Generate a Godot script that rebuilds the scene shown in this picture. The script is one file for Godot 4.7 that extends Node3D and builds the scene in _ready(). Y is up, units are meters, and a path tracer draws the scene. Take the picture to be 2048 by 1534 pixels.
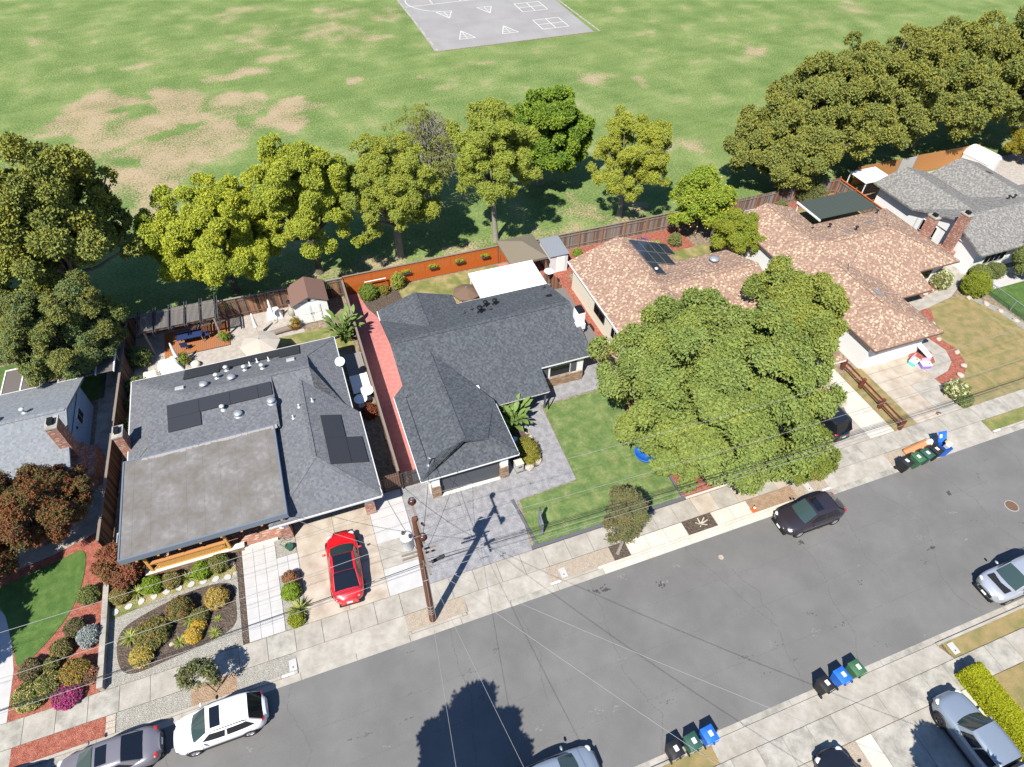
extends Node3D
# A suburban street seen from a drone. X runs along the street, -Z towards the park, lots lie at y = 0, the road at -0.12.

var rng := RandomNumberGenerator.new()
var mats := {}
var boxes := {}
var shared := {}

# ------------------------------------------------------------------ helpers
func lin(r: float, g: float, b: float) -> Color:
	return Color(r, g, b).linear_to_srgb()

func rnd(a: float, b: float) -> float:
	return rng.randf_range(a, b)

func mat(key: String, c: Color, rough := 0.85, metal := 0.0, spec := 0.4) -> StandardMaterial3D:
	if mats.has(key):
		return mats[key]
	var m := StandardMaterial3D.new()
	m.resource_name = key
	m.albedo_color = c
	m.roughness = rough
	m.metallic = metal
	m.metallic_specular = spec
	mats[key] = m
	return m

func tmat(key: String, t: Texture2D, size: float, rough := 0.9, nrm: Texture2D = null, depth := 1.0, spec := 0.3) -> StandardMaterial3D:
	# a world-mapped surface; size is how many metres one tile of the texture covers
	var m := mat(key, Color.WHITE, rough, 0.0, spec)
	m.albedo_texture = t
	m.uv1_triplanar = true
	m.uv1_world_triplanar = true
	m.uv1_triplanar_sharpness = 12.0
	m.uv1_scale = Vector3.ONE / size
	if nrm:
		m.normal_enabled = true
		m.normal_texture = nrm
		m.normal_scale = depth
	return m

func paint(key: String, r: float, g: float, b: float) -> StandardMaterial3D:
	# weathered flat paint: the colour with a fine mottle
	if not mats.has(key):
		var m := tmat(key, T.mottle, 1.7, 0.8)
		m.albedo_color = lin(r, g, b)
	return mats[key]

func noise(s: int, f: float, type := FastNoiseLite.TYPE_SIMPLEX_SMOOTH, oct := 3) -> FastNoiseLite:
	var n := FastNoiseLite.new()
	n.seed = s
	n.frequency = f
	n.noise_type = type
	n.fractal_octaves = oct
	if oct <= 1:
		n.fractal_type = FastNoiseLite.FRACTAL_NONE
	return n

func cells(s: int, f: float, ret := FastNoiseLite.RETURN_CELL_VALUE) -> FastNoiseLite:
	var n := noise(s, f, FastNoiseLite.TYPE_CELLULAR, 1)
	n.cellular_return_type = ret
	n.cellular_jitter = 1.0
	return n

func field(n: FastNoiseLite, w: int, h: int) -> PackedByteArray:
	var im := n.get_seamless_image(w, h, false, false, 0.08)
	im.convert(Image.FORMAT_L8)
	return im.get_data()

func ramp(stops: Array) -> PackedByteArray:
	# 256 sRGB colours from [position, linear colour] stops
	var out := PackedByteArray()
	out.resize(768)
	var k := 0
	for i in 256:
		var v := i / 255.0
		while k < stops.size() - 2 and v > stops[k + 1][0]:
			k += 1
		var f: float = clampf((v - stops[k][0]) / maxf(1e-5, stops[k + 1][0] - stops[k][0]), 0, 1)
		var c: Color = (stops[k][1] as Color).lerp(stops[k + 1][1], f).linear_to_srgb()
		out[i * 3] = int(c.r * 255.0)
		out[i * 3 + 1] = int(c.g * 255.0)
		out[i * 3 + 2] = int(c.b * 255.0)
	return out

func tex(w: int, h: int, layers: Array, stops: Array, contrast := 0.55) -> ImageTexture:
	# layers: [noise, weight] pairs; their weighted sum is looked up in the colour ramp
	var fs := []
	var ws := []
	for l in layers:
		fs.append(field(l[0], w, h))
		ws.append(l[1])
	var lut := ramp(stops)
	var out := PackedByteArray()
	out.resize(w * h * 3)
	var a: PackedByteArray = fs[0]
	var b: PackedByteArray = fs[1] if fs.size() > 1 else a
	var c: PackedByteArray = fs[2] if fs.size() > 2 else a
	var wa: float = ws[0] * contrast
	var wb: float = ws[1] * contrast if fs.size() > 1 else 0.0
	var wc: float = ws[2] * contrast if fs.size() > 2 else 0.0
	var base := 127.5 * (1.0 - wa - wb - wc)
	for i in w * h:
		var v := clampi(int(base + a[i] * wa + b[i] * wb + c[i] * wc), 0, 255) * 3
		out[i * 3] = lut[v]
		out[i * 3 + 1] = lut[v + 1]
		out[i * 3 + 2] = lut[v + 2]
	return ImageTexture.create_from_image(Image.create_from_data(w, h, false, Image.FORMAT_RGB8, out))

func bumps(w: int, n: FastNoiseLite, s := 4.0) -> ImageTexture:
	var im := n.get_seamless_image(w, w, false, false, 0.08)
	im.convert(Image.FORMAT_RGBA8)
	im.bump_map_to_normal_map(s)
	return ImageTexture.create_from_image(im)

var T := {}

# --- nodes
func numbered(called: String) -> String:
	var k: int = shared.get("n_" + called, 0)
	shared["n_" + called] = k + 1
	return called if k == 0 else "%s_%03d" % [called, k]

func thing(called: String, label: String, category: String, at := Vector3.ZERO, turn := 0.0, group := "") -> Node3D:
	var o := Node3D.new()
	o.name = numbered(called)
	add_child(o)
	o.position = at
	o.rotation.y = turn
	tag(o, label, category, group)
	return o

func tag(o: Node, label: String, category := "", group := "") -> void:
	if label:
		o.set_meta("label", label)
	if category:
		o.set_meta("category", category)
	if group:
		o.set_meta("group", group)

func put(called: String, mesh: Mesh, m: Material, parent: Node = self, at := Vector3.ZERO, turn := Vector3.ZERO) -> MeshInstance3D:
	var o := MeshInstance3D.new()
	o.name = numbered(called) if parent == self else called
	o.mesh = mesh
	o.material_override = m
	parent.add_child(o, true)
	o.position = at
	o.rotation = turn
	return o

func structure(called: String, mesh: Mesh, m: Material, at := Vector3.ZERO) -> MeshInstance3D:
	var o := put(called, mesh, m, self, at)
	o.set_meta("kind", "structure")
	return o

func box(x: float, y: float, z: float) -> Mesh:
	var key := Vector3(snappedf(x, 0.001), snappedf(y, 0.001), snappedf(z, 0.001))
	if not boxes.has(key):
		var b := BoxMesh.new()
		b.size = key
		boxes[key] = b
	return boxes[key]

func cyl(r0: float, r1: float, h: float, n := 14) -> Mesh:
	var key := "c%.3f_%.3f_%.3f_%d" % [r0, r1, h, n]
	if not boxes.has(key):
		var c := CylinderMesh.new()
		c.bottom_radius = r0
		c.top_radius = r1
		c.height = h
		c.radial_segments = n
		c.rings = 1
		boxes[key] = c
	return boxes[key]

func ball(r: float, squash := 1.0, n := 16) -> Mesh:
	var key := "s%.3f_%.3f" % [r, squash]
	if not boxes.has(key):
		var s := SphereMesh.new()
		s.radius = r
		s.height = 2.0 * r * squash
		s.radial_segments = n
		s.rings = n / 2
		boxes[key] = s
	return boxes[key]

func begin() -> SurfaceTool:
	var st := SurfaceTool.new()
	st.begin(Mesh.PRIMITIVE_TRIANGLES)
	st.set_smooth_group(-1)
	return st

func done(st: SurfaceTool) -> ArrayMesh:
	st.generate_normals()
	return st.commit()

func tri(st: SurfaceTool, a: Vector3, b: Vector3, c: Vector3) -> void:
	for p: Vector3 in [a, b, c]:
		st.set_uv(Vector2(p.x, p.z))
		st.add_vertex(p)

func quad(st: SurfaceTool, a: Vector3, b: Vector3, c: Vector3, d: Vector3) -> void:
	tri(st, a, b, c)
	tri(st, a, c, d)

func st_box(st: SurfaceTool, c: Vector3, s: Vector3, turn := Basis.IDENTITY) -> void:
	var h := s * 0.5
	var p := []
	for k in 8:
		p.append(c + turn * Vector3(h.x if k & 1 else -h.x, h.y if k & 2 else -h.y, h.z if k & 4 else -h.z))
	for f: Array in [[0, 1, 3, 2], [5, 4, 6, 7], [4, 0, 2, 6], [1, 5, 7, 3], [2, 3, 7, 6], [4, 5, 1, 0]]:
		quad(st, p[f[3]], p[f[2]], p[f[1]], p[f[0]])

func st_bar(st: SurfaceTool, a: Vector3, b: Vector3, w: float, h: float) -> void:
	var d := (b - a)
	var z := d.normalized()
	var x := Vector3.UP.cross(z)
	if x.length() < 0.01:
		x = Vector3.RIGHT
	x = x.normalized()
	st_box(st, (a + b) * 0.5, Vector3(w, h, d.length()), Basis(x, z.cross(x), z))

func st_tube(st: SurfaceTool, pts: Array, radii: Array, n := 7) -> void:
	var rings := []
	for i in pts.size():
		var d: Vector3 = (pts[mini(i + 1, pts.size() - 1)] - pts[maxi(i - 1, 0)]).normalized()
		var x := d.cross(Vector3(0.31, 0.2, 0.93))
		if x.length() < 0.05:
			x = d.cross(Vector3.RIGHT)
		x = x.normalized()
		var y := d.cross(x)
		var ring := []
		for k in n:
			var t := TAU * k / n
			ring.append(pts[i] + (x * cos(t) + y * sin(t)) * radii[mini(i, radii.size() - 1)])
		rings.append(ring)
	st.set_smooth_group(1)
	for i in rings.size() - 1:
		for k in n:
			var k2 := (k + 1) % n
			quad(st, rings[i][k], rings[i][k2], rings[i + 1][k2], rings[i + 1][k])
	st.set_smooth_group(-1)
	for k in range(1, n - 1):
		tri(st, rings[-1][0], rings[-1][k], rings[-1][k + 1])
		tri(st, rings[0][0], rings[0][k + 1], rings[0][k])

func st_lathe(st: SurfaceTool, c: Vector3, prof: Array, n := 14) -> void:
	# prof: Vector2(radius, height) from bottom to top
	st.set_smooth_group(1)
	for i in prof.size() - 1:
		for k in n:
			var a := TAU * k / n
			var b := TAU * (k + 1) / n
			var p: Vector2 = prof[i]
			var q: Vector2 = prof[i + 1]
			quad(st, c + Vector3(p.x * cos(a), p.y, p.x * sin(a)), c + Vector3(p.x * cos(b), p.y, p.x * sin(b)),
				c + Vector3(q.x * cos(b), q.y, q.x * sin(b)), c + Vector3(q.x * cos(a), q.y, q.x * sin(a)))
	st.set_smooth_group(-1)

func slab(poly: Array, y0: float, y1: float) -> ArrayMesh:
	# a flat piece of ground with its edge, from an outline of Vector2(x, z)
	var st := begin()
	var pk := PackedVector2Array(poly)
	var idx := Geometry2D.triangulate_polygon(pk)
	for i in range(0, idx.size(), 3):
		var t := [pk[idx[i]], pk[idx[i + 1]], pk[idx[i + 2]]]
		if (t[1] - t[0]).cross(t[2] - t[0]) < 0.0:
			t = [t[0], t[2], t[1]]
		tri(st, Vector3(t[0].x, y1, t[0].y), Vector3(t[1].x, y1, t[1].y), Vector3(t[2].x, y1, t[2].y))
	var n := pk.size()
	for i in n:
		var a := pk[i]
		var b := pk[(i + 1) % n]
		quad(st, Vector3(a.x, y0, a.y), Vector3(b.x, y0, b.y), Vector3(b.x, y1, b.y), Vector3(a.x, y1, a.y))
	return done(st)

func rect(x0: float, x1: float, z0: float, z1: float) -> Array:
	return [Vector2(x0, z0), Vector2(x1, z0), Vector2(x1, z1), Vector2(x0, z1)]

func curve2(pts: Array, steps := 6) -> Array:
	# a closed smooth outline through the points
	var out := []
	var n := pts.size()
	for i in n:
		for k in steps:
			out.append((pts[i] as Vector2).cubic_interpolate(pts[(i + 1) % n], pts[(i - 1 + n) % n], pts[(i + 2) % n], float(k) / steps))
	return out

func pave(parent: Node, called: String, x0: float, x1: float, z0: float, z1: float, nx: int, nz: int, y: float, ms: Array, gap := 0.024, thick := 0.06) -> void:
	# slabs laid with open joints
	var w := (x1 - x0) / nx
	var d := (z1 - z0) / nz
	var b := box(w - gap, thick, d - gap)
	for i in nx:
		for k in nz:
			put(called, b, ms[rng.randi() % ms.size()], parent, Vector3(x0 + w * (i + 0.5), y - thick * 0.5 + rnd(-0.002, 0.002), z0 + d * (k + 0.5)))

# ------------------------------------------------------------------ light, camera
func set_stage() -> void:
	var cam := Camera3D.new()
	cam.name = "camera"
	add_child(cam)
	cam.transform = Transform3D(Basis(Vector3(0.9388345, 0.01190433, 0.34416286), Vector3(0.24279047, 0.68587181, -0.68602671), Vector3(-0.2442183, 0.727625, 0.64102986)), Vector3(0, 36, 0))
	cam.fov = 61.4692
	cam.far = 4000.0
	cam.current = true
	var env := Environment.new()
	env.background_mode = Environment.BG_SKY
	env.tonemap_mode = Environment.TONE_MAPPER_LINEAR
	env.tonemap_exposure = 1.75
	env.sdfgi_enabled = true
	env.ssao_enabled = true
	env.ssil_enabled = true
	var sky := Sky.new()
	var sm := ProceduralSkyMaterial.new()
	sm.sky_top_color = Color(0.34, 0.48, 0.70)
	sm.sky_horizon_color = Color(0.68, 0.76, 0.85)
	sm.sky_curve = 0.16
	sm.ground_bottom_color = Color(0.3, 0.29, 0.25)
	sm.ground_horizon_color = Color(0.6, 0.66, 0.7)
	sm.sun_angle_max = 12.0
	sm.energy_multiplier = 0.72
	sky.sky_material = sm
	env.sky = sky
	var we := WorldEnvironment.new()
	we.name = "world"
	we.environment = env
	add_child(we)
	var sun := DirectionalLight3D.new()
	sun.name = "sun"
	sun.light_energy = 1.55
	sun.light_color = Color(1.0, 0.98, 0.945)
	sun.light_angular_distance = 0.5
	sun.shadow_enabled = true
	add_child(sun)
	sun.look_at_from_position(Vector3.ZERO, Vector3(5.97, -11.1, -6.03), Vector3.UP)

# ------------------------------------------------------------------ materials
func make_textures() -> void:
	var g := func(v: float) -> Color: return Color(v, v, v)
	T.mottle = tex(256, 256, [[noise(1, 0.03), 0.7], [noise(2, 0.15), 0.5]], [[0.0, g.call(0.8)], [1.0, g.call(1.0)]])
	T.rough = bumps(256, noise(3, 0.12, FastNoiseLite.TYPE_SIMPLEX, 4), 5.0)
	T.fine = bumps(256, noise(4, 0.3, FastNoiseLite.TYPE_SIMPLEX, 2), 6.0)
	T.lumps = bumps(256, cells(5, 0.09, FastNoiseLite.RETURN_DISTANCE), 8.0)
	# concrete
	tmat("concrete", tex(512, 512, [[noise(10, 0.006, FastNoiseLite.TYPE_SIMPLEX, 5), 1.0], [noise(11, 0.2), 0.45], [noise(12, 0.02, FastNoiseLite.TYPE_SIMPLEX, 4), 0.5]], [[0, Color(0.271, 0.249, 0.209)], [0.5, Color(0.333, 0.307, 0.265)], [1, Color(0.395, 0.368, 0.326)]], 0.95), 5.3, 0.9, T.fine, 0.08)
	tmat("concrete_old", tex(512, 512, [[noise(13, 0.006, FastNoiseLite.TYPE_SIMPLEX, 5), 1.3], [noise(14, 0.2), 0.5], [noise(15, 0.03, FastNoiseLite.TYPE_SIMPLEX, 4), 0.5]], [[0, Color(0.237, 0.223, 0.192)], [0.5, Color(0.326, 0.307, 0.268)], [1, Color(0.395, 0.372, 0.325)]], 0.95), 4.7, 0.9, T.fine, 0.1)
	tmat("concrete_sand", tex(512, 512, [[noise(16, 0.007, FastNoiseLite.TYPE_SIMPLEX, 5), 1.2], [noise(17, 0.2), 0.45]], [[0, Color(0.316, 0.261, 0.205)], [0.5, Color(0.388, 0.330, 0.266)], [1, Color(0.442, 0.395, 0.327)]], 0.95), 6.1, 0.9, T.fine, 0.08)
	tmat("concrete_white", tex(256, 256, [[noise(18, 0.012, FastNoiseLite.TYPE_SIMPLEX, 4), 1.0], [noise(19, 0.2), 0.4]], [[0, Color(0.446, 0.415, 0.348)], [1, Color(0.531, 0.505, 0.445)]], 0.9), 3.9, 0.9, T.fine, 0.06)
	tmat("concrete_cool", tex(256, 256, [[noise(20, 0.012, FastNoiseLite.TYPE_SIMPLEX, 4), 1.0], [noise(21, 0.2), 0.4]], [[0, Color(0.379, 0.367, 0.355)], [1, Color(0.479, 0.468, 0.456)]]), 3.1, 0.85, T.fine, 0.06)
	tmat("stamped_grey", tex(512, 512, [[noise(22, 0.012, FastNoiseLite.TYPE_SIMPLEX, 5), 1.1], [noise(23, 0.07, FastNoiseLite.TYPE_SIMPLEX, 3), 0.9], [noise(24, 0.3), 0.4]], [[0, Color(0.163, 0.158, 0.169)], [0.5, Color(0.242, 0.237, 0.242)], [1, Color(0.338, 0.332, 0.332)]]), 4.3, 0.75, T.rough, 0.2)
	tmat("stamped_red", tex(512, 512, [[noise(25, 0.012, FastNoiseLite.TYPE_SIMPLEX, 5), 1.1], [noise(26, 0.06, FastNoiseLite.TYPE_SIMPLEX, 3), 0.8]], [[0, Color(0.336, 0.113, 0.101)], [0.5, Color(0.412, 0.160, 0.143)], [1, Color(0.470, 0.218, 0.197)]]), 3.7, 0.75, T.rough, 0.2)
	# loose ground
	var peb := tex(512, 512, [[cells(30, 0.11), 1.0], [cells(31, 0.11, FastNoiseLite.RETURN_DISTANCE), -0.25], [noise(32, 0.01), 0.3]], [[0, Color(0.168, 0.151, 0.126)], [0.4, Color(0.311, 0.290, 0.244)], [0.75, Color(0.395, 0.378, 0.336)], [1, Color(0.588, 0.571, 0.529)]])
	tmat("pebbles", peb, 2.3, 0.85, bumps(512, cells(30, 0.11, FastNoiseLite.RETURN_DISTANCE), 10.0), 0.9)
	tmat("pebbles_tan", tex(512, 512, [[cells(33, 0.12), 0.8], [noise(34, 0.01), 0.4]], [[0, Color(0.229, 0.176, 0.128)], [0.5, Color(0.370, 0.304, 0.234)], [1, Color(0.529, 0.468, 0.388)]]), 2.1, 0.85, bumps(512, cells(33, 0.12, FastNoiseLite.RETURN_DISTANCE), 9.0), 0.7)
	tmat("mulch_red", tex(512, 512, [[cells(35, 0.14), 0.9], [noise(36, 0.012, FastNoiseLite.TYPE_SIMPLEX, 4), 0.7]], [[0, Color(0.186, 0.053, 0.031)], [0.5, Color(0.360, 0.118, 0.081)], [1, Color(0.546, 0.248, 0.176)]]), 2.6, 0.95, bumps(512, cells(35, 0.14, FastNoiseLite.RETURN_DISTANCE), 9.0), 1.0)
	tmat("soil_dark", tex(512, 512, [[cells(37, 0.13), 0.8], [noise(38, 0.015, FastNoiseLite.TYPE_SIMPLEX, 4), 0.7]], [[0, Color(0.035, 0.025, 0.018)], [0.5, Color(0.094, 0.071, 0.055)], [1, Color(0.189, 0.145, 0.113)]]), 2.4, 0.95, T.lumps, 0.8)
	tmat("dirt", tex(512, 512, [[noise(39, 0.012, FastNoiseLite.TYPE_SIMPLEX, 5), 1.0], [cells(40, 0.15), 0.4]], [[0, Color(0.202, 0.130, 0.080)], [0.5, Color(0.302, 0.210, 0.139)], [1, Color(0.378, 0.281, 0.197)]]), 3.3, 0.95, T.rough, 0.7)
	tmat("bare_earth", tex(512, 512, [[noise(41, 0.012, FastNoiseLite.TYPE_SIMPLEX, 5), 1.2], [cells(42, 0.15), 0.5]], [[0, Color(0.126, 0.095, 0.063)], [0.5, Color(0.240, 0.189, 0.132)], [1, Color(0.378, 0.315, 0.226)]]), 3.1, 0.95, T.rough, 0.8)
	var lawn_n := bumps(512, noise(43, 0.25, FastNoiseLite.TYPE_SIMPLEX, 3), 7.0)
	tmat("lawn", tex(512, 512, [[noise(44, 0.01, FastNoiseLite.TYPE_SIMPLEX, 5), 1.1], [noise(45, 0.22, FastNoiseLite.TYPE_SIMPLEX, 3), 0.7], [noise(46, 0.04), 0.4]], [[0, Color(0.093, 0.162, 0.045)], [0.5, Color(0.168, 0.245, 0.077)], [0.8, Color(0.267, 0.305, 0.120)], [1, Color(0.422, 0.346, 0.196)]]), 6.7, 0.95, lawn_n, 1.0)
	tmat("lawn_deep", tex(512, 512, [[noise(47, 0.012, FastNoiseLite.TYPE_SIMPLEX, 5), 1.0], [noise(48, 0.22, FastNoiseLite.TYPE_SIMPLEX, 3), 0.8]], [[0, Color(0.053, 0.123, 0.027)], [0.6, Color(0.112, 0.197, 0.048)], [1, Color(0.213, 0.267, 0.085)]]), 5.1, 0.95, lawn_n, 1.0)
	tmat("lawn_dry", tex(512, 512, [[noise(49, 0.01, FastNoiseLite.TYPE_SIMPLEX, 5), 1.2], [noise(50, 0.22, FastNoiseLite.TYPE_SIMPLEX, 3), 0.7]], [[0, Color(0.171, 0.192, 0.060)], [0.4, Color(0.292, 0.252, 0.106)], [0.75, Color(0.403, 0.292, 0.136)], [1, Color(0.474, 0.343, 0.181)]]), 6.3, 0.95, lawn_n, 1.0)
	tmat("lawn_mixed", tex(512, 512, [[noise(51, 0.009, FastNoiseLite.TYPE_SIMPLEX, 5), 1.5], [noise(52, 0.22, FastNoiseLite.TYPE_SIMPLEX, 3), 0.6]], [[0, Color(0.147, 0.199, 0.052)], [0.45, Color(0.262, 0.262, 0.089)], [0.7, Color(0.389, 0.326, 0.147)], [1, Color(0.472, 0.378, 0.199)]]), 7.9, 0.95, lawn_n, 1.0)
	tmat("patio", tex(512, 512, [[noise(53, 0.012, FastNoiseLite.TYPE_SIMPLEX, 5), 1.2], [noise(54, 0.15), 0.5]], [[0, Color(0.302, 0.260, 0.218)], [0.5, Color(0.395, 0.353, 0.311)], [1, Color(0.470, 0.437, 0.395)]]), 3.3, 0.9, T.fine, 0.4)
	# membrane of the flat roof: grey with rust-brown stains
	tmat("membrane", tex(512, 512, [[noise(55, 0.007, FastNoiseLite.TYPE_SIMPLEX, 5), 1.2], [noise(56, 0.03, FastNoiseLite.TYPE_SIMPLEX, 3), 0.6], [noise(57, 0.25), 0.25]], [[0, Color(0.144, 0.120, 0.098)], [0.3, Color(0.154, 0.141, 0.124)], [0.6, Color(0.179, 0.169, 0.160)], [1, Color(0.265, 0.248, 0.229)]]), 8.3, 0.85)
	# wood, brick, stone
	for w: Array in [["wood_orange", 0.44, 0.105, 0.02], ["wood_cedar", 0.42, 0.20, 0.075], ["wood_brown", 0.15, 0.095, 0.07], ["wood_dark", 0.06, 0.042, 0.034], ["wood_grey", 0.205, 0.17, 0.14], ["wood_post", 0.29, 0.135, 0.075], ["wood_deck", 0.34, 0.13, 0.045], ["wood_lath", 0.235, 0.22, 0.21], ["wood_gold", 0.55, 0.30, 0.085], ["wood_rail", 0.15, 0.045, 0.028]]:
		var c := Color(w[1], w[2], w[3])
		var m := tmat(w[0], tex(128, 256, [[noise(60, 0.05, FastNoiseLite.TYPE_SIMPLEX, 4), 1.0], [noise(61, 0.2), 0.5]], [[0, c * 0.6], [0.5, c], [1, c * 1.3]]), 1.3, 0.9)
		m.uv1_scale = Vector3(3.1, 0.45, 3.1)
	var bk := Image.create(256, 256, false, Image.FORMAT_RGB8)
	bk.fill(lin(0.42, 0.36, 0.30))
	rng.seed = 7
	for row in 16:
		for k in 6:
			var x := k * 43 + (21 if row % 2 else 0)
			var t := rnd(0.7, 1.35)
			var c := lin(0.30 * t, 0.115 * t, 0.075 * t) if rng.randf() > 0.12 else lin(0.45, 0.33, 0.27)
			bk.fill_rect(Rect2i(x % 256, row * 16 + 1, 41, 13), c)
			if x + 41 > 256:
				bk.fill_rect(Rect2i(0, row * 16 + 1, x + 41 - 256, 13), c)
	tmat("brick", ImageTexture.create_from_image(bk), 1.28, 0.9, T.rough, 0.5)
	tmat("stone_veneer", tex(256, 256, [[cells(70, 0.03), 1.0], [noise(71, 0.1), 0.5]], [[0, Color(0.13, 0.08, 0.05)], [0.5, Color(0.30, 0.20, 0.13)], [1, Color(0.47, 0.36, 0.26)]]), 1.6, 0.9, T.rough, 0.8)
	mats["stone_veneer"].uv1_scale = Vector3(0.35, 1.4, 0.35)
	tmat("rock", tex(256, 256, [[noise(72, 0.03, FastNoiseLite.TYPE_SIMPLEX, 5), 1.2]], [[0, Color(0.28, 0.23, 0.18)], [1, Color(0.60, 0.54, 0.46)]]), 0.9, 0.9, T.rough, 0.8)
	tmat("bark", tex(256, 256, [[noise(73, 0.04, FastNoiseLite.TYPE_SIMPLEX, 5), 1.3]], [[0, Color(0.075, 0.06, 0.048)], [1, Color(0.23, 0.195, 0.16)]]), 0.8, 0.95, T.rough, 1.0)
	tmat("bark_pale", tex(256, 256, [[noise(74, 0.03, FastNoiseLite.TYPE_SIMPLEX, 5), 1.3]], [[0, Color(0.16, 0.14, 0.12)], [1, Color(0.40, 0.36, 0.31)]]), 0.9, 0.95, T.rough, 0.8)
	# walls
	paint("stucco_white", 0.80, 0.80, 0.79)
	paint("stucco_cream", 0.74, 0.70, 0.58)
	paint("stucco_blue", 0.36, 0.49, 0.63)
	paint("stucco_beige", 0.52, 0.45, 0.36)
	paint("trim_white", 0.80, 0.79, 0.77)
	paint("trim_pale", 0.6, 0.6, 0.58)
	paint("charcoal", 0.085, 0.09, 0.105)
	paint("grey_kerb", 0.115, 0.12, 0.13)
	mat("glass_dark", Color(0.05, 0.065, 0.075), 0.06, 0.0, 0.6)
	mat("glass_green", Color(0.10, 0.16, 0.15), 0.05, 0.0, 0.6)
	mat("metal_grey", lin(0.42, 0.43, 0.44), 0.45, 0.7)
	mat("metal_white", lin(0.72, 0.73, 0.74), 0.4, 0.2)
	mat("metal_black", lin(0.015, 0.015, 0.017), 0.5, 0.3)
	mat("metal_flash", lin(0.36, 0.375, 0.39), 0.5, 0.5)
	mat("plastic_black", lin(0.018, 0.018, 0.02), 0.55)
	mat("plastic_green", lin(0.045, 0.125, 0.06), 0.5)
	mat("plastic_green_dark", lin(0.03, 0.085, 0.06), 0.5)
	mat("plastic_blue", lin(0.02, 0.13, 0.52), 0.45)
	mat("plastic_white", lin(0.78, 0.78, 0.77), 0.5)
	mat("fabric_white", lin(0.76, 0.74, 0.71), 0.95)
	mat("fabric_beige", lin(0.40, 0.355, 0.30), 0.95)
	mat("fabric_brown", lin(0.145, 0.095, 0.065), 0.95)
	mat("fabric_taupe", lin(0.17, 0.145, 0.105), 0.95)
	mat("fabric_cream", lin(0.62, 0.57, 0.44), 0.95)
	mat("navy", lin(0.02, 0.035, 0.10), 0.5)
	mat("cover_white", lin(0.82, 0.82, 0.82), 0.5)
	mat("sheet_green", lin(0.055, 0.068, 0.06), 0.6)
	mat("shed_brown", lin(0.17, 0.10, 0.08), 0.8)
	mat("slate_paint", lin(0.17, 0.19, 0.21), 0.7)
	mat("terracotta", lin(0.32, 0.13, 0.07), 0.9)
	mat("rubber", lin(0.02, 0.02, 0.021), 0.8)
	mat("orange_plastic", lin(0.62, 0.11, 0.03), 0.5)

func shingles(key: String, seed_: int, tones: Array, spec := 0.3) -> void:
	# asphalt shingles: tabs of slightly different tone in staggered courses; 768 px = 4.8 m
	var n := 768
	var im := Image.create(n, n, false, Image.FORMAT_RGB8)
	var hm := Image.create(n, n, false, Image.FORMAT_RGBA8)
	rng.seed = seed_
	var rows := 33
	for r in rows:
		var y0 := r * n / rows
		var y1 := (r + 1) * n / rows
		var x := 0
		var last := -1
		while x < n:
			var w := rng.randi_range(14, 34)
			var pick := rng.randi() % tones.size()
			if pick == last:
				pick = rng.randi() % (tones.size() - 1)
			last = pick
			var c: Color = tones[pick]
			c = c * rnd(0.9, 1.1)
			im.fill_rect(Rect2i(x, y0, w, y1 - y0), c.linear_to_srgb())
			var lift := rnd(-0.12, 0.12)
			for y in range(y0, y1):
				var v := clampf(0.4 + lift + 0.45 * (y - y0) / float(y1 - y0), 0, 1)
				hm.fill_rect(Rect2i(x, y, w, 1), Color(v, v, v))
			x += w
	var gr := field(noise(seed_, 0.4, FastNoiseLite.TYPE_SIMPLEX, 2), n, n)
	var d := im.get_data()
	for i in n * n:
		var f := 0.78 + gr[i] * 0.0017
		d[i * 3] = mini(255, int(d[i * 3] * f))
		d[i * 3 + 1] = mini(255, int(d[i * 3 + 1] * f))
		d[i * 3 + 2] = mini(255, int(d[i * 3 + 2] * f))
	im = Image.create_from_data(n, n, false, Image.FORMAT_RGB8, d)
	hm.bump_map_to_normal_map(3.0)
	var m := mat(key, Color.WHITE, 0.9, 0.0, spec)
	m.albedo_texture = ImageTexture.create_from_image(im)
	m.normal_enabled = true
	m.normal_texture = ImageTexture.create_from_image(hm)
	m.normal_scale = 0.6
	m.uv1_scale = Vector3(1 / 4.8, 1 / 4.8, 1)

func make_shingles() -> void:
	shingles("roof_grey", 101, [Color(0.126, 0.130, 0.141), Color(0.139, 0.143, 0.153), Color(0.113, 0.118, 0.128), Color(0.147, 0.150, 0.158)])
	shingles("roof_charcoal", 102, [Color(0.071, 0.079, 0.088), Color(0.084, 0.092, 0.101), Color(0.061, 0.067, 0.076), Color(0.095, 0.102, 0.112)])
	shingles("roof_brown", 103, [Color(0.260, 0.166, 0.120), Color(0.303, 0.198, 0.146), Color(0.234, 0.151, 0.109), Color(0.355, 0.244, 0.177), Color(0.281, 0.182, 0.135), Color(0.521, 0.386, 0.270)])
	shingles("roof_stone", 104, [Color(0.181, 0.172, 0.160), Color(0.218, 0.210, 0.193), Color(0.151, 0.144, 0.136), Color(0.260, 0.252, 0.231)])
	shingles("roof_pale", 105, [Color(0.197, 0.210, 0.227), Color(0.214, 0.227, 0.239), Color(0.185, 0.197, 0.210)])

# ------------------------------------------------------------------ ground
func patch(called: String, poly: Array, m: String, y := 0.02) -> MeshInstance3D:
	return structure(called, slab(poly, -0.1, y), mats[m])

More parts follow.
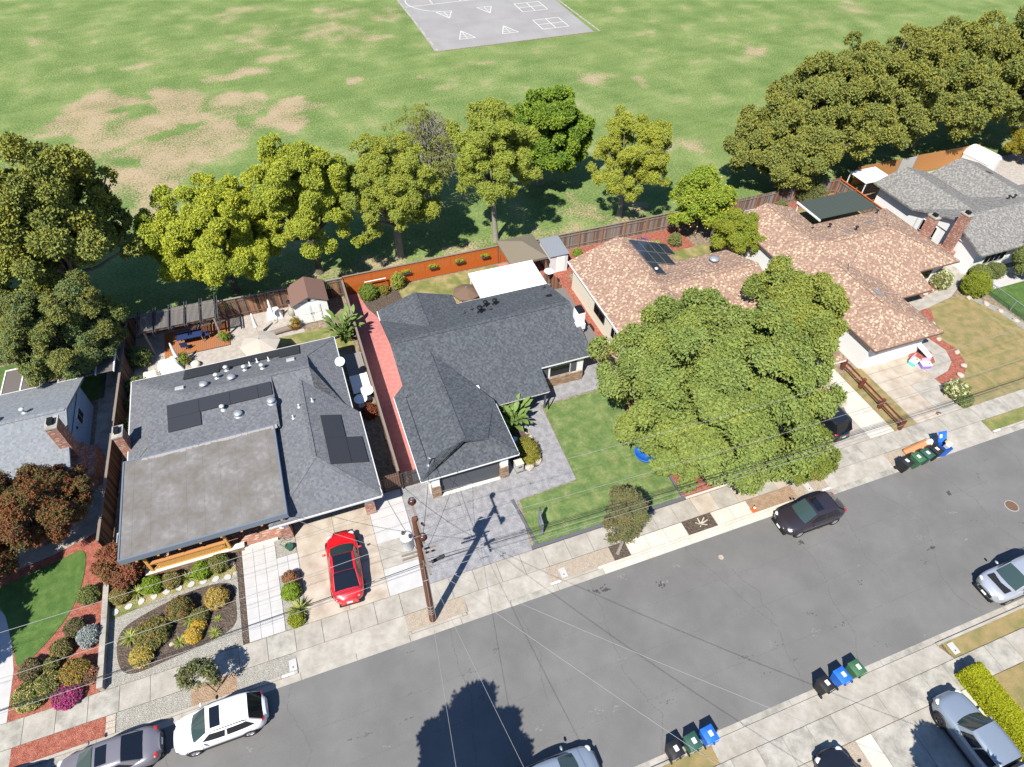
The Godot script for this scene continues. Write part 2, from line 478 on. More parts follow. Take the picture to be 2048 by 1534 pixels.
func field_texture() -> ImageTexture:
	# worn turf: X -60..140, Z -150..-46.9 ; dry patches where the park shows them
	var w := 2048
	var h := 1024
	var lo := Image.create(256, 128, false, Image.FORMAT_L8)
	var dry := [[-21.3, -93.3, 5.9, 5.6, 1], [-12.2, -91.3, 5.3, 6.6, 1], [-12.8, -88.5, 5.5, 5.6, 1], [0.5, -83.3, 3.7, 3.8, 1], [3.3, -86.8, 3.2, 2.2, 0.8], [-4.5, -89.5, 3.8, 3.7, 0.7], [-7.8, -82.5, 8.3, 3.7, 0.9], [-11.7, -79.3, 6.8, 4.3, 1], [-14.4, -75.3, 6.0, 5.0, 1], [-22.6, -84.2, 6.8, 6.3, 0.75], [-27.2, -84.5, 3.9, 5.1, 0.6], [-14.8, -71.0, 3.7, 4.1, 0.8], [-3.5, -99.3, 5.1, 2.1, 0.8], [11.8, -92.4, 1.5, 1.7, 0.7], [18.9, -90.0, 1.1, 1.3, 0.6], [15.4, -109.3, 4.2, 4.2, 0.5], [14.4, -121.4, 4.1, 3.5, 0.45], [-1.3, -125.7, 4.9, 3.7, 0.4], [7.0, -114.4, 11.7, 4.8, 0.4], [-29.1, -122.8, 4.5, 4.9, 0.35], [43.5, -82.7, 2.8, 2.6, 0.5], [48.7, -80.1, 2.1, 2.4, 0.6], [43.5, -64.5, 4.3, 3.6, 0.45], [70.8, -83.5, 3.1, 2.9, 0.5], [83.6, -89.5, 4.9, 3.8, 0.35], [31.1, -50.1, 4.6, 2.4, 0.7], [27.3, -52.9, 3.1, 2.3, 0.7], [22.0, -49.4, 2.9, 1.4, 0.5], [46.5, -60.8, 3.0, 1.5, 0.5], [21.8, -86.4, 2.7, 1.9, 0.4], [97.4, -95.3, 10.6, 3.8, 0.35], [28.7, -92.4, 2.9, 1.5, 0.4], [22.1, -118.2, 5.0, 3.4, 0.5], [-2.0, -108.0, 9.0, 1.6, 0.45], [3.0, -104.0, 8.0, 1.3, 0.4], [-22.0, -107.0, 9.0, 1.4, 0.35], [60.0, -96.5, 8.0, 1.0, 0.35], [38.0, -94.0, 9.0, 1.2, 0.3], [8.0, -49.0, 12.0, 1.3, 0.7], [-8.0, -48.5, 10.0, 1.2, 0.7], [60.0, -62.0, 6.0, 2.0, 0.4], [-16.0, -64.0, 6.0, 4.0, 0.5]]
	var green := [[-16.6, -91.7, 1.7, 2.4], [-16.9, -76.8, 1.4, 1.4], [-2.1, -84.9, 1.4, 2.8], [-25.8, -85.3, 2.8, 3.3], [-11.7, -84.3, 3.6, 1.4], [-28.4, -94.5, 3.6, 4.5]]
	var wob := noise(80, 0.11, FastNoiseLite.TYPE_SIMPLEX, 4)
	for j in 128:
		for i in 256:
			var x := -60.0 + (i + 0.5) * 200.0 / 256.0
			var z := -150.0 + (j + 0.5) * 103.1 / 128.0
			x += 2.4 * wob.get_noise_2d(x, z)
			z += 2.4 * wob.get_noise_2d(z + 300.0, x)
			var v := 0.12
			for e: Array in dry:
				var d := Vector2((x - e[0]) / e[2], (z - e[1]) / e[3]).length()
				v = maxf(v, e[4] * (1.0 - smoothstep(0.55, 1.35, d)))
			for e: Array in green:
				var d := Vector2((x - e[0]) / e[2], (z - e[1]) / e[3]).length()
				v = minf(v, 0.05 + 0.95 * smoothstep(0.6, 1.3, d))
			lo.set_pixel(i, j, Color(v, v, v))
	lo.resize(w, h, Image.INTERPOLATE_CUBIC)
	var m := lo.get_data()
	var n1 := field(noise(81, 0.012, FastNoiseLite.TYPE_SIMPLEX, 5), w, h)
	var n2 := field(noise(82, 0.35, FastNoiseLite.TYPE_SIMPLEX, 2), w, h)
	var st := noise(83, 0.006, FastNoiseLite.TYPE_SIMPLEX, 4)
	st.domain_warp_enabled = false
	var streak := st.get_image(256, 1024)   # long mowing streaks: slow along X, quick along Z
	streak.convert(Image.FORMAT_L8)
	var s4 := Image.create(256, 1024, false, Image.FORMAT_L8)
	var qn := noise(84, 0.05, FastNoiseLite.TYPE_SIMPLEX, 3)
	for j in 1024:
		for i in 256:
			var v := 0.5 + 0.5 * qn.get_noise_2d(i * 0.35 + j * 0.02, j * 1.3 + i * 0.9)
			s4.set_pixel(i, j, Color(v, v, v))
	s4.resize(w, h, Image.INTERPOLATE_BILINEAR)
	var n3 := s4.get_data()
	var lut := PackedByteArray()
	for a in 64:
		for b in 64:
			var ga := Color(0.08, 0.135, 0.035).lerp(Color(0.215, 0.262, 0.095), a / 63.0)
			var ta := Color(0.25, 0.19, 0.11).lerp(Color(0.37, 0.285, 0.185), a / 63.0)
			var c := ga.lerp(ta, b / 63.0).linear_to_srgb()
			lut.append_array([int(c.r * 255), int(c.g * 255), int(c.b * 255)])
	var out := PackedByteArray()
	out.resize(w * h * 3)
	for i in w * h:
		var f1: int = n1[i]
		var f2: int = n2[i]
		var f3: int = n3[i]
		var a := clampi(31 + ((f1 - 128) * 4 + (f2 - 128) * 7 + (f3 - 128)) / 22, 0, 63)
		var d: int = m[i]
		var b := clampi((d - 75 + (f2 - 128) * d / 150 + (f1 - 128) * 9 / 10) * 63 / 150, 0, 63)
		var k := (a * 64 + b) * 3
		out[i * 3] = lut[k]
		out[i * 3 + 1] = lut[k + 1]
		out[i * 3 + 2] = lut[k + 2]
	return ImageTexture.create_from_image(Image.create_from_data(w, h, false, Image.FORMAT_RGB8, out))

func asphalt_texture() -> ImageTexture:
	# X -22..58 by Z -15.13..-5.34, with sealed cracks, oil spots and pale scuffs
	var w := 2048
	var h := 256
	var n1 := field(noise(90, 0.008, FastNoiseLite.TYPE_SIMPLEX, 5), w, h)
	var n2 := field(noise(91, 0.45, FastNoiseLite.TYPE_SIMPLEX, 2), w, h)
	var n3 := field(noise(92, 0.03, FastNoiseLite.TYPE_SIMPLEX, 4), w, h)
	var lut := ramp([[0, Color(0.112, 0.109, 0.105)], [0.5, Color(0.142, 0.138, 0.133)], [1, Color(0.175, 0.171, 0.164)]])
	var out := PackedByteArray()
	out.resize(w * h * 3)
	for i in w * h:
		var f1: int = n1[i]
		var f2: int = n2[i]
		var f3: int = n3[i]
		var v := clampi(128 + (f1 - 128) * 5 / 10 + (f2 - 128) * 3 / 10 + (f3 - 128) * 2 / 10, 0, 255) * 3
		out[i * 3] = lut[v]
		out[i * 3 + 1] = lut[v + 1]
		out[i * 3 + 2] = lut[v + 2]
	var im := Image.create_from_data(w, h, false, Image.FORMAT_RGB8, out)
	rng.seed = 93
	for c: Array in [[-13.0, 0, 1], [-6.5, 0, 1], [2.2, 0, 1], [6.0, 0, 0], [11.0, 0, 1], [17.5, 0, 1], [19.4, 1, 0], [24.0, 0, 1], [28.0, 0, 0], [31.5, 0, 1], [36.5, 0, 1], [43.0, 0, 1]]:
		var x: float = (c[0] + 22.0) / 80.0 * w
		var dx := rnd(-0.3, 0.3)
		var y := 0.0 if c[1] == 0 else 60.0
		var yend := h if c[2] else 150
		while y < yend:
			if rng.randf() < 0.75:
				im.fill_rect(Rect2i(int(x), int(y), 1, 1), lin(0.105, 0.102, 0.099))
			if rng.randf() < 0.04:
				dx = rnd(-0.6, 0.6)
			x += dx + rnd(-0.5, 0.5)
			y += 1.0
	for zz: float in [70.0, 128.0, 190.0]:      # paving seams along the street
		var y := zz
		for x in w:
			y += rnd(-0.18, 0.18) + (zz - y) * 0.01
			if rng.randf() < 0.5:
				im.set_pixel(x, int(y), lin(0.12, 0.117, 0.114))
	for k in 90:
		var c := Vector2(rnd(0, w), rnd(10, h - 4))
		var dark := rng.randf() < 0.55
		for j in rng.randi_range(2, 11):
			var p := c + Vector2(rng.randfn(0, 4.0), rng.randfn(0, 2.2))
			im.fill_rect(Rect2i(int(p.x), int(p.y), rng.randi_range(1, 3), 1), lin(0.08, 0.077, 0.074) if dark else lin(0.21, 0.203, 0.19))
	for b: Array in [[11.1, -14.35, 9, 4], [11.6, -14.2, 5, 3], [24.5, -12.9, 4, 3], [26.3, -13.4, 4, 2], [36.2, -12.6, 3, 5], [32.0, -9.8, 8, 2], [14.8, -13.4, 5, 4]]:
		for j in 18:
			var p := Vector2((b[0] + 22.0) / 80.0 * w + rng.randfn(0, b[2] * 0.6), (b[1] + 15.13) / 9.79 * h + rng.randfn(0, b[3] * 0.6))
			im.fill_rect(Rect2i(int(p.x), int(p.y), 2, 2), lin(0.055, 0.052, 0.05))
	return ImageTexture.create_from_image(im)

func flat(x0: float, x1: float, z0: float, z1: float, y: float, uvx := Vector2.ZERO, uvz := Vector2.ZERO) -> ArrayMesh:
	# one level sheet whose UVs map uvx = (x at u 0, width of u), uvz likewise
	var st := begin()
	for p: Vector2 in [Vector2(x0, z0), Vector2(x1, z0), Vector2(x1, z1), Vector2(x0, z0), Vector2(x1, z1), Vector2(x0, z1)]:
		if uvx.y != 0.0:
			st.set_uv(Vector2((p.x - uvx.x) / uvx.y, (p.y - uvz.x) / uvz.y))
		st.add_vertex(Vector3(p.x, y, p.y))
	return done(st)

func make_ground() -> void:
	var st := begin()
	for r: Array in [[-1800.0, -16.67, -0.03], [-3.99, 1800.0, -0.03], [-16.67, -3.99, -0.22]]:
		quad(st, Vector3(-1800, r[2], r[0]), Vector3(1800, r[2], r[0]), Vector3(1800, r[2], r[1]), Vector3(-1800, r[2], r[1]))
	structure("ground", done(st), mats["bare_earth"])
	# the park
	var fm := mat("park_turf", Color.WHITE, 0.95, 0.0, 0.2)
	fm.albedo_texture = field_texture()
	structure("park_lawn", flat(-400, 500, -500, -46.95, 0.0, Vector2(-60, 200), Vector2(-150, 103.1)), fm)
	make_court()
	# road
	var am := mat("asphalt", Color.WHITE, 0.88, 0.0, 0.35)
	am.albedo_texture = asphalt_texture()
	structure("road", flat(-300, 400, -15.13, -5.34, -0.12, Vector2(-22, 80), Vector2(-15.13, 9.79)), am)
	# gutters, kerbs
	var con: StandardMaterial3D = mats["concrete"]
	var old: StandardMaterial3D = mats["concrete_old"]
	var wht: StandardMaterial3D = mats["concrete_white"]
	var gn := structure("gutter", flat(-300, -27, -15.5, -15.11, -0.118), con)
	var x := -27.0
	while x < 63.0:
		var new_ := x > 11.0 and x < 25.0
		put("gutter_slab", box(2.98, 0.1, 0.39), wht if new_ else [con, old, con][rng.randi() % 3], gn, Vector3(x + 1.5, -0.161, -15.305))
		x += 3.0
	put("gutter_slab", box(240, 0.1, 0.39), con, gn, Vector3(183, -0.161, -15.305))
	var kn := structure("kerb", slab(rect(-300, -27, -15.65, -15.5), -0.2, 0.0), con)
	for k: Array in [[-27, -22, 0], [-22, -6.1, 1], [-6.1, 0.15, 0], [0.15, 3.4, 1], [3.4, 8.75, 0], [8.75, 11.7, 1], [11.7, 25.6, 2], [25.6, 28.9, 1], [28.9, 34.2, 0], [34.2, 38.35, 1], [38.35, 43.3, 0], [43.3, 300, 1]]:
		var xx: float = k[0]
		while xx < k[1] - 0.05:
			var ln := minf(3.0 if xx < 60.0 else 240.0, k[1] - xx)
			var top := 0.0 if k[2] else -0.085
			put("kerb_stone", box(ln - 0.015, 0.2 + top, 0.15), wht if k[2] == 2 else con, kn, Vector3(xx + ln * 0.5, (top - 0.2) * 0.5, -15.575))
			xx += ln
	var gs := structure("gutter", flat(-300, -27, -5.36, -5.02, -0.118), con)
	x = -27.0
	while x < 63.0:
		put("gutter_slab", box(2.98, 0.1, 0.33), [con, old, con][rng.randi() % 3], gs, Vector3(x + 1.5, -0.161, -5.19))
		x += 3.0
	var ks := structure("kerb", slab(rect(-300, -27, -5.02, -4.87), -0.2, 0.0), con)
	for k: Array in [[-27, 12.9, 1], [12.9, 15.4, 0], [15.4, 27.6, 0], [27.6, 300, 1]]:
		var xx: float = k[0]
		while xx < k[1] - 0.05:
			var ln := minf(3.0 if xx < 60.0 else 240.0, k[1] - xx)
			var top := 0.0 if k[2] else -0.06
			put("kerb_stone", box(ln - 0.015, 0.2 + top, 0.15), con, ks, Vector3(xx + ln * 0.5, (top - 0.2) * 0.5, -4.945))
			xx += ln
	# the painted address panels on the kerbs
	for p: Array in [[-6.6, -15.575], [8.95, -15.575], [28.6, -15.575], [43.7, -15.575]]:
		var o := put("kerb_paint", box(0.62, 0.004, 0.13), mats["plastic_white"], kn, Vector3(p[0], 0.0035, p[1]))
		tag(o, "white painted panel on top of the kerb")
	# pavements
	var sw := structure("pavement", flat(-300, -30, -18.02, -16.66, 0.0), con)
	pave(sw, "paving_slab", -30, 6.0, -18.02, -16.66, 24, 1, 0.012, [con, con, con, old])
	pave(sw, "paving_slab", 6.0, 27, -18.02, -16.66, 14, 1, 0.012, [con, con, con, mats["concrete_sand"]])
	pave(sw, "paving_slab", 27, 66, -18.02, -16.66, 26, 1, 0.012, [con, con, con, old])
	var ss := structure("pavement", flat(-300, -6, -4.0, -2.58, 0.0), con)
	pave(ss, "paving_slab", -6, 36, -4.0, -2.58, 28, 1, 0.012, [con, old, old])
	pave(ss, "paving_slab", 36, 66, -4.0, -2.58, 20, 1, 0.012, [con, old])
	# planting strip between pavement and kerb
	for s: Array in [[-60, -19.9, "concrete_old"], [-19.9, -15.6, "mulch_red"], [-15.1, -11.5, "pebbles"], [-11.5, -9.2, "dirt"], [-9.2, -6.1, "pebbles"], [0.0, 3.5, "pebbles_tan"], [8.7, 12.9, "pebbles_tan"], [12.9, 14.0, "soil_dark"], [18.1, 20.2, "soil_dark"], [22.9, 26.4, "dirt"], [26.4, 28.9, "pebbles_tan"], [34.25, 36.7, "pebbles_tan"], [36.7, 38.35, "lawn_dry"], [43.3, 90, "lawn_mixed"]]:
		patch("verge", rect(s[0], s[1], -16.64, -15.66), s[2], 0.004)
	var st1 := structure("verge_paving", slab(rect(14.0, 22.9, -16.64, -15.66), -0.1, -0.03), old)
	pave(st1, "paving_slab", 14.02, 18.08, -16.64, -15.66, 3, 1, 0.01, [wht])
	pave(st1, "paving_slab", 20.22, 22.88, -16.64, -15.66, 2, 1, 0.01, [wht])
	pave(st1, "paving_slab", -15.6, -15.12, -16.64, -15.66, 1, 3, 0.01, [mats["rock"]])
	# driveway aprons slope from the pavement to the gutter
	for a: Array in [[-6.1, 0.0, -6.1, 0.0, "concrete"], [3.5, 8.7, 3.5, 8.7, "concrete"], [28.9, 34.25, 28.9, 34.25, "concrete"], [38.35, 43.3, 38.35, 43.3, "concrete"], [-27.0, -22.0, -27.0, -22.0, "concrete"]]:
		var sa := begin()
		quad(sa, Vector3(a[2], 0.006, -16.65), Vector3(a[3], 0.006, -16.65), Vector3(a[1], -0.08, -15.5), Vector3(a[0], -0.08, -15.5))
		structure("driveway_apron", done(sa), mats[a[4]])
	for s: Array in [[-60, 12.9, "lawn_dry"], [27.9, 90, "lawn_dry"]]:
		patch("verge", rect(s[0], s[1], -4.87, -4.02), s[2], 0.012)
	var sa := begin()
	quad(sa, Vector3(12.9, 0.006, -4.01), Vector3(27.9, 0.006, -4.01), Vector3(27.6, -0.058, -4.87), Vector3(12.9, -0.058, -4.87))
	structure("driveway_apron", done(sa), con)
	make_south()
	make_lots()

func court_line(p: Node, a: Vector2, b: Vector2, w := 0.1) -> void:
	var d := b - a
	put("line", box(d.length(), 0.006, w), mats["court_paint"], p, Vector3((a.x + b.x) * 0.5, 0.029, (a.y + b.y) * 0.5), Vector3(0, -atan2(d.y, d.x), 0))

func make_court() -> void:
	mat("court_paint", lin(0.62, 0.61, 0.55), 0.9)
	tmat("court_asphalt", tex(256, 256, [[noise(94, 0.01, FastNoiseLite.TYPE_SIMPLEX, 5), 1.0], [noise(95, 0.3), 0.4]], [[0, Color(0.225, 0.215, 0.205)], [1, Color(0.305, 0.295, 0.285)]]), 17.0, 0.9)
	var c := structure("sports_court", slab([Vector2(25.2, -150), Vector2(24.6, -99.1), Vector2(50.7, -99.4), Vector2(51.6, -150)], -0.02, 0.022), mats["court_asphalt"])
	put("court_kerb", box(0.25, 0.1, 50.9), mats["concrete_old"], c, Vector3(24.75, 0.0, -124.6), Vector3(0, 0.012, 0))
	put("court_kerb", box(0.25, 0.1, 50.6), mats["concrete_old"], c, Vector3(51.25, 0.0, -124.7), Vector3(0, 0.018, 0))
	put("court_kerb", box(26.2, 0.06, 0.22), mats["bare_earth"], c, Vector3(37.6, 0.0, -99.1), Vector3(0, 0.011, 0))
	for t: Array in [[29.4, 32.1, -115.8, -112.4], [36.6, 39.2, -116.0, -112.7], [29.5, 32.1, -102.7, -106.2], [36.6, 39.3, -102.9, -106.3]]:
		var a := Vector2(t[0], t[2])
		var b := Vector2(t[1], t[2])
		var e := Vector2((t[0] + t[1]) * 0.5, t[3])
		court_line(c, a, b)
		court_line(c, b, e)
		court_line(c, e, a)
		court_line(c, (a + b) * 0.5, e, 0.07)
		for f: float in [0.25, 0.5, 0.75]:
			court_line(c, a.lerp(e, f), b.lerp(e, f), 0.07)
	for s: Array in [[43.3, 47.8, -115.9, -111.6], [43.4, 47.9, -107.25, -102.85]]:
		for f: float in [0.0, 0.5, 1.0]:
			court_line(c, Vector2(lerpf(s[0], s[1], f), s[2]), Vector2(lerpf(s[0], s[1], f), s[3]))
			court_line(c, Vector2(s[0], lerpf(s[2], s[3], f)), Vector2(s[1], lerpf(s[2], s[3], f)))
	court_line(c, Vector2(25.1, -119.9), Vector2(43.0, -120.4))
	court_line(c, Vector2(30.0, -120.0), Vector2(30.1, -126.0))
	court_line(c, Vector2(35.0, -120.2), Vector2(35.0, -126.0))
	for k in 10:
		court_line(c, Vector2(32.0, -122.0) + Vector2(-6.2, 0).rotated(0.3 - k * 0.16), Vector2(32.0, -122.0) + Vector2(-6.2, 0).rotated(0.3 - (k + 1) * 0.16))

func make_south() -> void:
	var d := structure("driveway", slab(rect(12.9, 27.0, -2.57, 9.0), -0.1, -0.03), mats["concrete_old"])
	pave(d, "paving_slab", 15.0, 17.9, -2.57, 4.5, 1, 3, 0.008, [mats["concrete"]], 0.02)
	pave(d, "paving_slab", 20.9, 23.0, -2.57, 4.5, 1, 3, 0.008, [mats["concrete_old"]], 0.02)
	pave(d, "paving_slab", 23.0, 26.9, -2.57, 4.5, 1, 2, 0.01, [mats["concrete"]], 0.02)
	patch("gravel_bed", rect(17.95, 19.9, -2.55, 9), "pebbles_tan", 0.006)
	patch("path", rect(19.92, 20.88, -2.55, 9), "concrete_white", 0.008)
	patch("lawn", rect(28.2, 70.0, -2.55, 12), "lawn_dry", 0.012)
	patch("path", rect(26.92, 27.3, -2.55, 9), "concrete_white", 0.012)
	patch("lawn", rect(-40, 12.88, -2.55, 12), "lawn_mixed", 0.012)

func make_lots() -> void:
	# --- blue house: lawn with a curved edge in red mulch
	patch("mulch_bed", [Vector2(-23, -29.6), Vector2(-16.0, -29.6), Vector2(-16.0, -18.05), Vector2(-20.3, -18.05), Vector2(-20.6, -20.6), Vector2(-23, -24)], "mulch_red", 0.0)
	patch("lawn", curve2([Vector2(-17.4, -27.2), Vector2(-17.35, -24.9), Vector2(-18.0, -23.0), Vector2(-19.2, -21.5), Vector2(-20.1, -20.9), Vector2(-20.6, -22.3), Vector2(-21.2, -24.2), Vector2(-22.2, -26.0), Vector2(-20.6, -26.6), Vector2(-18.9, -27.0)]), "lawn_deep", 0.03)
	patch("path", [Vector2(-27, -27), Vector2(-22.3, -26.2), Vector2(-21.2, -24.2), Vector2(-20.65, -22.4), Vector2(-20.35, -20.8), Vector2(-20.3, -18.05), Vector2(-24, -18.05)], "concrete_cool", 0.014)
	patch("path", [Vector2(-22.5, -31.0), Vector2(-16.4, -31.0), Vector2(-16.2, -28.6), Vector2(-19.0, -27.6), Vector2(-22.5, -26.9)], "concrete", 0.012)
	patch("lawn", rect(-40, -17.0, -46.6, -40.5), "lawn_deep", 0.0)
	patch("side_path", rect(-17.4, -15.3, -46.6, -31.05), "concrete_old", 0.0)
	# --- grey house with the flat roof
	patch("gravel_bed", rect(-15.7, -8.75, -22.7, -18.05), "pebbles", 0.0)
	patch("soil_bed", rect(-15.7, -8.75, -24.6, -22.75), "soil_dark", 0.0)
	patch("creeping_lawn", [Vector2(-15.65, -22.75), Vector2(-15.65, -22.0), Vector2(-12.5, -22.5), Vector2(-8.8, -22.55), Vector2(-8.8, -23.2), Vector2(-12.5, -23.1)], "lawn_mixed", 0.012)
	patch("soil_bed", curve2([Vector2(-15.2, -20.7), Vector2(-14.5, -21.5), Vector2(-12.0, -22.2), Vector2(-10.2, -22.3), Vector2(-9.1, -21.9), Vector2(-8.95, -20.5), Vector2(-9.1, -19.4), Vector2(-10.2, -18.9), Vector2(-12.4, -18.6), Vector2(-14.4, -18.45), Vector2(-15.1, -19.2)]), "soil_dark", 0.022)
	patch("soil_bed", rect(-8.73, -8.42, -24.2, -18.05), "soil_dark", 0.008)
	rng.seed = 11
	var wk := structure("garden_path", slab(rect(-8.4, -5.2, -24.3, -17.9), -0.1, -0.03), mats["concrete_old"])
	pave(wk, "paving_tile", -8.4, -6.44, -24.0, -18.05, 3, 9, 0.014, [mats["concrete_cool"]], 0.016)
	pave(wk, "paving_tile", -6.44, -5.2, -22.75, -21.5, 2, 2, 0.014, [mats["concrete_cool"]], 0.016)
	patch("gravel_bed", rect(-6.42, -5.22, -24.0, -22.77), "pebbles", 0.006)
	patch("gravel_bed", rect(-6.42, -5.22, -21.48, -18.05), "pebbles", 0.006)
	var dv := structure("driveway", slab(rect(-5.2, 1.78, -26.5, -18.05), -0.1, -0.025), mats["concrete_old"])
	pave(dv, "paving_slab", -5.18, -0.5, -26.4, -18.05, 2, 3, 0.01, [mats["concrete_sand"]])
	pave(dv, "paving_slab", -0.5, 1.76, -25.2, -18.05, 1, 4, 0.012, [mats["concrete"], mats["concrete_cool"]])
	patch("side_path", rect(0.3, 1.8, -39.5, -25.2), "bare_earth", 0.0)
	patch("patio", rect(-15.0, -2.0, -46.6, -38.2), "patio", 0.0)
	patch("lawn", [Vector2(-4.2, -42.9), Vector2(1.2, -42.9), Vector2(1.6, -40.0), Vector2(-4.2, -39.0)], "lawn_mixed", 0.012)
	patch("side_path", rect(-15.4, -13.6, -38.2, -24.8), "bare_earth", 0.0)
	# --- charcoal house
	var gd := structure("driveway", slab([Vector2(1.8, -25.2), Vector2(1.8, -18.05), Vector2(8.42, -18.05), Vector2(8.75, -21.7), Vector2(13.1, -21.95), Vector2(13.35, -28.9), Vector2(20.3, -29.1), Vector2(20.3, -31.6), Vector2(9.0, -31.6), Vector2(9.0, -25.2)], -0.1, 0.012), mats["stamped_grey"])
	for j: Array in [[1.8, -21.7, 8.6, -21.7], [5.2, -24.2, 5.2, -18.05], [10.0, -24.9, 13.2, -24.9], [13.4, -30.9, 13.4, -28.9]]:
		put("joint", box(maxf(j[2] - j[0], 0.018), 0.004, maxf(j[3] - j[1], 0.018)), mats["grey_kerb"], gd, Vector3((j[0] + j[2]) * 0.5, 0.0125, (j[1] + j[3]) * 0.5))
	patch("lawn", [Vector2(8.62, -18.3), Vector2(8.95, -21.65), Vector2(13.12, -21.85), Vector2(13.45, -28.75), Vector2(19.2, -28.9), Vector2(19.05, -18.3)], "lawn", 0.02)
	var ek := structure("lawn_edging", slab(rect(8.45, 19.25, -18.26, -18.04), -0.1, 0.09), mats["grey_kerb"])
	put("edging", box(0.16, 0.19, 3.6), mats["grey_kerb"], ek, Vector3(8.64, -0.005, -20.05), Vector3(0, 0.095, 0))
	put("edging", box(0.16, 0.19, 4.2), mats["grey_kerb"], ek, Vector3(19.17, -0.005, -20.35))
	patch("side_path", [Vector2(2.1, -46.4), Vector2(3.1, -46.4), Vector2(3.25, -45.2), Vector2(3.5, -44.0), Vector2(4.1, -42.6), Vector2(4.4, -41.5), Vector2(4.4, -25.3), Vector2(2.1, -25.3)], "stamped_red", 0.008)
	patch("soil_bed", [Vector2(3.15, -46.4), Vector2(6.5, -46.4), Vector2(6.6, -42.9), Vector2(6.6, -40.4), Vector2(4.4, -41.4), Vector2(4.12, -42.6), Vector2(3.52, -44.0), Vector2(3.28, -45.2)], "soil_dark", 0.016)
	patch("lawn", [Vector2(6.52, -46.4), Vector2(16.0, -46.4), Vector2(15.6, -43.4), Vector2(10.2, -42.2), Vector2(10.0, -39.5), Vector2(6.62, -39.5)], "lawn_mixed", 0.01)
	patch("patio", [Vector2(16.02, -46.4), Vector2(19.2, -46.4), Vector2(19.2, -38.8), Vector2(10.05, -38.8), Vector2(10.25, -42.15), Vector2(15.65, -43.35)], "stamped_red", 0.004)
	patch("side_path", rect(18.0, 19.3, -38.8, -31.6), "concrete_old", 0.0)
	# --- brown house behind the big tree
	patch("mulch_bed", rect(19.4, 35.0, -46.4, -42.9), "mulch_red", 0.0)
	patch("mulch_bed", rect(19.4, 21.6, -42.9, -31.7), "mulch_red", 0.004)
	patch("lawn", rect(29.5, 37.0, -42.9, -40.2), "lawn_mixed", 0.004)
	patch("patio", rect(28.0, 36.8, -40.2, -36.0), "stamped_red", 0.004)
	patch("mulch_bed", [Vector2(19.26, -18.05), Vector2(19.26, -28.5), Vector2(29.0, -28.5), Vector2(29.0, -18.05)], "mulch_red", 0.0)
	put("edging", box(9.6, 0.14, 0.14), mats["concrete_white"], structure("lawn_edging", slab(rect(28.9, 29.06, -27.0, -18.05), -0.1, 0.05), mats["concrete_old"]), Vector3(24.1, 0.0, -18.12))
	var d4 := structure("driveway", slab(rect(29.1, 34.4, -25.5, -18.05), -0.1, -0.025), mats["concrete_old"])
	pave(d4, "paving_slab", 29.1, 34.4, -25.5, -18.05, 2, 3, 0.01, [mats["concrete"], mats["concrete_sand"]])
	patch("path", [Vector2(34.42, -18.05), Vector2(34.42, -20.6), Vector2(35.2, -22.6), Vector2(35.2, -26.5), Vector2(36.6, -26.5), Vector2(36.55, -18.05)], "concrete_white", 0.02)
	patch("path", curve2([Vector2(34.3, -24.4), Vector2(35.4, -24.0), Vector2(35.6, -22.4), Vector2(34.9, -21.2), Vector2(34.0, -21.6), Vector2(33.6, -23.0)]), "concrete_sand", 0.03)
	patch("mulch_bed", curve2([Vector2(33.9, -23.6), Vector2(34.6, -23.2), Vector2(34.6, -22.3), Vector2(34.0, -22.2), Vector2(33.6, -22.9)]), "mulch_red", 0.045)
	# --- brown house with the dry lawn
	patch("lawn", [Vector2(36.6, -18.05), Vector2(36.65, -24.0), Vector2(38.9, -24.2), Vector2(38.62, -18.05)], "lawn_dry", 0.006)
	var d5 := structure("driveway", slab(rect(38.64, 43.4, -24.6, -18.05), -0.1, -0.025), mats["concrete_old"])
	pave(d5, "paving_slab", 38.66, 43.4, -24.5, -18.05, 2, 2, 0.01, [mats["concrete_sand"], mats["concrete"]])
	patch("lawn", [Vector2(43.42, -18.05), Vector2(43.6, -20.6), Vector2(45.4, -20.9), Vector2(46.9, -21.9), Vector2(47.4, -23.2), Vector2(47.0, -25.0), Vector2(48.2, -26.4), Vector2(49.4, -28.2), Vector2(52.6, -28.5), Vector2(54.2, -28.3), Vector2(55.4, -25.5), Vector2(55.6, -18.05)], "lawn_dry", 0.004)
	patch("mulch_bed", [Vector2(43.4, -18.3), Vector2(44.2, -18.3), Vector2(44.3, -20.2), Vector2(45.6, -20.5), Vector2(47.0, -21.5), Vector2(47.7, -23.2), Vector2(47.3, -24.8), Vector2(48.4, -26.2), Vector2(49.5, -27.9), Vector2(49.0, -28.4), Vector2(47.6, -27.0), Vector2(46.4, -25.2), Vector2(46.7, -23.4), Vector2(46.1, -22.2), Vector2(45.0, -21.5), Vector2(43.4, -21.2)], "mulch_red", 0.018)
	patch("path", [Vector2(43.4, -21.2), Vector2(45.0, -21.5), Vector2(46.1, -22.2), Vector2(46.7, -23.4), Vector2(46.4, -25.2), Vector2(47.0, -26.6), Vector2(45.0, -26.6), Vector2(45.4, -23.6), Vector2(44.8, -22.6), Vector2(43.4, -22.3)], "concrete", 0.026)
	patch("mulch_bed", [Vector2(43.4, -22.3), Vector2(44.8, -22.6), Vector2(45.4, -23.6), Vector2(45.0, -25.4), Vector2(43.2, -24.6)], "mulch_red", 0.014)
	patch("path", [Vector2(46.5, -28.0), Vector2(49.3, -28.1), Vector2(52.5, -28.6), Vector2(54.5, -29.6), Vector2(56.0, -31.4), Vector2(54.6, -31.6), Vector2(53.3, -30.0), Vector2(50.0, -29.4), Vector2(46.5, -29.2)], "concrete", 0.03)
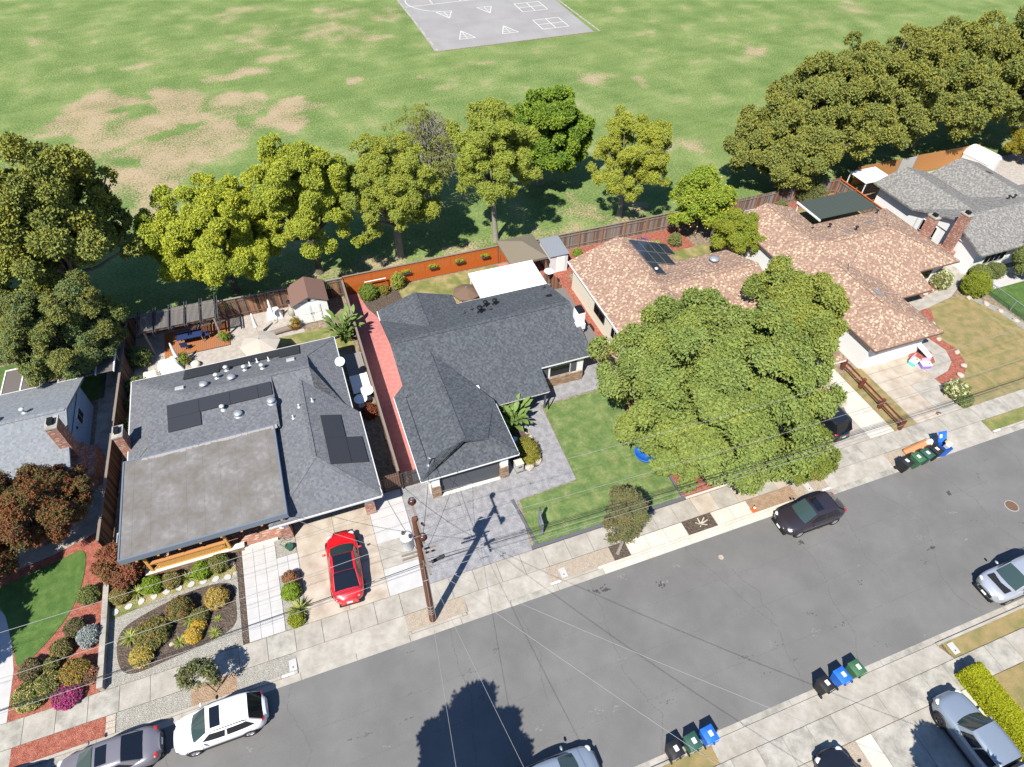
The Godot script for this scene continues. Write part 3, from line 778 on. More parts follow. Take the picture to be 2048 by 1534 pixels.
	patch("mulch_bed", [Vector2(50.1, -29.45), Vector2(53.0, -30.05), Vector2(53.3, -31.0), Vector2(50.0, -31.0)], "mulch_red", 0.02)
	patch("gravel_bed", [Vector2(53.6, -28.6), Vector2(54.3, -28.5), Vector2(55.6, -25.5), Vector2(56.0, -18.05), Vector2(55.2, -18.05), Vector2(54.9, -25.2)], "pebbles", 0.02)
	patch("back_yard", rect(37.5, 54.5, -45.2, -38.0), "lawn_dry", 0.0)
	patch("mulch_bed", rect(37.5, 54.5, -46.5, -45.2), "mulch_red", 0.004)
	patch("side_path", rect(35.2, 38.3, -38.0, -26.5), "concrete_old", -0.005)
	# --- stone-grey house
	patch("lawn", rect(56.05, 80.0, -28.2, -18.05), "lawn_deep", 0.0)
	patch("path", rect(56.3, 62.0, -30.2, -28.2), "concrete_cool", 0.012)
	patch("lawn", rect(59.6, 66.0, -46.9, -38.0), "lawn_deep", 0.0)
	patch("patio", rect(66.0, 84.0, -46.9, -38.0), "patio", 0.0)
	patch("side_path", rect(54.6, 56.6, -46.9, -30.2), "concrete_old", 0.0)

# ------------------------------------------------------------------ roofs and houses
func roof_mesh(polys: Array, thick := 0.17) -> ArrayMesh:
	# a shell: each top polygon gets its own UVs (u along the eave, v down the slope), a parallel underside and an edge
	var st := begin()
	var edges := {}
	for poly: Array in polys:
		var n := Vector3.ZERO
		for i in range(1, poly.size() - 1):
			n += (poly[i] - poly[0]).cross(poly[i + 1] - poly[0])
		n = n.normalized()
		if n.y < -0.01:
			poly.reverse()
			n = -n
		var down := (Vector3.DOWN - n * Vector3.DOWN.dot(n))
		down = down.normalized() if down.length() > 0.05 else Vector3(0, 0, 1)
		var along := down.cross(n)
		for i in range(1, poly.size() - 1):
			for p: Vector3 in [poly[0], poly[i + 1], poly[i]]:
				st.set_uv(Vector2(p.dot(along), p.dot(down)))
				st.add_vertex(p)
		for i in range(1, poly.size() - 1):
			for p: Vector3 in [poly[0], poly[i], poly[i + 1]]:
				st.set_uv(Vector2(p.dot(along), p.dot(down)))
				st.add_vertex(p - Vector3(0, thick, 0))
		for i in poly.size():
			var a: Vector3 = poly[i]
			var b: Vector3 = poly[(i + 1) % poly.size()]
			var key := "%s|%s" % [a.snapped(Vector3.ONE * 0.01), b.snapped(Vector3.ONE * 0.01)]
			var rev := "%s|%s" % [b.snapped(Vector3.ONE * 0.01), a.snapped(Vector3.ONE * 0.01)]
			if edges.has(rev):
				edges.erase(rev)
			else:
				edges[key] = [a, b]
	for e: Array in edges.values():
		quad(st, e[0], e[1], e[1] - Vector3(0, thick, 0), e[0] - Vector3(0, thick, 0))
	return done(st)

func wing(axis: int, c: float, half: float, s0: float, s1: float, eave: float, pitch: float, e0: Array, e1: Array) -> Array:
	# polygons of a ridged roof. axis 0: ridge along X, c = z of the ridge; axis 1: ridge along Z, c = x of the ridge.
	# ends: ["gable"], ["hip"], ["dutch", setback], ["into", eave end at -half, eave end at +half, ridge end]
	var top := eave + pitch * half
	var P := func(s: float, t: float, h: float) -> Vector3:
		return Vector3(s, h, c + t) if axis == 0 else Vector3(c + t, h, s)
	var lo := []
	var hi := []
	var out := []
	var ends := []
	for k in 2:
		var e: Array = e0 if k == 0 else e1
		var s := s0 if k == 0 else s1
		var d := 1.0 if k == 0 else -1.0
		match e[0]:
			"gable":
				ends.append([[P.call(s, -half, eave)], [P.call(s, half, eave)], P.call(s, 0, top)])
			"hip":
				var r: Vector3 = P.call(s + d * half, 0, top)
				ends.append([[P.call(s, -half, eave)], [P.call(s, half, eave)], r])
				out.append([P.call(s, -half, eave), P.call(s, half, eave), r])
			"dutch":
				var b: float = e[1]
				var ll: Vector3 = P.call(s + d * b, -half + b, eave + pitch * b)
				var rr: Vector3 = P.call(s + d * b, half - b, eave + pitch * b)
				var o := -d * 0.18
				ends.append([[P.call(s, -half, eave), ll, P.call(s + d * b + o, -half + b + 0.001, eave + pitch * (b + 0.001))], [P.call(s, half, eave), rr, P.call(s + d * b + o, half - b - 0.001, eave + pitch * (b + 0.001))], P.call(s + d * b + o, 0, top)])
				out.append([P.call(s, -half, eave), P.call(s, half, eave), rr, ll])
				out.append([ll, rr, P.call(s + d * b, 0, top - 0.03)])
			"into":
				ends.append([[P.call(e[1], -half, eave)], [P.call(e[2], half, eave)], P.call(e[3], 0, top)])
	for side in 2:
		var poly := []
		poly.append_array(ends[0][side])
		poly.append(ends[0][2])
		poly.append(ends[1][2])
		var back: Array = ends[1][side].duplicate()
		back.reverse()
		poly.append_array(back)
		out.append(poly)
	return out

func roof(parent: Node, polys: Array, m: String) -> MeshInstance3D:
	return put("roof", roof_mesh(polys), mats[m], parent)

func ridge_caps(parent: Node, a: Vector3, b: Vector3, m: String, w := 0.3) -> void:
	# the overlapping cap shingles along a ridge or a hip
	var st := begin()
	var n := int(a.distance_to(b) / 0.24)
	for i in n:
		var p := a.lerp(b, float(i) / n)
		var q := a.lerp(b, float(i + 1) / n)
		st_bar(st, p + Vector3(0, 0.0, 0), q + Vector3(0, 0.008, 0), w, 0.012)
	var o := put("ridge_cap", done(st), mats[m], parent)
	o.set_meta("kind", "stuff")

func eave(parent: Node, a: Vector3, b: Vector3, m: String) -> void:
	# a gutter hung on the eave
	var st := begin()
	st_bar(st, a, b, 0.08, 0.11)
	put("gutter", done(st), mats[m], parent)

func wall_block(parent: Node, x0: float, x1: float, z0: float, z1: float, h: float, m: String) -> MeshInstance3D:
	return put("wall", box(x1 - x0, h + 0.1, z1 - z0), mats[m], parent, Vector3((x0 + x1) * 0.5, h * 0.5 - 0.05, (z0 + z1) * 0.5))

func gable_wall(parent: Node, x: float, z0: float, z1: float, h: float, top: float, t: float, m: String) -> void:
	# the triangle of wall under a gable that faces along X
	var st := begin()
	var zc := (z0 + z1) * 0.5
	var a := Vector3(x - t, h, z0); var b := Vector3(x - t, h, z1); var c := Vector3(x - t, top, zc)
	var d := Vector3(x + t, h, z0); var e := Vector3(x + t, h, z1); var f := Vector3(x + t, top, zc)
	tri(st, a, c, b); tri(st, d, e, f)
	quad(st, a, d, f, c); quad(st, b, c, f, e)
	put("gable", done(st), mats[m], parent)

func gable_wall_z(parent: Node, z: float, x0: float, x1: float, h: float, top: float, t: float, m: String) -> void:
	var st := begin()
	var xc := (x0 + x1) * 0.5
	var a := Vector3(x0, h, z - t); var b := Vector3(x1, h, z - t); var c := Vector3(xc, top, z - t)
	var d := Vector3(x0, h, z + t); var e := Vector3(x1, h, z + t); var f := Vector3(xc, top, z + t)
	tri(st, a, b, c); tri(st, d, f, e)
	quad(st, a, c, f, d); quad(st, b, e, f, c)
	put("gable", done(st), mats[m], parent)

func window(parent: Node, at: Vector3, w: float, h: float, turn: float, panes := 2, frame := "trim_white", depth := 0.08) -> Node3D:
	# a framed window set on a wall whose outward normal is +Z turned by turn
	var o := put("window", box(w, h, depth), mats[frame], parent, at, Vector3(0, turn, 0))
	var pw := (w - 0.06 * (panes + 1)) / panes
	for k in panes:
		put("pane", box(pw, h - 0.12, 0.02), mats["glass_dark"], o, Vector3(-w * 0.5 + 0.06 + pw * 0.5 + k * (pw + 0.06), 0, depth * 0.5 + 0.004))
	return o

func garage_door(parent: Node, x0: float, x1: float, z: float, h: float, m: String) -> void:
	var o := put("garage_door", box(x1 - x0, h, 0.06), mats[m], parent, Vector3((x0 + x1) * 0.5, h * 0.5, z))
	for k in 4:
		put("door_panel", box(x1 - x0 - 0.06, h / 4 - 0.03, 0.03), mats[m], o, Vector3(0, -h * 0.5 + h / 8 + k * h / 4, 0.045))

func vent(parent: Node, at: Vector3, m: String, kind := 0, s := 1.0) -> void:
	var st := begin()
	if kind == 0:      # a flue with a cap
		st_lathe(st, Vector3.ZERO, [Vector2(0.16, -0.1), Vector2(0.16, 0.04), Vector2(0.07, 0.06), Vector2(0.07, 0.34), Vector2(0.16, 0.34), Vector2(0.17, 0.4), Vector2(0.1, 0.46), Vector2(0.001, 0.48)], 12)
	elif kind == 1:    # a domed attic vent
		st_lathe(st, Vector3.ZERO, [Vector2(0.32, -0.1), Vector2(0.32, 0.03), Vector2(0.18, 0.05), Vector2(0.18, 0.16), Vector2(0.3, 0.17), Vector2(0.27, 0.25), Vector2(0.15, 0.31), Vector2(0.001, 0.33)], 16)
	elif kind == 2:    # a plain pipe
		st_lathe(st, Vector3.ZERO, [Vector2(0.12, -0.08), Vector2(0.12, 0.03), Vector2(0.04, 0.05), Vector2(0.04, 0.36), Vector2(0.001, 0.36)], 10)
	else:              # a low slant-back vent
		st_box(st, Vector3(0, 0.06, 0), Vector3(0.42, 0.12, 0.32))
		st_box(st, Vector3(0, 0.0, 0), Vector3(0.6, 0.06, 0.5))
	var o := put("roof_vent", done(st), mats[m], parent, at)
	o.scale = Vector3.ONE * s

func chimney(parent: Node, x: float, z: float, sx: float, sz: float, y0: float, y1: float, m: String) -> Node3D:
	var o := put("chimney", box(sx, y1 - y0, sz), mats[m], parent, Vector3(x, (y0 + y1) * 0.5, z))
	put("chimney_cap", box(sx + 0.1, 0.1, sz + 0.1), mats["concrete_old"], o, Vector3(0, (y1 - y0) * 0.5 + 0.052, 0))
	put("flue", box(sx * 0.5, 0.24, sz * 0.5), mats["metal_black"], o, Vector3(0, (y1 - y0) * 0.5 + 0.22, 0))
	return o

const PITCH := 0.345

func plane_panel(parent: Node, called: String, p: Callable, x0: float, x1: float, z0: float, z1: float, m: String, lift := 0.07, thick := 0.05) -> MeshInstance3D:
	# a flat panel lying on a roof slope; p gives the roof height at (x, z)
	var st := begin()
	var a := []
	for q: Vector2 in [Vector2(x0, z0), Vector2(x1, z0), Vector2(x1, z1), Vector2(x0, z1)]:
		a.append(Vector3(q.x, p.call(q.x, q.y) + lift, q.y))
	var d := Vector3(0, thick, 0)
	quad(st, a[0] + d, a[1] + d, a[2] + d, a[3] + d)
	for i in 4:
		quad(st, a[i], a[(i + 1) % 4], a[(i + 1) % 4] + d, a[i] + d)
	return put(called, done(st), mats[m], parent)

func settle(o: Node3D, at: Vector3) -> void:
	# move a thing's origin to its base
	for c: Node3D in o.get_children():
		c.position -= at
	o.position = at

func ranch(o: Node3D, dx: float, rm: String, wm: String, gut: String, north: float, garage_end: Array, east_end: Array) -> void:
	# main roof along the street, a garage wing to the front, a gabled wing to the back
	var P := PITCH
	roof(o, wing(0, -34.7, 4.5, 3.8 + dx, 17.9 + dx, 2.6, P, ["gable"], east_end), rm)
	roof(o, [[Vector3(9.0 + dx, 2.6, -30.2), Vector3(13.75 + dx, 2.6, -30.2), Vector3(13.75 + dx, 1.965, -28.36), Vector3(9.0 + dx, 1.965, -28.36)]], rm)
	roof(o, wing(1, 6.95 + dx, 3.1, north, -37.0, 2.6, P, ["gable"], ["into", -39.2, -39.2, -36.0]), rm)
	roof(o, wing(1, 6.25 + dx, 3.25, -33.0, -23.4, 2.6, P, ["into", -30.9, -28.4, -33.5], garage_end), rm)
	var rx := 17.75 if east_end[0] == "gable" else 13.4
	ridge_caps(o, Vector3(3.9 + dx, 4.155, -34.7), Vector3(rx + dx, 4.155, -34.7), rm)
	ridge_caps(o, Vector3(6.95 + dx, 3.67, north + 0.05), Vector3(6.95 + dx, 3.67, -36.1), rm)
	ridge_caps(o, Vector3(6.25 + dx, 3.722, -33.4), Vector3(6.25 + dx, 3.722, -24.9 if garage_end[0] == "dutch" else -26.7), rm)
	if garage_end[0] == "dutch":
		ridge_caps(o, Vector3(3.05 + dx, 2.61, -23.45), Vector3(4.55 + dx, 3.13, -24.95), rm)
		ridge_caps(o, Vector3(9.45 + dx, 2.61, -23.45), Vector3(7.95 + dx, 3.13, -24.95), rm)
	else:
		ridge_caps(o, Vector3(3.05 + dx, 2.61, -23.45), Vector3(6.25 + dx, 3.72, -26.65), rm)
		ridge_caps(o, Vector3(9.45 + dx, 2.61, -23.45), Vector3(6.25 + dx, 3.72, -26.65), rm)
	wall_block(o, 4.3 + dx, 17.35 + dx, -38.6, -30.5, 2.48, wm)
	wall_block(o, 3.6 + dx, 8.95 + dx, -31.2, -24.05, 2.48, wm)
	wall_block(o, 4.45 + dx, 9.4 + dx, north + 0.55, -38.4, 2.48, wm)
	gable_wall(o, 4.35 + dx, -38.6, -30.85, 2.4, 3.9, 0.06, wm)
	gable_wall_z(o, north + 0.6, 4.45 + dx, 9.4 + dx, 2.4, 3.4, 0.06, wm)
	if east_end[0] == "gable":
		gable_wall(o, 17.3 + dx, -38.6, -30.5, 2.4, 3.9, 0.06, wm)
	for e: Array in [[3.0, -23.42, 9.5, -23.42, 2.53], [9.5, -28.0, 9.5, -23.42, 2.53], [3.0, -30.9, 3.0, -23.42, 2.53], [9.6, -28.4, 13.75, -28.4, 1.9], [13.78, -30.22, 17.9, -30.22, 2.53], [10.05, -39.2, 17.9, -39.2, 2.53], [3.84, -38.9, 3.84, north, 2.53]]:
		eave(o, Vector3(e[0] + dx, e[4], e[1]), Vector3(e[2] + dx, e[4], e[3]), gut)

func house_charcoal() -> void:
	var o := thing("ranch_house", "white single storey house with charcoal shingle roof and dark garage door", "house", Vector3.ZERO, 0.0)
	ranch(o, 0.0, "roof_charcoal", "stucco_white", "trim_white", -40.4, ["dutch", 1.6], ["gable"])
	garage_door(o, 4.3, 8.3, -24.0, 2.2, "charcoal")
	put("threshold", box(4.4, 0.03, 0.22), mats["stucco_cream"], o, Vector3(6.3, 0.03, -23.78))
	for x: float in [3.95, 8.6]:
		var p := put("pillar", box(0.5, 1.25, 0.5), mats["stucco_white"], o, Vector3(x, 1.85, -23.95))
		put("stone_base", box(0.58, 1.15, 0.58), mats["stone_veneer"], p, Vector3(0, -1.22, 0))
	# front room: shutters, picture window, stone veneer below
	put("stone_base", box(3.5, 0.9, 0.12), mats["stone_veneer"], o, Vector3(15.6, 0.45, -30.45))
	window(o, Vector3(15.4, 1.6, -30.45), 1.7, 1.05, 0.0, 1)
	for x: float in [14.25, 16.55]:
		put("shutter", box(0.42, 1.05, 0.05), mats["charcoal"], o, Vector3(x, 1.6, -30.46))
	put("front_door", box(1.0, 2.05, 0.06), mats["charcoal"], o, Vector3(11.2, 1.03, -30.45))
	window(o, Vector3(12.6, 1.3, -30.47), 1.1, 0.9, 0.0, 2)
	put("porch_post", box(0.12, 1.9, 0.12), mats["charcoal"], o, Vector3(13.5, 0.95, -28.6))
	put("downspout", box(0.06, 1.9, 0.05), mats["metal_black"], o, Vector3(13.7, 0.95, -28.35))
	# white chimney astride the east edge
	var c := put("chimney", box(0.6, 4.55, 0.85), mats["stucco_white"], o, Vector3(17.95, 2.27, -33.1))
	put("chimney_shoulder", box(0.72, 0.5, 1.1), mats["stucco_white"], c, Vector3(-0.02, 1.05, 0))
	put("chimney_cap", box(0.5, 0.2, 0.75), mats["metal_black"], c, Vector3(0, 2.38, 0))
	var hN := func(x: float, z: float) -> float: return 4.15 - PITCH * absf(z + 34.7)
	for v: Array in [[11.9, -37.4, 0, 1.25], [12.65, -37.35, 0, 1.25], [11.15, -36.45, 0, 1.4], [10.75, -37.3, 2, 1.0], [10.05, -36.95, 2, 0.8], [12.05, -36.5, 2, 1.0], [17.0, -36.6, 3, 0.8], [17.3, -38.4, 2, 1.0], [5.9, -34.9, 2, 0.35], [4.9, -35.6, 2, 0.35]]:
		vent(o, Vector3(v[0], hN.call(v[0], v[1]), v[1]), "metal_black", v[2], v[3])
	# service mast on the garage roof
	var st := begin()
	st_tube(st, [Vector3(3.75, 2.6, -24.3), Vector3(3.75, 3.55, -24.3), Vector3(3.8, 3.68, -24.25), Vector3(3.9, 3.62, -24.2)], [0.04])
	st_lathe(st, Vector3(3.75, 2.86, -24.3), [Vector2(0.16, -0.06), Vector2(0.14, 0.04), Vector2(0.05, 0.12)], 10)
	put("service_mast", done(st), mats["metal_grey"], o)
	st = begin()
	st_tube(st, [Vector3(3.75, 2.92, -24.5), Vector3(3.75, 2.92, -30.2)], [0.012], 5)
	st_tube(st, [Vector3(3.75, 3.0, -30.2), Vector3(3.95, 3.3, -30.25)], [0.02], 5)
	put("roof_cable", done(st), mats["metal_black"], o)
	# lean-to over the side passage
	st = begin()
	for k in 8:
		st_box(st, Vector3(18.62, 2.3, -38.3 + k * 0.93), Vector3(1.1, 0.08, 0.05))
	st_box(st, Vector3(19.15, 2.3, -35.1), Vector3(0.06, 0.1, 7.0))
	put("lean_to_frame", done(st), mats["wood_lath"], o)
	put("lean_to_sheet", box(1.14, 0.02, 6.9), mats["corrugated_dim"], o, Vector3(18.6, 2.36, -35.1))
	settle(o, Vector3(10.5, 0, -33))

func house_dry_lawn() -> void:
	var o := thing("ranch_house", "white house with brown speckled shingle roof facing a dry yellow lawn", "house")
	var rm := "roof_brown"
	roof(o, wing(1, 41.5, 3.3, -42.4, -23.4, 2.6, PITCH, ["gable"], ["hip"]), rm)
	roof(o, wing(0, -34.7, 4.5, 38.26, 53.4, 2.6, PITCH, ["hip"], ["hip"]), rm)
	roof(o, [[Vector3(44.2, 2.6, -30.2), Vector3(48.95, 2.6, -30.2), Vector3(48.95, 1.965, -28.36), Vector3(44.2, 1.965, -28.36)]], rm)
	ridge_caps(o, Vector3(42.8, 4.155, -34.7), Vector3(48.9, 4.155, -34.7), rm)
	ridge_caps(o, Vector3(41.5, 3.745, -42.3), Vector3(41.5, 3.745, -37.3), rm)
	ridge_caps(o, Vector3(41.5, 3.745, -32.3), Vector3(41.5, 3.745, -26.8), rm)
	for q: Array in [[38.25, -23.45, 41.5, -26.7, 3.735], [44.75, -23.45, 41.5, -26.7, 3.735], [53.35, -30.25, 48.95, -34.65, 4.14], [53.35, -39.15, 48.95, -34.75, 4.14]]:
		ridge_caps(o, Vector3(q[0], 2.61, q[1]), Vector3(q[2], q[4], q[3]), rm)
	wall_block(o, 38.45, 52.85, -38.6, -30.85, 2.48, "stucco_white")
	wall_block(o, 38.48, 44.2, -31.2, -24.05, 2.48, "stucco_white")
	wall_block(o, 38.48, 44.2, -41.9, -38.4, 2.48, "stucco_white")
	gable_wall_z(o, -41.85, 38.75, 44.2, 2.4, 3.5, 0.06, "stucco_white")
	for e: Array in [[38.2, -23.37, 44.8, -23.37, 2.53], [44.83, -28.4, 44.83, -23.4, 2.53], [38.17, -42.4, 38.17, -23.4, 2.53], [44.8, -28.33, 48.95, -28.33, 1.9], [48.98, -30.17, 53.4, -30.17, 2.53], [44.9, -39.23, 53.4, -39.23, 2.53], [53.43, -39.2, 53.43, -30.2, 2.53]]:
		eave(o, Vector3(e[0], e[4], e[1]), Vector3(e[2], e[4], e[3]), "wood_brown")
	garage_door(o, 39.5, 43.4, -24.0, 2.2, "trim_white")
	window(o, Vector3(50.6, 1.4, -30.82), 1.9, 1.2, 0.0, 3, "wood_dark")
	put("front_door", box(1.0, 2.05, 0.06), mats["wood_dark"], o, Vector3(46.6, 1.03, -30.8))
	chimney(o, 53.5, -34.4, 0.55, 0.85, 0.0, 4.5, "brick")
	var h := func(x: float, z: float) -> float: return 4.15 - PITCH * absf(z + 34.7)
	for v: Array in [[45.3, -37.8, 0, 0.9], [46.4, -35.9, 0, 0.9], [44.0, -38.4, 3, 0.6], [51.6, -38.6, 0, 0.8]]:
		vent(o, Vector3(v[0], h.call(v[0], v[1]), v[1]), "metal_black", v[2], v[3])
	for p: Array in [[45.2, 46.0, -36.2, -35.7], [48.6, 49.5, -37.2, -36.7], [41.3, 41.9, -38.6, -38.0]]:
		plane_panel(o, "patched_shingles", h, p[0], p[1], p[2], p[3], "roof_stone", 0.01, 0.02)
	var hg := func(x: float, z: float) -> float: return 3.72 - PITCH * absf(x - 41.45)
	plane_panel(o, "skylight", hg, 41.9, 42.6, -28.6, -27.9, "metal_flash", 0.05, 0.06)
	var st := begin()
	st_tube(st, [Vector3(41.6, 3.7, -31.2), Vector3(41.7, 5.6, -31.2)], [0.03], 6)
	put("mast", done(st), mats["metal_grey"], o)
	st = begin()
	st_tube(st, [Vector3(41.9, 3.6, -39.6), Vector3(42.0, 5.3, -39.6)], [0.03], 6)
	put("mast", done(st), mats["metal_grey"], o)
	settle(o, Vector3(46.0, 0, -33))

func house_tree() -> void:
	# the brown house half hidden by the big street-front tree; plan mirrored
	var o := thing("ranch_house", "cream house with brown speckled roof and solar panels, partly hidden by large tree", "house")
	var P := PITCH
	roof(o, wing(0, -34.3, 4.1, 25.5, 34.85, 2.6, P, ["into", 29.0, 29.0, 25.6], ["gable"]), "roof_brown")
	roof(o, wing(1, 25.3, 4.45, -41.5, -29.0, 2.6, P, ["gable"], ["hip"]), "roof_brown")
	roof(o, wing(1, 32.3, 3.2, -33.0, -23.4, 2.6, P, ["into", -29.0, -30.9, -33.5], ["hip"]), "roof_brown")
	roof(o, [[Vector3(24.5, 2.6, -30.2), Vector3(29.4, 2.6, -30.2), Vector3(29.4, 1.97, -28.36), Vector3(24.5, 1.97, -28.36)]], "roof_brown")
	ridge_caps(o, Vector3(25.3, 4.135, -41.4), Vector3(25.3, 4.135, -33.5), "roof_brown")
	ridge_caps(o, Vector3(25.8, 4.02, -34.3), Vector3(34.8, 4.02, -34.3), "roof_brown")
	wall_block(o, 21.08, 34.3, -37.9, -29.6, 2.48, "stucco_cream")
	wall_block(o, 21.11, 29.2, -40.9, -37.8, 2.48, "stucco_cream")
	wall_block(o, 29.7, 34.95, -31.0, -24.1, 2.48, "stucco_cream")
	gable_wall_z(o, -40.85, 21.4, 29.2, 2.4, 3.9, 0.05, "stucco_cream")
	eave(o, Vector3(20.8, 2.53, -41.5), Vector3(20.8, 2.53, -29.0), "trim_white")
	eave(o, Vector3(29.75, 2.53, -41.5), Vector3(29.75, 2.53, -38.5), "wood_brown")
	eave(o, Vector3(29.8, 2.53, -38.42), Vector3(34.85, 2.53, -38.42), "wood_brown")
	eave(o, Vector3(29.1, 2.53, -23.42), Vector3(35.5, 2.53, -23.42), "trim_white")
	garage_door(o, 30.3, 34.3, -24.03, 2.2, "trim_white")
	window(o, Vector3(21.06, 1.5, -35.4), 1.9, 0.9, -PI / 2, 2, "charcoal")
	window(o, Vector3(21.06, 1.5, -32.6), 1.2, 1.0, -PI / 2, 2)
	window(o, Vector3(24.0, 1.4, -30.84), 1.8, 1.2, 0.0, 2)
	var hE := func(x: float, z: float) -> float: return 4.135 - P * absf(x - 25.3)
	# photovoltaic modules: rows of four, three and one
	for m: Array in [[0, 0], [0, 1], [0, 2], [0, 3], [1, 0], [1, 1], [1, 2], [2, 0]]:
		var z0: float = -41.0 + m[0] * 1.72
		var x0: float = 26.15 + m[1] * 1.02
		var f := plane_panel(o, "solar_panel", hE, x0, x0 + 1.0, z0, z0 + 1.68, "panel_frame", 0.1, 0.04)
		plane_panel(f, "cells", hE, x0 + 0.03, x0 + 0.97, z0 + 0.03, z0 + 1.65, "panel_cells", 0.143, 0.006)
	vent(o, Vector3(26.4, 3.7, -36.4), "metal_white", 0, 0.9)
	vent(o, Vector3(32.2, 3.2, -36.6), "metal_flash", 1, 1.5)
	var st := begin()
	st_tube(st, [Vector3(26.6, 3.75, -35.9), Vector3(28.6, 3.1, -36.6), Vector3(29.4, 2.95, -37.3), Vector3(29.9, 2.75, -38.2)], [0.025], 5)
	put("conduit", done(st), mats["metal_grey"], o)
	settle(o, Vector3(28.0, 0, -33))

func house_flat_roof() -> void:
	var o := thing("ranch_house", "grey shingle roofed house with large flat roof section and pool heating panels", "house")
	var P := PITCH
	roof(o, wing(0, -34.6, 4.05, -14.1, 0.1, 2.5, P, ["hip"], ["dutch", 2.3]), "roof_grey")
	roof(o, wing(1, -2.85, 3.35, -33.0, -23.35, 2.5, P, ["into", -30.4, -30.5, -33.85], ["hip"]), "roof_grey")
	roof(o, [[Vector3(-12.6, 3.9, -34.55), Vector3(-4.6, 3.9, -34.55), Vector3(-4.6, 3.36, -30.25), Vector3(-12.6, 3.36, -30.25)]], "roof_grey")
	for c: Array in [[Vector3(-10.0, 3.9, -34.6), Vector3(-2.0, 3.9, -34.6)], [Vector3(-14.05, 2.51, -38.6), Vector3(-10.1, 3.88, -34.65)], [Vector3(-14.05, 2.51, -30.6), Vector3(-10.1, 3.88, -34.55)], [Vector3(0.05, 2.51, -38.6), Vector3(-2.15, 3.28, -36.4)], [Vector3(0.05, 2.51, -30.6), Vector3(-2.15, 3.28, -32.8)], [Vector3(-2.85, 3.66, -33.6), Vector3(-2.85, 3.66, -26.75)], [Vector3(0.45, 2.51, -23.4), Vector3(-2.85, 3.65, -26.7)], [Vector3(-6.15, 2.51, -23.4), Vector3(-2.85, 3.65, -26.7)]]:
		ridge_caps(o, c[0], c[1], "roof_grey", 0.26)
	wall_block(o, -13.5, -0.5, -38.1, -31.0, 2.4, "stucco_beige")
	wall_block(o, -13.3, -5.6, -30.2, -26.6, 3.15, "stucco_beige")
	wall_block(o, -5.6, -0.1, -31.2, -25.2, 2.4, "stucco_beige")
	garage_door(o, -5.1, -0.7, -25.14, 2.15, "wood_dark")
	for e: Array in [[-14.1, -38.68, 0.1, -38.68], [-14.13, -38.65, -14.13, -30.6], [0.13, -38.65, 0.13, -30.55], [-6.2, -23.32, 0.5, -23.32], [0.53, -30.5, 0.53, -23.35]]:
		eave(o, Vector3(e[0], 2.43, e[1]), Vector3(e[2], 2.43, e[3]), "trim_pale")
	# flat roof
	var f := put("flat_roof", box(8.9, 0.34, 6.95), mats["membrane"], o, Vector3(-9.45, 3.28, -26.85))
	for s: Array in [[-9.45, -23.33, 9.06, 0.09], [-9.45, -30.36, 9.06, 0.09]]:
		put("edge_trim", box(s[2], 0.42, s[3]), mats["metal_slate"], f, Vector3(s[0] + 9.45, 0.0, s[1] + 26.85))
	for x: float in [-13.94, -4.96]:
		put("edge_trim", box(0.09, 0.42, 6.94), mats["metal_slate"], f, Vector3(x + 9.45, 0.0, 0))
	for k in 9:
		put("membrane_seam", box(0.09, 0.006, 6.8), mats["membrane"], f, Vector3(-3.9 + k * 0.98, 0.173, 0))
	var st := begin()
	for k in 22:
		var x := -12.9 + k * 0.37
		st_bar(st, Vector3(x, 3.46, -30.24 + rnd(-0.06, 0.06)), Vector3(x + 0.37, 3.46, -30.24 + rnd(-0.06, 0.06)), rnd(0.16, 0.34), 0.03)
	put("tar_flashing", done(st), mats["membrane_light"], f).position = Vector3(9.45, -3.28, 26.85)
	for k in 8:
		put("rafter_tail", box(0.12, 0.16, 0.9), mats["wood_gold"], o, Vector3(-13.2 + k * 1.12, 3.0, -23.75))
	# porch under the flat roof
	put("porch_floor", box(7.6, 0.3, 2.5), mats["brick"], o, Vector3(-9.6, 0.12, -25.4))
	put("porch_wall", box(5.4, 0.45, 0.22), mats["stone_veneer"], o, Vector3(-10.9, 0.2, -24.1))
	put("wall_coping", box(5.6, 0.08, 0.34), mats["stucco_cream"], o, Vector3(-10.9, 0.47, -24.1))
	for x: float in [-13.25, -8.9]:
		put("porch_post", box(0.15, 2.65, 0.15), mats["wood_gold"], o, Vector3(x, 1.8, -24.1))
	var r := put("railing", box(4.2, 0.09, 0.2), mats["wood_cedar"], o, Vector3(-11.08, 1.28, -24.1))
	put("bottom_rail", box(4.2, 0.06, 0.08), mats["wood_gold"], r, Vector3(0, -0.68, 0))
	var lat := begin()
	var z := 0.0
	for k in 34:
		var x := -2.05 + k * 0.12
		st_bar(lat, Vector3(maxf(x, -2.05), -0.66, 0.01), Vector3(minf(x + 0.6, 2.05), -0.06, 0.01), 0.02, 0.045)
		st_bar(lat, Vector3(minf(x + 0.6, 2.05), -0.66, -0.015), Vector3(maxf(x, -2.05), -0.06, -0.015), 0.02, 0.045)
	put("lattice", done(lat), mats["wood_gold"], r).set_meta("kind", "stuff")
	put("porch_step", box(2.3, 0.16, 0.9), mats["stucco_cream"], o, Vector3(-7.35, 0.06, -24.45))
	for x: float in [-5.55, -0.35]:
		var p := put("pillar", box(0.55, 1.2, 0.55), mats["stucco_white"], o, Vector3(x, 1.8, -24.2))
		put("brick_base", box(0.62, 1.2, 0.62), mats["brick"], p, Vector3(0, -1.2, 0))
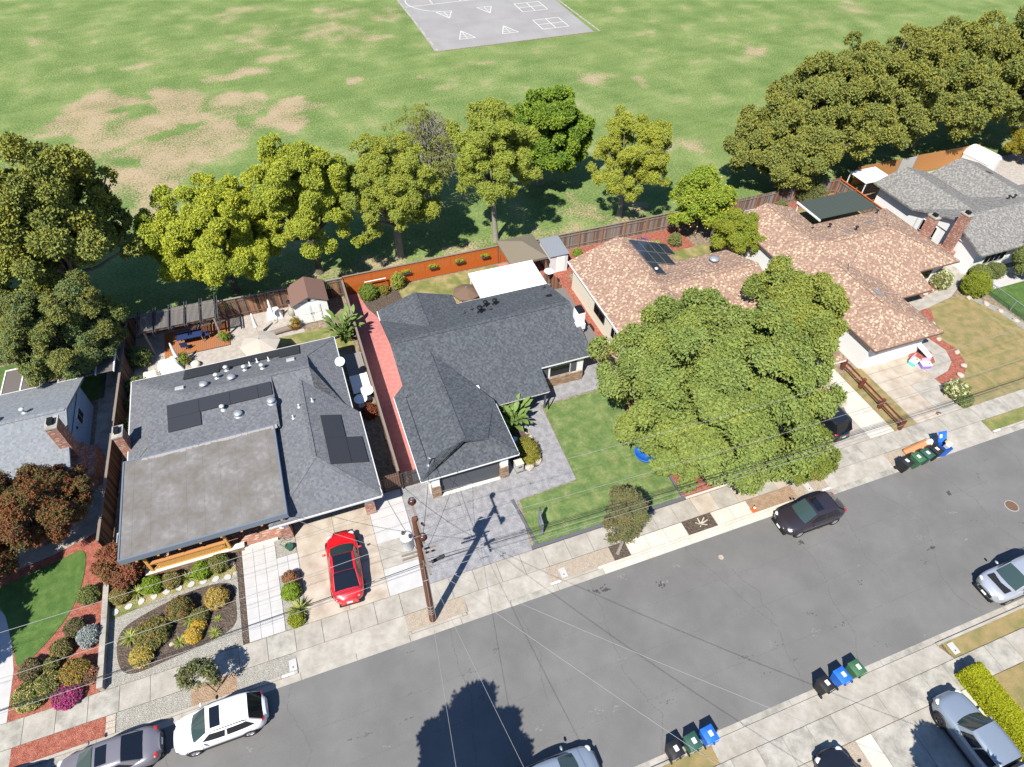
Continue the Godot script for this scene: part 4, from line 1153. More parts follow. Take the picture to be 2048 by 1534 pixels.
	for k in 5:
		st = begin()
		st_bar(st, Vector3(-5.0 + k * 1.0, 2.2, -25.1), Vector3(-5.0 + k * 1.0, 2.36, -23.6), 0.07, 0.09)
		st_bar(st, Vector3(-5.0 + k * 1.0, 1.6, -25.1), Vector3(-5.0 + k * 1.0, 2.26, -24.2), 0.06, 0.07)
		put("bracket", done(st), mats["wood_dark"], o)
	chimney(o, -14.2, -32.6, 0.55, 0.95, 0.0, 3.9, "brick")
	# pool heating panels
	var hM := func(x: float, zz: float) -> float: return 3.9 - 0.1256 * absf(zz + 34.55) if zz > -34.55 else 3.9 - P * absf(zz + 34.6)
	var hW := func(x: float, zz: float) -> float: return 3.66 - P * absf(x + 2.85)
	for m: Array in [[-11.3, -9.35, -33.95, -32.85], [-9.33, -7.4, -33.95, -32.85], [-7.38, -5.6, -33.95, -32.85], [-5.58, -4.7, -33.95, -32.85], [-11.3, -9.3, -32.83, -31.8]]:
		plane_panel(o, "heating_panel", hM, m[0], m[1], m[2], m[3], "pool_panel", 0.06, 0.04)
	for m: Array in [[-10.5, -8.1, -38.4, -36.9], [-8.08, -5.9, -38.4, -37.3], [-5.88, -4.0, -38.45, -37.3], [-3.98, -2.5, -38.45, -36.95]]:
		plane_panel(o, "heating_panel", hM, m[0], m[1], m[2], m[3], "pool_panel", 0.06, 0.04)
	for m: Array in [[-2.0, -0.75, -30.2, -28.2], [-2.0, -0.75, -28.18, -26.0], [-0.73, 0.25, -28.18, -26.0]]:
		plane_panel(o, "heating_panel", hW, m[0], m[1], m[2], m[3], "pool_panel", 0.06, 0.04)
	for v: Array in [[-8.2, -36.0, 0], [-7.6, -36.9, 0], [-6.35, -36.3, 0], [-5.15, -35.9, 0], [-9.0, -35.3, 1], [-7.2, -35.4, 1], [-7.9, -32.6, 0], [-7.0, -31.9, 1], [-4.85, -32.3, 1], [-6.0, -36.9, 2], [-5.5, -37.2, 2], [-4.7, -37.0, 2]]:
		vent(o, Vector3(v[0], hM.call(v[0], v[1]), v[1]), "metal_pale" if v[2] != 1 else "metal_flash", v[2], 1.0)
	for v: Array in [[-3.7, -30.6], [-3.2, -31.3], [-2.3, -31.6]]:
		vent(o, Vector3(v[0], hW.call(v[0], v[1]), v[1]), "metal_pale", 2, 0.9)
	for b: Array in [[-10.6, -35.7], [-3.2, -36.2]]:
		put("junction_box", box(0.55, 0.12, 0.32), mats["metal_pale"], o, Vector3(b[0], hM.call(b[0], b[1]) + 0.08, b[1]), Vector3(-0.33, 0, 0))
	st = begin()
	st_lathe(st, Vector3.ZERO, [Vector2(0.001, 0.0), Vector2(0.2, 0.02), Vector2(0.36, 0.09), Vector2(0.34, 0.1), Vector2(0.001, 0.03)], 18)
	var dish := put("satellite_dish", done(st), mats["metal_pale"], o, Vector3(0.1, 3.05, -35.2), Vector3(0.5, 0.3, 0.25))
	st = begin()
	st_tube(st, [Vector3(0, 0.0, 0), Vector3(0.05, -0.35, 0.05), Vector3(0, -0.6, 0.1)], [0.025], 6)
	put("dish_arm", done(st), mats["metal_grey"], dish)
	settle(o, Vector3(-7.0, 0, -31))

func house_blue() -> void:
	var o := thing("gabled_house", "light blue house with pale grey gable roof and brick chimney", "house")
	roof(o, wing(0, -35.7, 4.6, -46.0, -17.35, 2.5, 0.335, ["gable"], ["gable"]), "roof_pale")
	ridge_caps(o, Vector3(-45.0, 4.045, -35.7), Vector3(-17.45, 4.045, -35.7), "roof_pale", 0.26)
	wall_block(o, -45.5, -17.7, -39.8, -31.7, 2.45, "stucco_blue")
	gable_wall(o, -17.75, -39.8, -31.7, 2.35, 3.75, 0.05, "stucco_blue")
	eave(o, Vector3(-46.0, 2.43, -40.32), Vector3(-17.35, 2.43, -40.32), "trim_white")
	eave(o, Vector3(-46.0, 2.43, -31.08), Vector3(-17.35, 2.43, -31.08), "trim_white")
	window(o, Vector3(-17.66, 1.75, -37.2), 1.15, 0.85, PI / 2, 2)
	put("wall_vent", cyl(0.09, 0.09, 0.06), mats["metal_black"], o, Vector3(-17.65, 1.9, -36.0), Vector3(0, 0, PI / 2))
	var c := chimney(o, -17.55, -33.6, 0.62, 1.0, 0.0, 5.0, "brick")
	put("chimney_shoulder", box(0.75, 2.0, 1.9), mats["brick"], c, Vector3(0.12, -1.5, 0.1))
	put("hearth_mass", box(0.8, 1.3, 2.6), mats["brick"], c, Vector3(0.5, -1.85, 0.25))
	for v: Array in [[-21.6, -36.2, 1.0, 1], [-20.0, -36.5, 1.0, 0]]:
		vent(o, Vector3(v[0], 4.04 - 0.335 * absf(v[1] + 35.7), v[1]), "metal_pale", v[3], v[2])
	# patio cover on the garden side: tinted sheets between white bars
	for k in 6:
		put("cover_sheet", box(1.1, 0.02, 2.4), mats["sheet_smoke"], o, Vector3(-22.0 + k * 1.2, 2.42, -41.6))
	for k in 7:
		put("cover_bar", box(0.08, 0.1, 2.5), mats["trim_white"], o, Vector3(-22.6 + k * 1.2, 2.42, -41.6))
	put("cover_beam", box(7.3, 0.12, 0.1), mats["trim_white"], o, Vector3(-19.0, 2.4, -42.85))
	for x: float in [-22.55, -15.6]:
		put("cover_post", box(0.1, 2.35, 0.1), mats["trim_white"], o, Vector3(x, 1.17, -42.85))
	settle(o, Vector3(-30, 0, -35.7))

func house_stone() -> void:
	var o := thing("gabled_house", "white house with stone grey shingle roof and tall brick chimney", "house")
	var P := PITCH
	var rm := "roof_stone"
	roof(o, wing(0, -34.2, 4.1, 55.9, 82.0, 2.6, P, ["gable"], ["gable"]), rm)
	roof(o, wing(1, 59.2, 3.4, -43.6, -36.0, 2.6, P, ["gable"], ["into", -38.3, -38.3, -35.0]), rm)
	roof(o, wing(1, 66.1, 3.4, -43.2, -36.0, 2.6, P, ["gable"], ["into", -38.3, -38.3, -35.0]), rm)
	wall_block(o, 56.4, 81.5, -37.8, -30.8, 2.5, "stucco_white")
	wall_block(o, 56.4, 62.1, -43.1, -37.7, 2.5, "stucco_white")
	wall_block(o, 63.2, 69.0, -42.7, -37.7, 2.5, "stucco_white")
	gable_wall(o, 56.35, -37.8, -30.8, 2.4, 3.65, 0.06, "stucco_white")
	gable_wall_z(o, -43.1, 56.4, 62.1, 2.4, 3.4, 0.05, "stucco_white")
	gable_wall_z(o, -42.7, 63.2, 69.0, 2.4, 3.4, 0.05, "stucco_white")
	window(o, Vector3(56.3, 1.6, -36.2), 1.8, 1.15, -PI / 2, 2)
	window(o, Vector3(58.9, 1.5, -30.72), 2.6, 1.2, 0.0, 4)
	window(o, Vector3(63.12, 1.4, -40.2), 2.2, 1.3, -PI / 2, 2, "trim_white")
	chimney(o, 55.75, -33.2, 0.55, 0.85, 0.0, 5.0, "brick")
	put("chimney_shoulder", box(0.7, 1.5, 1.5), mats["brick"], o, Vector3(55.7, 0.7, -33.2))
	for v: Array in [[64.4, -35.6, 0], [65.0, -35.5, 0], [66.4, -35.2, 3], [68.2, -34.9, 3]]:
		vent(o, Vector3(v[0], 4.0 - P * absf(v[1] + 34.2), v[1]), "metal_black", v[2], 0.9)
	var hg := func(x: float, z: float) -> float: return 3.77 - P * absf(x - 66.1)
	plane_panel(o, "roof_hatch", hg, 66.6, 67.4, -40.4, -40.0, "wood_dark", 0.02, 0.03)
	settle(o, Vector3(66, 0, -34.2))

func make_houses() -> void:
	mat("panel_frame", lin(0.32, 0.33, 0.34), 0.4, 0.6)
	mat("panel_cells", lin(0.022, 0.028, 0.045), 0.18, 0.0, 0.5)
	mat("pool_panel", lin(0.032, 0.034, 0.04), 0.5)
	mat("metal_slate", lin(0.16, 0.195, 0.24), 0.5, 0.2)
	mat("metal_pale", lin(0.55, 0.58, 0.57), 0.45, 0.3)
	mat("corrugated_dim", lin(0.16, 0.145, 0.13), 0.7)
	mat("sheet_smoke", lin(0.13, 0.115, 0.105), 0.5)
	paint("membrane_light", 0.34, 0.315, 0.29)
	rng.seed = 31
	house_blue()
	house_flat_roof()
	house_charcoal()
	house_tree()
	house_dry_lawn()
	house_stone()

# ------------------------------------------------------------------ vegetation
func leaf_mat(key: String, r: float, g: float, b: float) -> StandardMaterial3D:
	# vertex colours carry the hue of each leaf, from yellowish to bluish green; leaves let some light through
	if mats.has(key):
		return mats[key]
	var m := mat(key, lin(r, g, b), 0.6, 0.0, 0.22)
	m.vertex_color_use_as_albedo = true
	m.cull_mode = BaseMaterial3D.CULL_DISABLED
	m.backlight_enabled = true
	m.backlight = lin(r * 0.55, g * 0.6, b * 0.3)
	return m

func spray(key: String, n: int, spread: float, ln: float, w: float, seed_: int, up := 0.25) -> ArrayMesh:
	# a spray of leaves: each leaf is two triangles folded along the midrib
	if shared.has(key):
		return shared[key]
	var r := RandomNumberGenerator.new()
	r.seed = seed_
	var st := SurfaceTool.new()
	st.begin(Mesh.PRIMITIVE_TRIANGLES)
	st.set_smooth_group(-1)
	for k in n:
		var d := Vector3(r.randfn(), absf(r.randfn()) * 0.8 + up, r.randfn()).normalized()
		var p := d * spread * pow(r.randf(), 0.5)
		var f := (d + Vector3(r.randfn(), r.randfn() * 0.5 - 0.15, r.randfn()) * 0.8).normalized()
		var s := f.cross(Vector3(r.randfn(), r.randfn() + 1.2, r.randfn()).normalized()).normalized()
		var nn := s.cross(f)
		var l := ln * r.randf_range(0.7, 1.2)
		var ww := w * r.randf_range(0.7, 1.2) * 0.5
		st.set_color(Color(1.1, 1.04, 0.85).lerp(Color(0.9, 0.97, 1.15), r.randf()))
		var a := p - f * l * 0.5
		var b := p + f * l * 0.5
		var m := p - f * l * 0.08
		var c1 := m + s * ww + nn * ww * 0.35
		var c2 := m - s * ww + nn * ww * 0.35
		for v: Vector3 in [a, c1, b, a, b, c2]:
			st.add_vertex(v)
	st.generate_normals()
	shared[key] = st.commit()
	return shared[key]

func basis_to(d: Vector3, spin: float, s: float) -> Basis:
	var x := d.cross(Vector3(0.3, 0.1, 0.9))
	if x.length() < 0.1:
		x = d.cross(Vector3.RIGHT)
	x = x.normalized().rotated(d, spin)
	return Basis(x * s, d * s, x.cross(d) * s)

func leaves(parent: Node, called: String, xf: Array, cols: Array, mesh: Mesh, m: Material) -> void:
	var mm := MultiMesh.new()
	mm.transform_format = MultiMesh.TRANSFORM_3D
	mm.use_colors = true
	mm.mesh = mesh
	mm.instance_count = xf.size()
	for i in xf.size():
		mm.set_instance_transform(i, xf[i])
		mm.set_instance_color(i, cols[i])
	var o := MultiMeshInstance3D.new()
	o.name = called
	o.multimesh = mm
	o.material_override = m
	o.set_meta("kind", "stuff")
	parent.add_child(o, true)

func tree(called: String, label: String, group: String, at: Vector3, opt: Dictionary) -> Node3D:
	# opt: c centre of the crown above the base, r its radii, lobes, lobe size, n sprays, spray mesh, mat, tints, trunk radius, lean
	rng.seed = hash(label + str(at))
	var o := thing(called, label, "tree", at, 0.0, group)
	var c: Vector3 = opt.c
	var r: Vector3 = opt.r
	var many := int(opt.lobes * 2.6)
	var size: float = opt.lobe * 0.6
	var wob := noise(rng.randi() % 999, 1.0)
	var lobes := []
	var tries := 0
	while lobes.size() < many and tries < 6000:
		tries += 1
		var d := Vector3(rng.randfn(), rng.randfn(), rng.randfn()).normalized()
		if d.y < -0.55:
			continue
		var f: float = pow(rng.randf(), 0.35) * (1.0 - size * 0.75) * (1.0 + 0.4 * wob.get_noise_3dv(d * 1.3))
		var p: Vector3 = Vector3(d.x * r.x, d.y * r.y, d.z * r.z) * f
		p += p.normalized() * rnd(-0.06, 0.08) * r.x
		var q: float = size * (r.x + r.z) * 0.5 * rnd(0.65, 1.3)
		var ok := true
		for l: Array in lobes:
			if (l[0] as Vector3).distance_to(c + p) < (l[1] + q) * 0.42:
				ok = false
				break
		if ok or tries > 5000:
			lobes.append([c + p, q])
	# wood
	var st := begin()
	var tr: float = opt.trunk
	var bend: Vector3 = opt.get("lean", Vector3.ZERO)
	var fork := Vector3(0, c.y - r.y * 0.62, 0) + bend * 0.6
	if fork.y < 0.6:
		fork.y = 0.6
	st_tube(st, [Vector3(0, -0.1, 0), Vector3(0, 0.25, 0) + bend * 0.05, fork * 0.55 + Vector3(rnd(-0.15, 0.15), 0, rnd(-0.15, 0.15)), fork], [tr * 1.5, tr * 1.1, tr * 0.92, tr * 0.8], 10)
	put("trunk", done(st), mats[opt.get("bark", "bark")], o)
	st = begin()
	for i in lobes.size():
		if i % (opt.get("limb_step", 2) * 3) == 0:
			var e: Vector3 = lobes[i][0]
			var mid := fork.lerp(e, 0.5) + Vector3(rnd(-0.3, 0.3), -0.12 * e.distance_to(fork), rnd(-0.3, 0.3))
			st_tube(st, [fork - Vector3(0, 0.2, 0), mid, e, e + (e - c).normalized() * lobes[i][1] * 0.6], [tr * 0.5, tr * 0.28, tr * 0.13, tr * 0.05], 6)
	put("limbs", done(st), mats[opt.get("bark", "bark")], o)
	# leaves on the skin of each lobe, thinner inside
	var xf := []
	var cols := []
	var total := 0.0
	for l: Array in lobes:
		total += l[1] * l[1]
	var tints: Array = opt.tints
	for l: Array in lobes:
		var n := int(opt.n * l[1] * l[1] / total)
		var lt: Color = (tints[rng.randi() % tints.size()] as Color)
		for k in n:
			var d := Vector3(rng.randfn(), rng.randfn() + 0.25, rng.randfn()).normalized()
			var out: Vector3 = (l[0] - c).normalized()
			if d.dot(out) < -0.35 and rng.randf() < 0.75:
				d = -d
			var p: Vector3 = l[0] + d * l[1] * pow(rng.randf(), opt.get("fill", 0.22)) * Vector3(1, 0.88, 1) * rnd(0.94, 1.08)
			if p.y < opt.get("floor", 0.4):
				continue
			var g := (d * 0.7 + out * 0.25 + Vector3(0, 0.35, 0) + Vector3(rng.randfn(), rng.randfn(), rng.randfn()) * 0.3).normalized()
			xf.append(Transform3D(basis_to(g, rnd(0, TAU), rnd(0.75, 1.2)), p))
			cols.append(lt.lerp(tints[rng.randi() % tints.size()], 0.6))
	leaves(o, "crown", xf, cols, opt.mesh, opt.mat)
	return o

func shrub(called: String, label: String, cat: String, at: Vector3, r: Vector3, n: int, mesh: Mesh, m: Material, tints: Array, group := "", lumpy := 0.12) -> Node3D:
	rng.seed = hash(label + str(at))
	var o := thing(called, label, cat, at, 0.0, group)
	var st := begin()
	for k in 5:
		var e := Vector3(rnd(-0.5, 0.5) * r.x, r.y * rnd(0.9, 1.3), rnd(-0.5, 0.5) * r.z)
		st_tube(st, [Vector3(0, -0.05, 0), e * 0.5, e], [0.035, 0.022, 0.01], 5)
	put("stems", done(st), mats["bark"], o)
	var xf := []
	var cols := []
	var nz := noise(int(at.x * 31 + at.z * 17), 0.9)
	for k in n:
		var d := Vector3(rng.randfn(), rng.randfn() + 0.2, rng.randfn()).normalized()
		var f := pow(rng.randf(), 0.2) * (1.0 + lumpy * 2.0 * nz.get_noise_3dv(d * 1.6))
		var p := Vector3(d.x * r.x, d.y * r.y, d.z * r.z) * f + Vector3(0, r.y * 0.92, 0)
		if p.y < 0.04:
			continue
		xf.append(Transform3D(basis_to((d + Vector3(rng.randfn(), rng.randfn(), rng.randfn()) * 0.25).normalized(), rnd(0, TAU), rnd(0.8, 1.2)), p))
		cols.append(tints[rng.randi() % tints.size()])
	leaves(o, "foliage", xf, cols, mesh, m)
	return o

func blade_mesh(ln: float, w: float, bend: float, key: String) -> ArrayMesh:
	# one long arching leaf, folded along its middle
	if shared.has(key):
		return shared[key]
	var st := SurfaceTool.new()
	st.begin(Mesh.PRIMITIVE_TRIANGLES)
	st.set_smooth_group(-1)
	st.set_color(Color.WHITE)
	var n := 5
	var prev := []
	for i in n + 1:
		var t := float(i) / n
		var c := Vector3(0, ln * t * (1.0 - 0.35 * bend * t), ln * bend * t * t * 0.75)
		var hw := w * 0.5 * sin(PI * clampf(0.12 + t * 0.88, 0, 1)) * (1.0 if w > 0.12 else 1.0 - t * 0.5)
		var row := [c + Vector3(-hw, hw * 0.3, 0), c, c + Vector3(hw, hw * 0.3, 0)]
		if i:
			for s in 2:
				for v: Vector3 in [prev[s], prev[s + 1], row[s + 1], prev[s], row[s + 1], row[s]]:
					st.add_vertex(v)
		prev = row
	st.generate_normals()
	shared[key] = st.commit()
	return shared[key]

func rosette(called: String, label: String, at: Vector3, n: int, mesh: Mesh, m: Material, tints: Array, tilt := 1.15, s := 1.0, group := "", separate := false) -> Node3D:
	# a plant of long leaves fanning from one base
	rng.seed = hash(label + str(at))
	var o := thing(called, label, "plant", at, 0.0, group)
	var xf := []
	var cols := []
	for k in n:
		var b := Basis(Vector3.UP, TAU * k * 0.382 + rnd(-0.2, 0.2)) * Basis(Vector3.RIGHT, tilt * pow(rnd(0.05, 1.0), 0.7))
		var p := Vector3(rnd(-0.06, 0.06), 0.0, rnd(-0.06, 0.06)) * s
		xf.append(Transform3D(b.scaled(Vector3.ONE * s * rnd(0.75, 1.1)), p))
		cols.append(tints[rng.randi() % tints.size()])
	if not separate:
		leaves(o, "leaves", xf, cols, mesh, m)
		return o
	for k in n:
		var q := put("leaf", mesh, m, o)
		q.transform = xf[k]
	return o

func banana_plant(label: String, at: Vector3, n: int, h: float) -> void:
	# bird of paradise: paddle leaves on long stalks, each a part of its own
	rng.seed = hash(label)
	var o := thing("paddle_leaf_plant", label, "plant", at)
	var lm := leaf_mat("leaf_paddle", 0.15, 0.22, 0.06)
	lm.roughness = 0.35
	var blade := blade_mesh(1.0, 0.36, 0.35, "paddle")
	for k in n:
		var a := TAU * k * 0.382
		var q := rnd(0.1, 0.75)
		var d := Vector3(cos(a) * sin(q), cos(q), sin(a) * sin(q))
		var base := Vector3(rnd(-0.35, 0.35), 0, rnd(-0.5, 0.5))
		var tip := base + d * h * rnd(0.25, 0.75)
		var st := begin()
		st_tube(st, [base, base.lerp(tip, 0.5) + Vector3(0, 0.1, 0), tip], [0.03, 0.024, 0.016], 5)
		put("stalk", done(st), lm, o)
		var leaf := put("leaf", blade, lm, o)
		leaf.transform = Transform3D((Basis(Vector3.UP, -a + PI / 2 + rnd(-0.4, 0.4)) * Basis(Vector3.RIGHT, q + rnd(-0.1, 0.5))).scaled(Vector3.ONE * rnd(0.7, 1.15)), tip)

func make_trees() -> void:
	var lm_camphor := leaf_mat("leaf_camphor", 0.345, 0.375, 0.05)
	var lm_olive := leaf_mat("leaf_olive", 0.26, 0.29, 0.055)
	var lm_deep := leaf_mat("leaf_deep", 0.15, 0.23, 0.035)
	var lm_syc := leaf_mat("leaf_sycamore", 0.205, 0.222, 0.058)
	var lm_dark := leaf_mat("leaf_dark", 0.15, 0.17, 0.055)
	var lm_front := leaf_mat("leaf_front", 0.195, 0.232, 0.064)
	var s_puff := spray("puff", 16, 0.25, 0.155, 0.09, 1)
	var s_leafy := spray("leafy", 13, 0.4, 0.25, 0.17, 2)
	var s_fine := spray("fine", 16, 0.29, 0.15, 0.08, 3)
	var s_big := spray("big", 13, 0.36, 0.22, 0.125, 4)
	var W := Color.WHITE
	var y1 := [Color(1, 1, 1), Color(1.1, 1.08, 0.9), Color(0.88, 0.95, 1.0), Color(1.2, 1.1, 0.8)]
	var g := "park trees along the fence"
	tree("camphor_tree", "round yellow-green tree with puffy crown above the pergola", g, Vector3(-6.9, 0, -50.4), {c = Vector3(-0.3, 6.0, 0.4), r = Vector3(5.1, 4.7, 4.7), lobes = 76, lobe = 0.19, n = 14000, mesh = s_puff, mat = lm_camphor, tints = y1, trunk = 0.26, lean = Vector3(0.1, 0, 0)})
	tree("camphor_tree", "yellow-green tree with puffy crown behind the white garden shed", g, Vector3(0.4, 0, -50.6), {c = Vector3(-0.1, 7.4, 0), r = Vector3(4.5, 5.6, 4.3), lobes = 70, lobe = 0.2, n = 13000, mesh = s_puff, mat = lm_camphor, tints = [Color(0.9, 0.92, 0.95), Color(1, 1, 1), Color(0.8, 0.86, 1), Color(1.1, 1.05, 0.9)], trunk = 0.3})
	tree("camphor_tree", "olive green tree with short stout trunk behind the orange fence", g, Vector3(7.8, 0, -50.6), {c = Vector3(-0.1, 6.9, 0.2), r = Vector3(4.3, 5.3, 4.2), lobes = 56, lobe = 0.21, n = 10000, mesh = s_fine, mat = lm_olive, tints = y1, trunk = 0.36, bark = "bark_pale"})
	tree("bare_tree", "half bare grey twiggy tree with sparse olive leaves", g, Vector3(12.6, 0, -57.5), {c = Vector3(-0.2, 6.3, 0.0), r = Vector3(4.3, 4.7, 4.2), lobes = 40, lobe = 0.22, n = 1500, mesh = s_fine, mat = lm_olive, tints = [Color(0.8, 0.75, 0.8), Color(0.65, 0.6, 0.7), Color(0.9, 0.9, 0.9)], trunk = 0.3, bark = "bark_pale", limb_step = 1})
	twigs(get_child(get_child_count() - 1), Vector3(0.6, 6.6, 0.6), 3.6)
	tree("camphor_tree", "slender olive tree with forked pale trunk behind the taupe gazebo", g, Vector3(17.2, 0, -50.2), {c = Vector3(-0.1, 8.5, 0.0), r = Vector3(3.8, 5.0, 3.8), lobes = 52, lobe = 0.21, n = 8500, mesh = s_fine, mat = lm_olive, tints = [W, Color(1.15, 1.15, 0.9), Color(0.9, 0.95, 0.9)], trunk = 0.24, bark = "bark_pale", lean = Vector3(-0.5, 0, 0)})
	tree("dense_tree", "dense bright green tree with deep shadow, farthest from the fence", g, Vector3(25.2, 0, -58.6), {c = Vector3(0.6, 5.2, 0), r = Vector3(4.3, 5.2, 4.3), lobes = 60, lobe = 0.2, n = 11000, mesh = s_leafy, mat = lm_deep, tints = [W, Color(1.5, 1.25, 0.9), Color(0.8, 0.9, 0.9), Color(1.3, 1.2, 1)], trunk = 0.3, bark = "bark_pale"})
	tree("camphor_tree", "golden olive tree with open crown behind the grey board fence", g, Vector3(30.3, 0, -49.9), {c = Vector3(0.3, 6.2, 0), r = Vector3(3.8, 4.6, 3.8), lobes = 50, lobe = 0.2, n = 7500, mesh = s_fine, mat = lm_olive, tints = [Color(1.15, 1.1, 0.8), W, Color(1.25, 1.15, 0.8)], trunk = 0.26, bark = "bark_pale"})
	# the big shade trees on the left
	var yd := [W, Color(0.85, 0.9, 0.9), Color(1.35, 1.2, 0.8), Color(1.0, 1.0, 0.9)]
	tree("sycamore_tree", "very tall dark sycamore with leaning grey trunk beside the park fence", g, Vector3(-16.6, 0, -49.2), {c = Vector3(-1.4, 9.0, -0.4), r = Vector3(5.8, 6.4, 5.6), lobes = 64, lobe = 0.21, n = 13500, mesh = s_leafy, mat = lm_syc, tints = yd, trunk = 0.42, bark = "bark_pale", lean = Vector3(-2.4, 0, -1.0), fill = 0.3})
	tree("sycamore_tree", "tall dark sycamore standing behind the lawn of the blue house", g, Vector3(-25.5, 0, -52.5), {c = Vector3(0, 8.6, 0), r = Vector3(6.2, 6.2, 5.8), lobes = 60, lobe = 0.21, n = 12500, mesh = s_leafy, mat = lm_syc, tints = yd, trunk = 0.4, bark = "bark_pale", fill = 0.3})
	tree("evergreen_tree", "dark blue-green bushy tree at the corner of the blue house garden", "", Vector3(-18.2, 0, -44.0), {c = Vector3(-0.2, 4.4, 0.6), r = Vector3(4.4, 4.1, 3.5), lobes = 60, lobe = 0.22, n = 13000, mesh = s_fine, mat = lm_dark, tints = [W, Color(0.7, 0.95, 1.3), Color(1.5, 1.25, 0.9), Color(1.1, 1.1, 0.9)], trunk = 0.3, fill = 0.3})
	# the row on the right
	var rr := "shade trees in a row on the park edge"
	var yr := [W, Color(1.2, 1.1, 0.85), Color(0.85, 0.9, 0.95), Color(1.1, 1.0, 0.9)]
	var names := ["broad sycamore at the open end of the park row, behind dark board fence", "sycamore second from the open end of the park row", "sycamore third from the open end of the park row, behind white patio cover", "sycamore fourth from the open end of the park row, behind cedar fence", "sycamore fifth from the open end of the park row, beside white arched shed", "sycamore at the far end of the park row, beyond white arched shed"]
	var spots := [[49.5, -50.6, 8.6, 5.4], [56.0, -51.6, 11.2, 6.4], [62.5, -52.5, 12.2, 6.8], [70.0, -52.0, 12.6, 6.8], [78.0, -52.5, 12.8, 7.0], [87.0, -52.0, 13.0, 7.0]]
	for i in spots.size():
		var s: Array = spots[i]
		tree("sycamore_tree", names[i], rr, Vector3(s[0], 0, s[1]), {c = Vector3(-0.9, s[2] * 0.58, 0.1), r = Vector3(s[3], s[2] * 0.46, s[3]), lobes = 62, lobe = 0.2, n = 10500, mesh = s_leafy, mat = lm_syc, tints = yr, trunk = 0.34, bark = "bark_pale", lean = Vector3(rnd(-0.5, 0.8), 0, 0), fill = 0.28})
	# gardens
	tree("citrus_tree", "green lemon tree with yellow fruit inside the board fence", "", Vector3(35.9, 0, -44.6), {c = Vector3(0, 3.6, 0), r = Vector3(2.8, 3.0, 2.7), lobes = 30, lobe = 0.28, n = 4600, mesh = s_big, mat = leaf_mat("leaf_citrus", 0.21, 0.27, 0.04), tints = [W, Color(0.9, 1, 0.9), Color(1.3, 1.15, 0.9)], trunk = 0.14})
	fruit(get_child(get_child_count() - 1), Vector3(0, 3.6, 0), Vector3(2.75, 2.9, 2.65), 60)
	tree("round_tree", "compact round orange tree beside the corner of the brown roof", "", Vector3(37.1, 0, -40.3), {c = Vector3(0, 2.5, 0), r = Vector3(2.25, 2.2, 2.2), lobes = 34, lobe = 0.26, n = 4600, mesh = s_fine, mat = leaf_mat("leaf_round", 0.20, 0.235, 0.035), tints = [W, Color(0.9, 1, 0.9), Color(1.3, 1.1, 0.9)], trunk = 0.14, floor = 0.5})
	tree("shade_tree", "huge spreading leafy tree covering the front yard of the brown house", "", Vector3(24.6, 0, -23.4), {c = Vector3(-1.6, 4.8, 0.5), r = Vector3(7.7, 4.8, 7.6), lobes = 120, lobe = 0.14, n = 25000, mesh = s_big, mat = lm_front, tints = [W, Color(0.85, 0.95, 0.9), Color(1.2, 1.15, 0.9), Color(1.1, 1.15, 1.3), Color(0.75, 0.85, 0.85)], trunk = 0.5, bark = "bark_pale", limb_step = 1, fill = 0.26})
	tree("shade_tree", "medium leafy tree in the side yard between the two brown houses", "", Vector3(35.7, 0, -28.0), {c = Vector3(-2.6, 5.3, 0.8), r = Vector3(3.0, 2.6, 4.3), lobes = 40, lobe = 0.22, n = 9000, floor = 2.9, mesh = s_big, mat = lm_front, tints = [W, Color(0.85, 0.95, 0.9), Color(1.25, 1.1, 0.8)], trunk = 0.22, fill = 0.28})
	tree("street_tree", "bushy low street tree at the kerb under the huge tree", "", Vector3(26.9, 0, -16.5), {c = Vector3(-0.2, 3.0, -0.6), r = Vector3(2.2, 1.9, 1.9), lobes = 20, lobe = 0.3, n = 2800, mesh = s_fine, mat = leaf_mat("leaf_street", 0.15, 0.185, 0.035), tints = [W, Color(0.85, 0.95, 0.9), Color(1.3, 1.05, 1.2)], trunk = 0.09})
	tree("street_tree", "young upright street tree with bronze and green leaves", "", Vector3(13.3, 0, -16.05), {c = Vector3(-0.4, 4.7, 0.1), r = Vector3(1.15, 2.5, 1.15), lobes = 26, lobe = 0.33, n = 1700, mesh = s_fine, mat = leaf_mat("leaf_bronze", 0.125, 0.125, 0.06), tints = [W, Color(1.2, 0.95, 0.9), Color(0.85, 1.05, 0.85)], trunk = 0.1, bark = "bark_pale"})
	tree("street_tree", "small sparse street sapling tied to three stakes", "", Vector3(-10.3, 0, -16.35), {c = Vector3(-0.35, 1.75, 0.0), r = Vector3(0.95, 0.75, 0.85), lobes = 14, lobe = 0.28, n = 260, mesh = s_fine, mat = leaf_mat("leaf_sapling", 0.13, 0.145, 0.06), tints = [W, Color(0.85, 0.9, 1), Color(1.2, 1.0, 0.9)], trunk = 0.03})
	tree("street_tree", "small street tree beside the silver car at the south kerb", "", Vector3(34.6, 0, -4.45), {c = Vector3(0.3, 3.2, 0), r = Vector3(1.2, 1.3, 1.2), lobes = 12, lobe = 0.34, n = 700, mesh = s_fine, mat = leaf_mat("leaf_street", 0.15, 0.185, 0.035), tints = [W, Color(1.2, 1.1, 0.9)], trunk = 0.06})
	var red := [W, Color(1.8, 0.65, 0.8), Color(0.6, 1.05, 0.8), Color(1.0, 1.2, 0.8), Color(1.5, 0.9, 0.7)]
	tree("maple_tree", "dark red and green maple in front of the blue house", "", Vector3(-19.6, 0, -28.6), {c = Vector3(0.6, 2.9, -0.4), r = Vector3(3.0, 2.4, 3.0), lobes = 34, lobe = 0.26, n = 5200, mesh = s_fine, mat = leaf_mat("leaf_maple", 0.13, 0.08, 0.04), tints = red, trunk = 0.14})
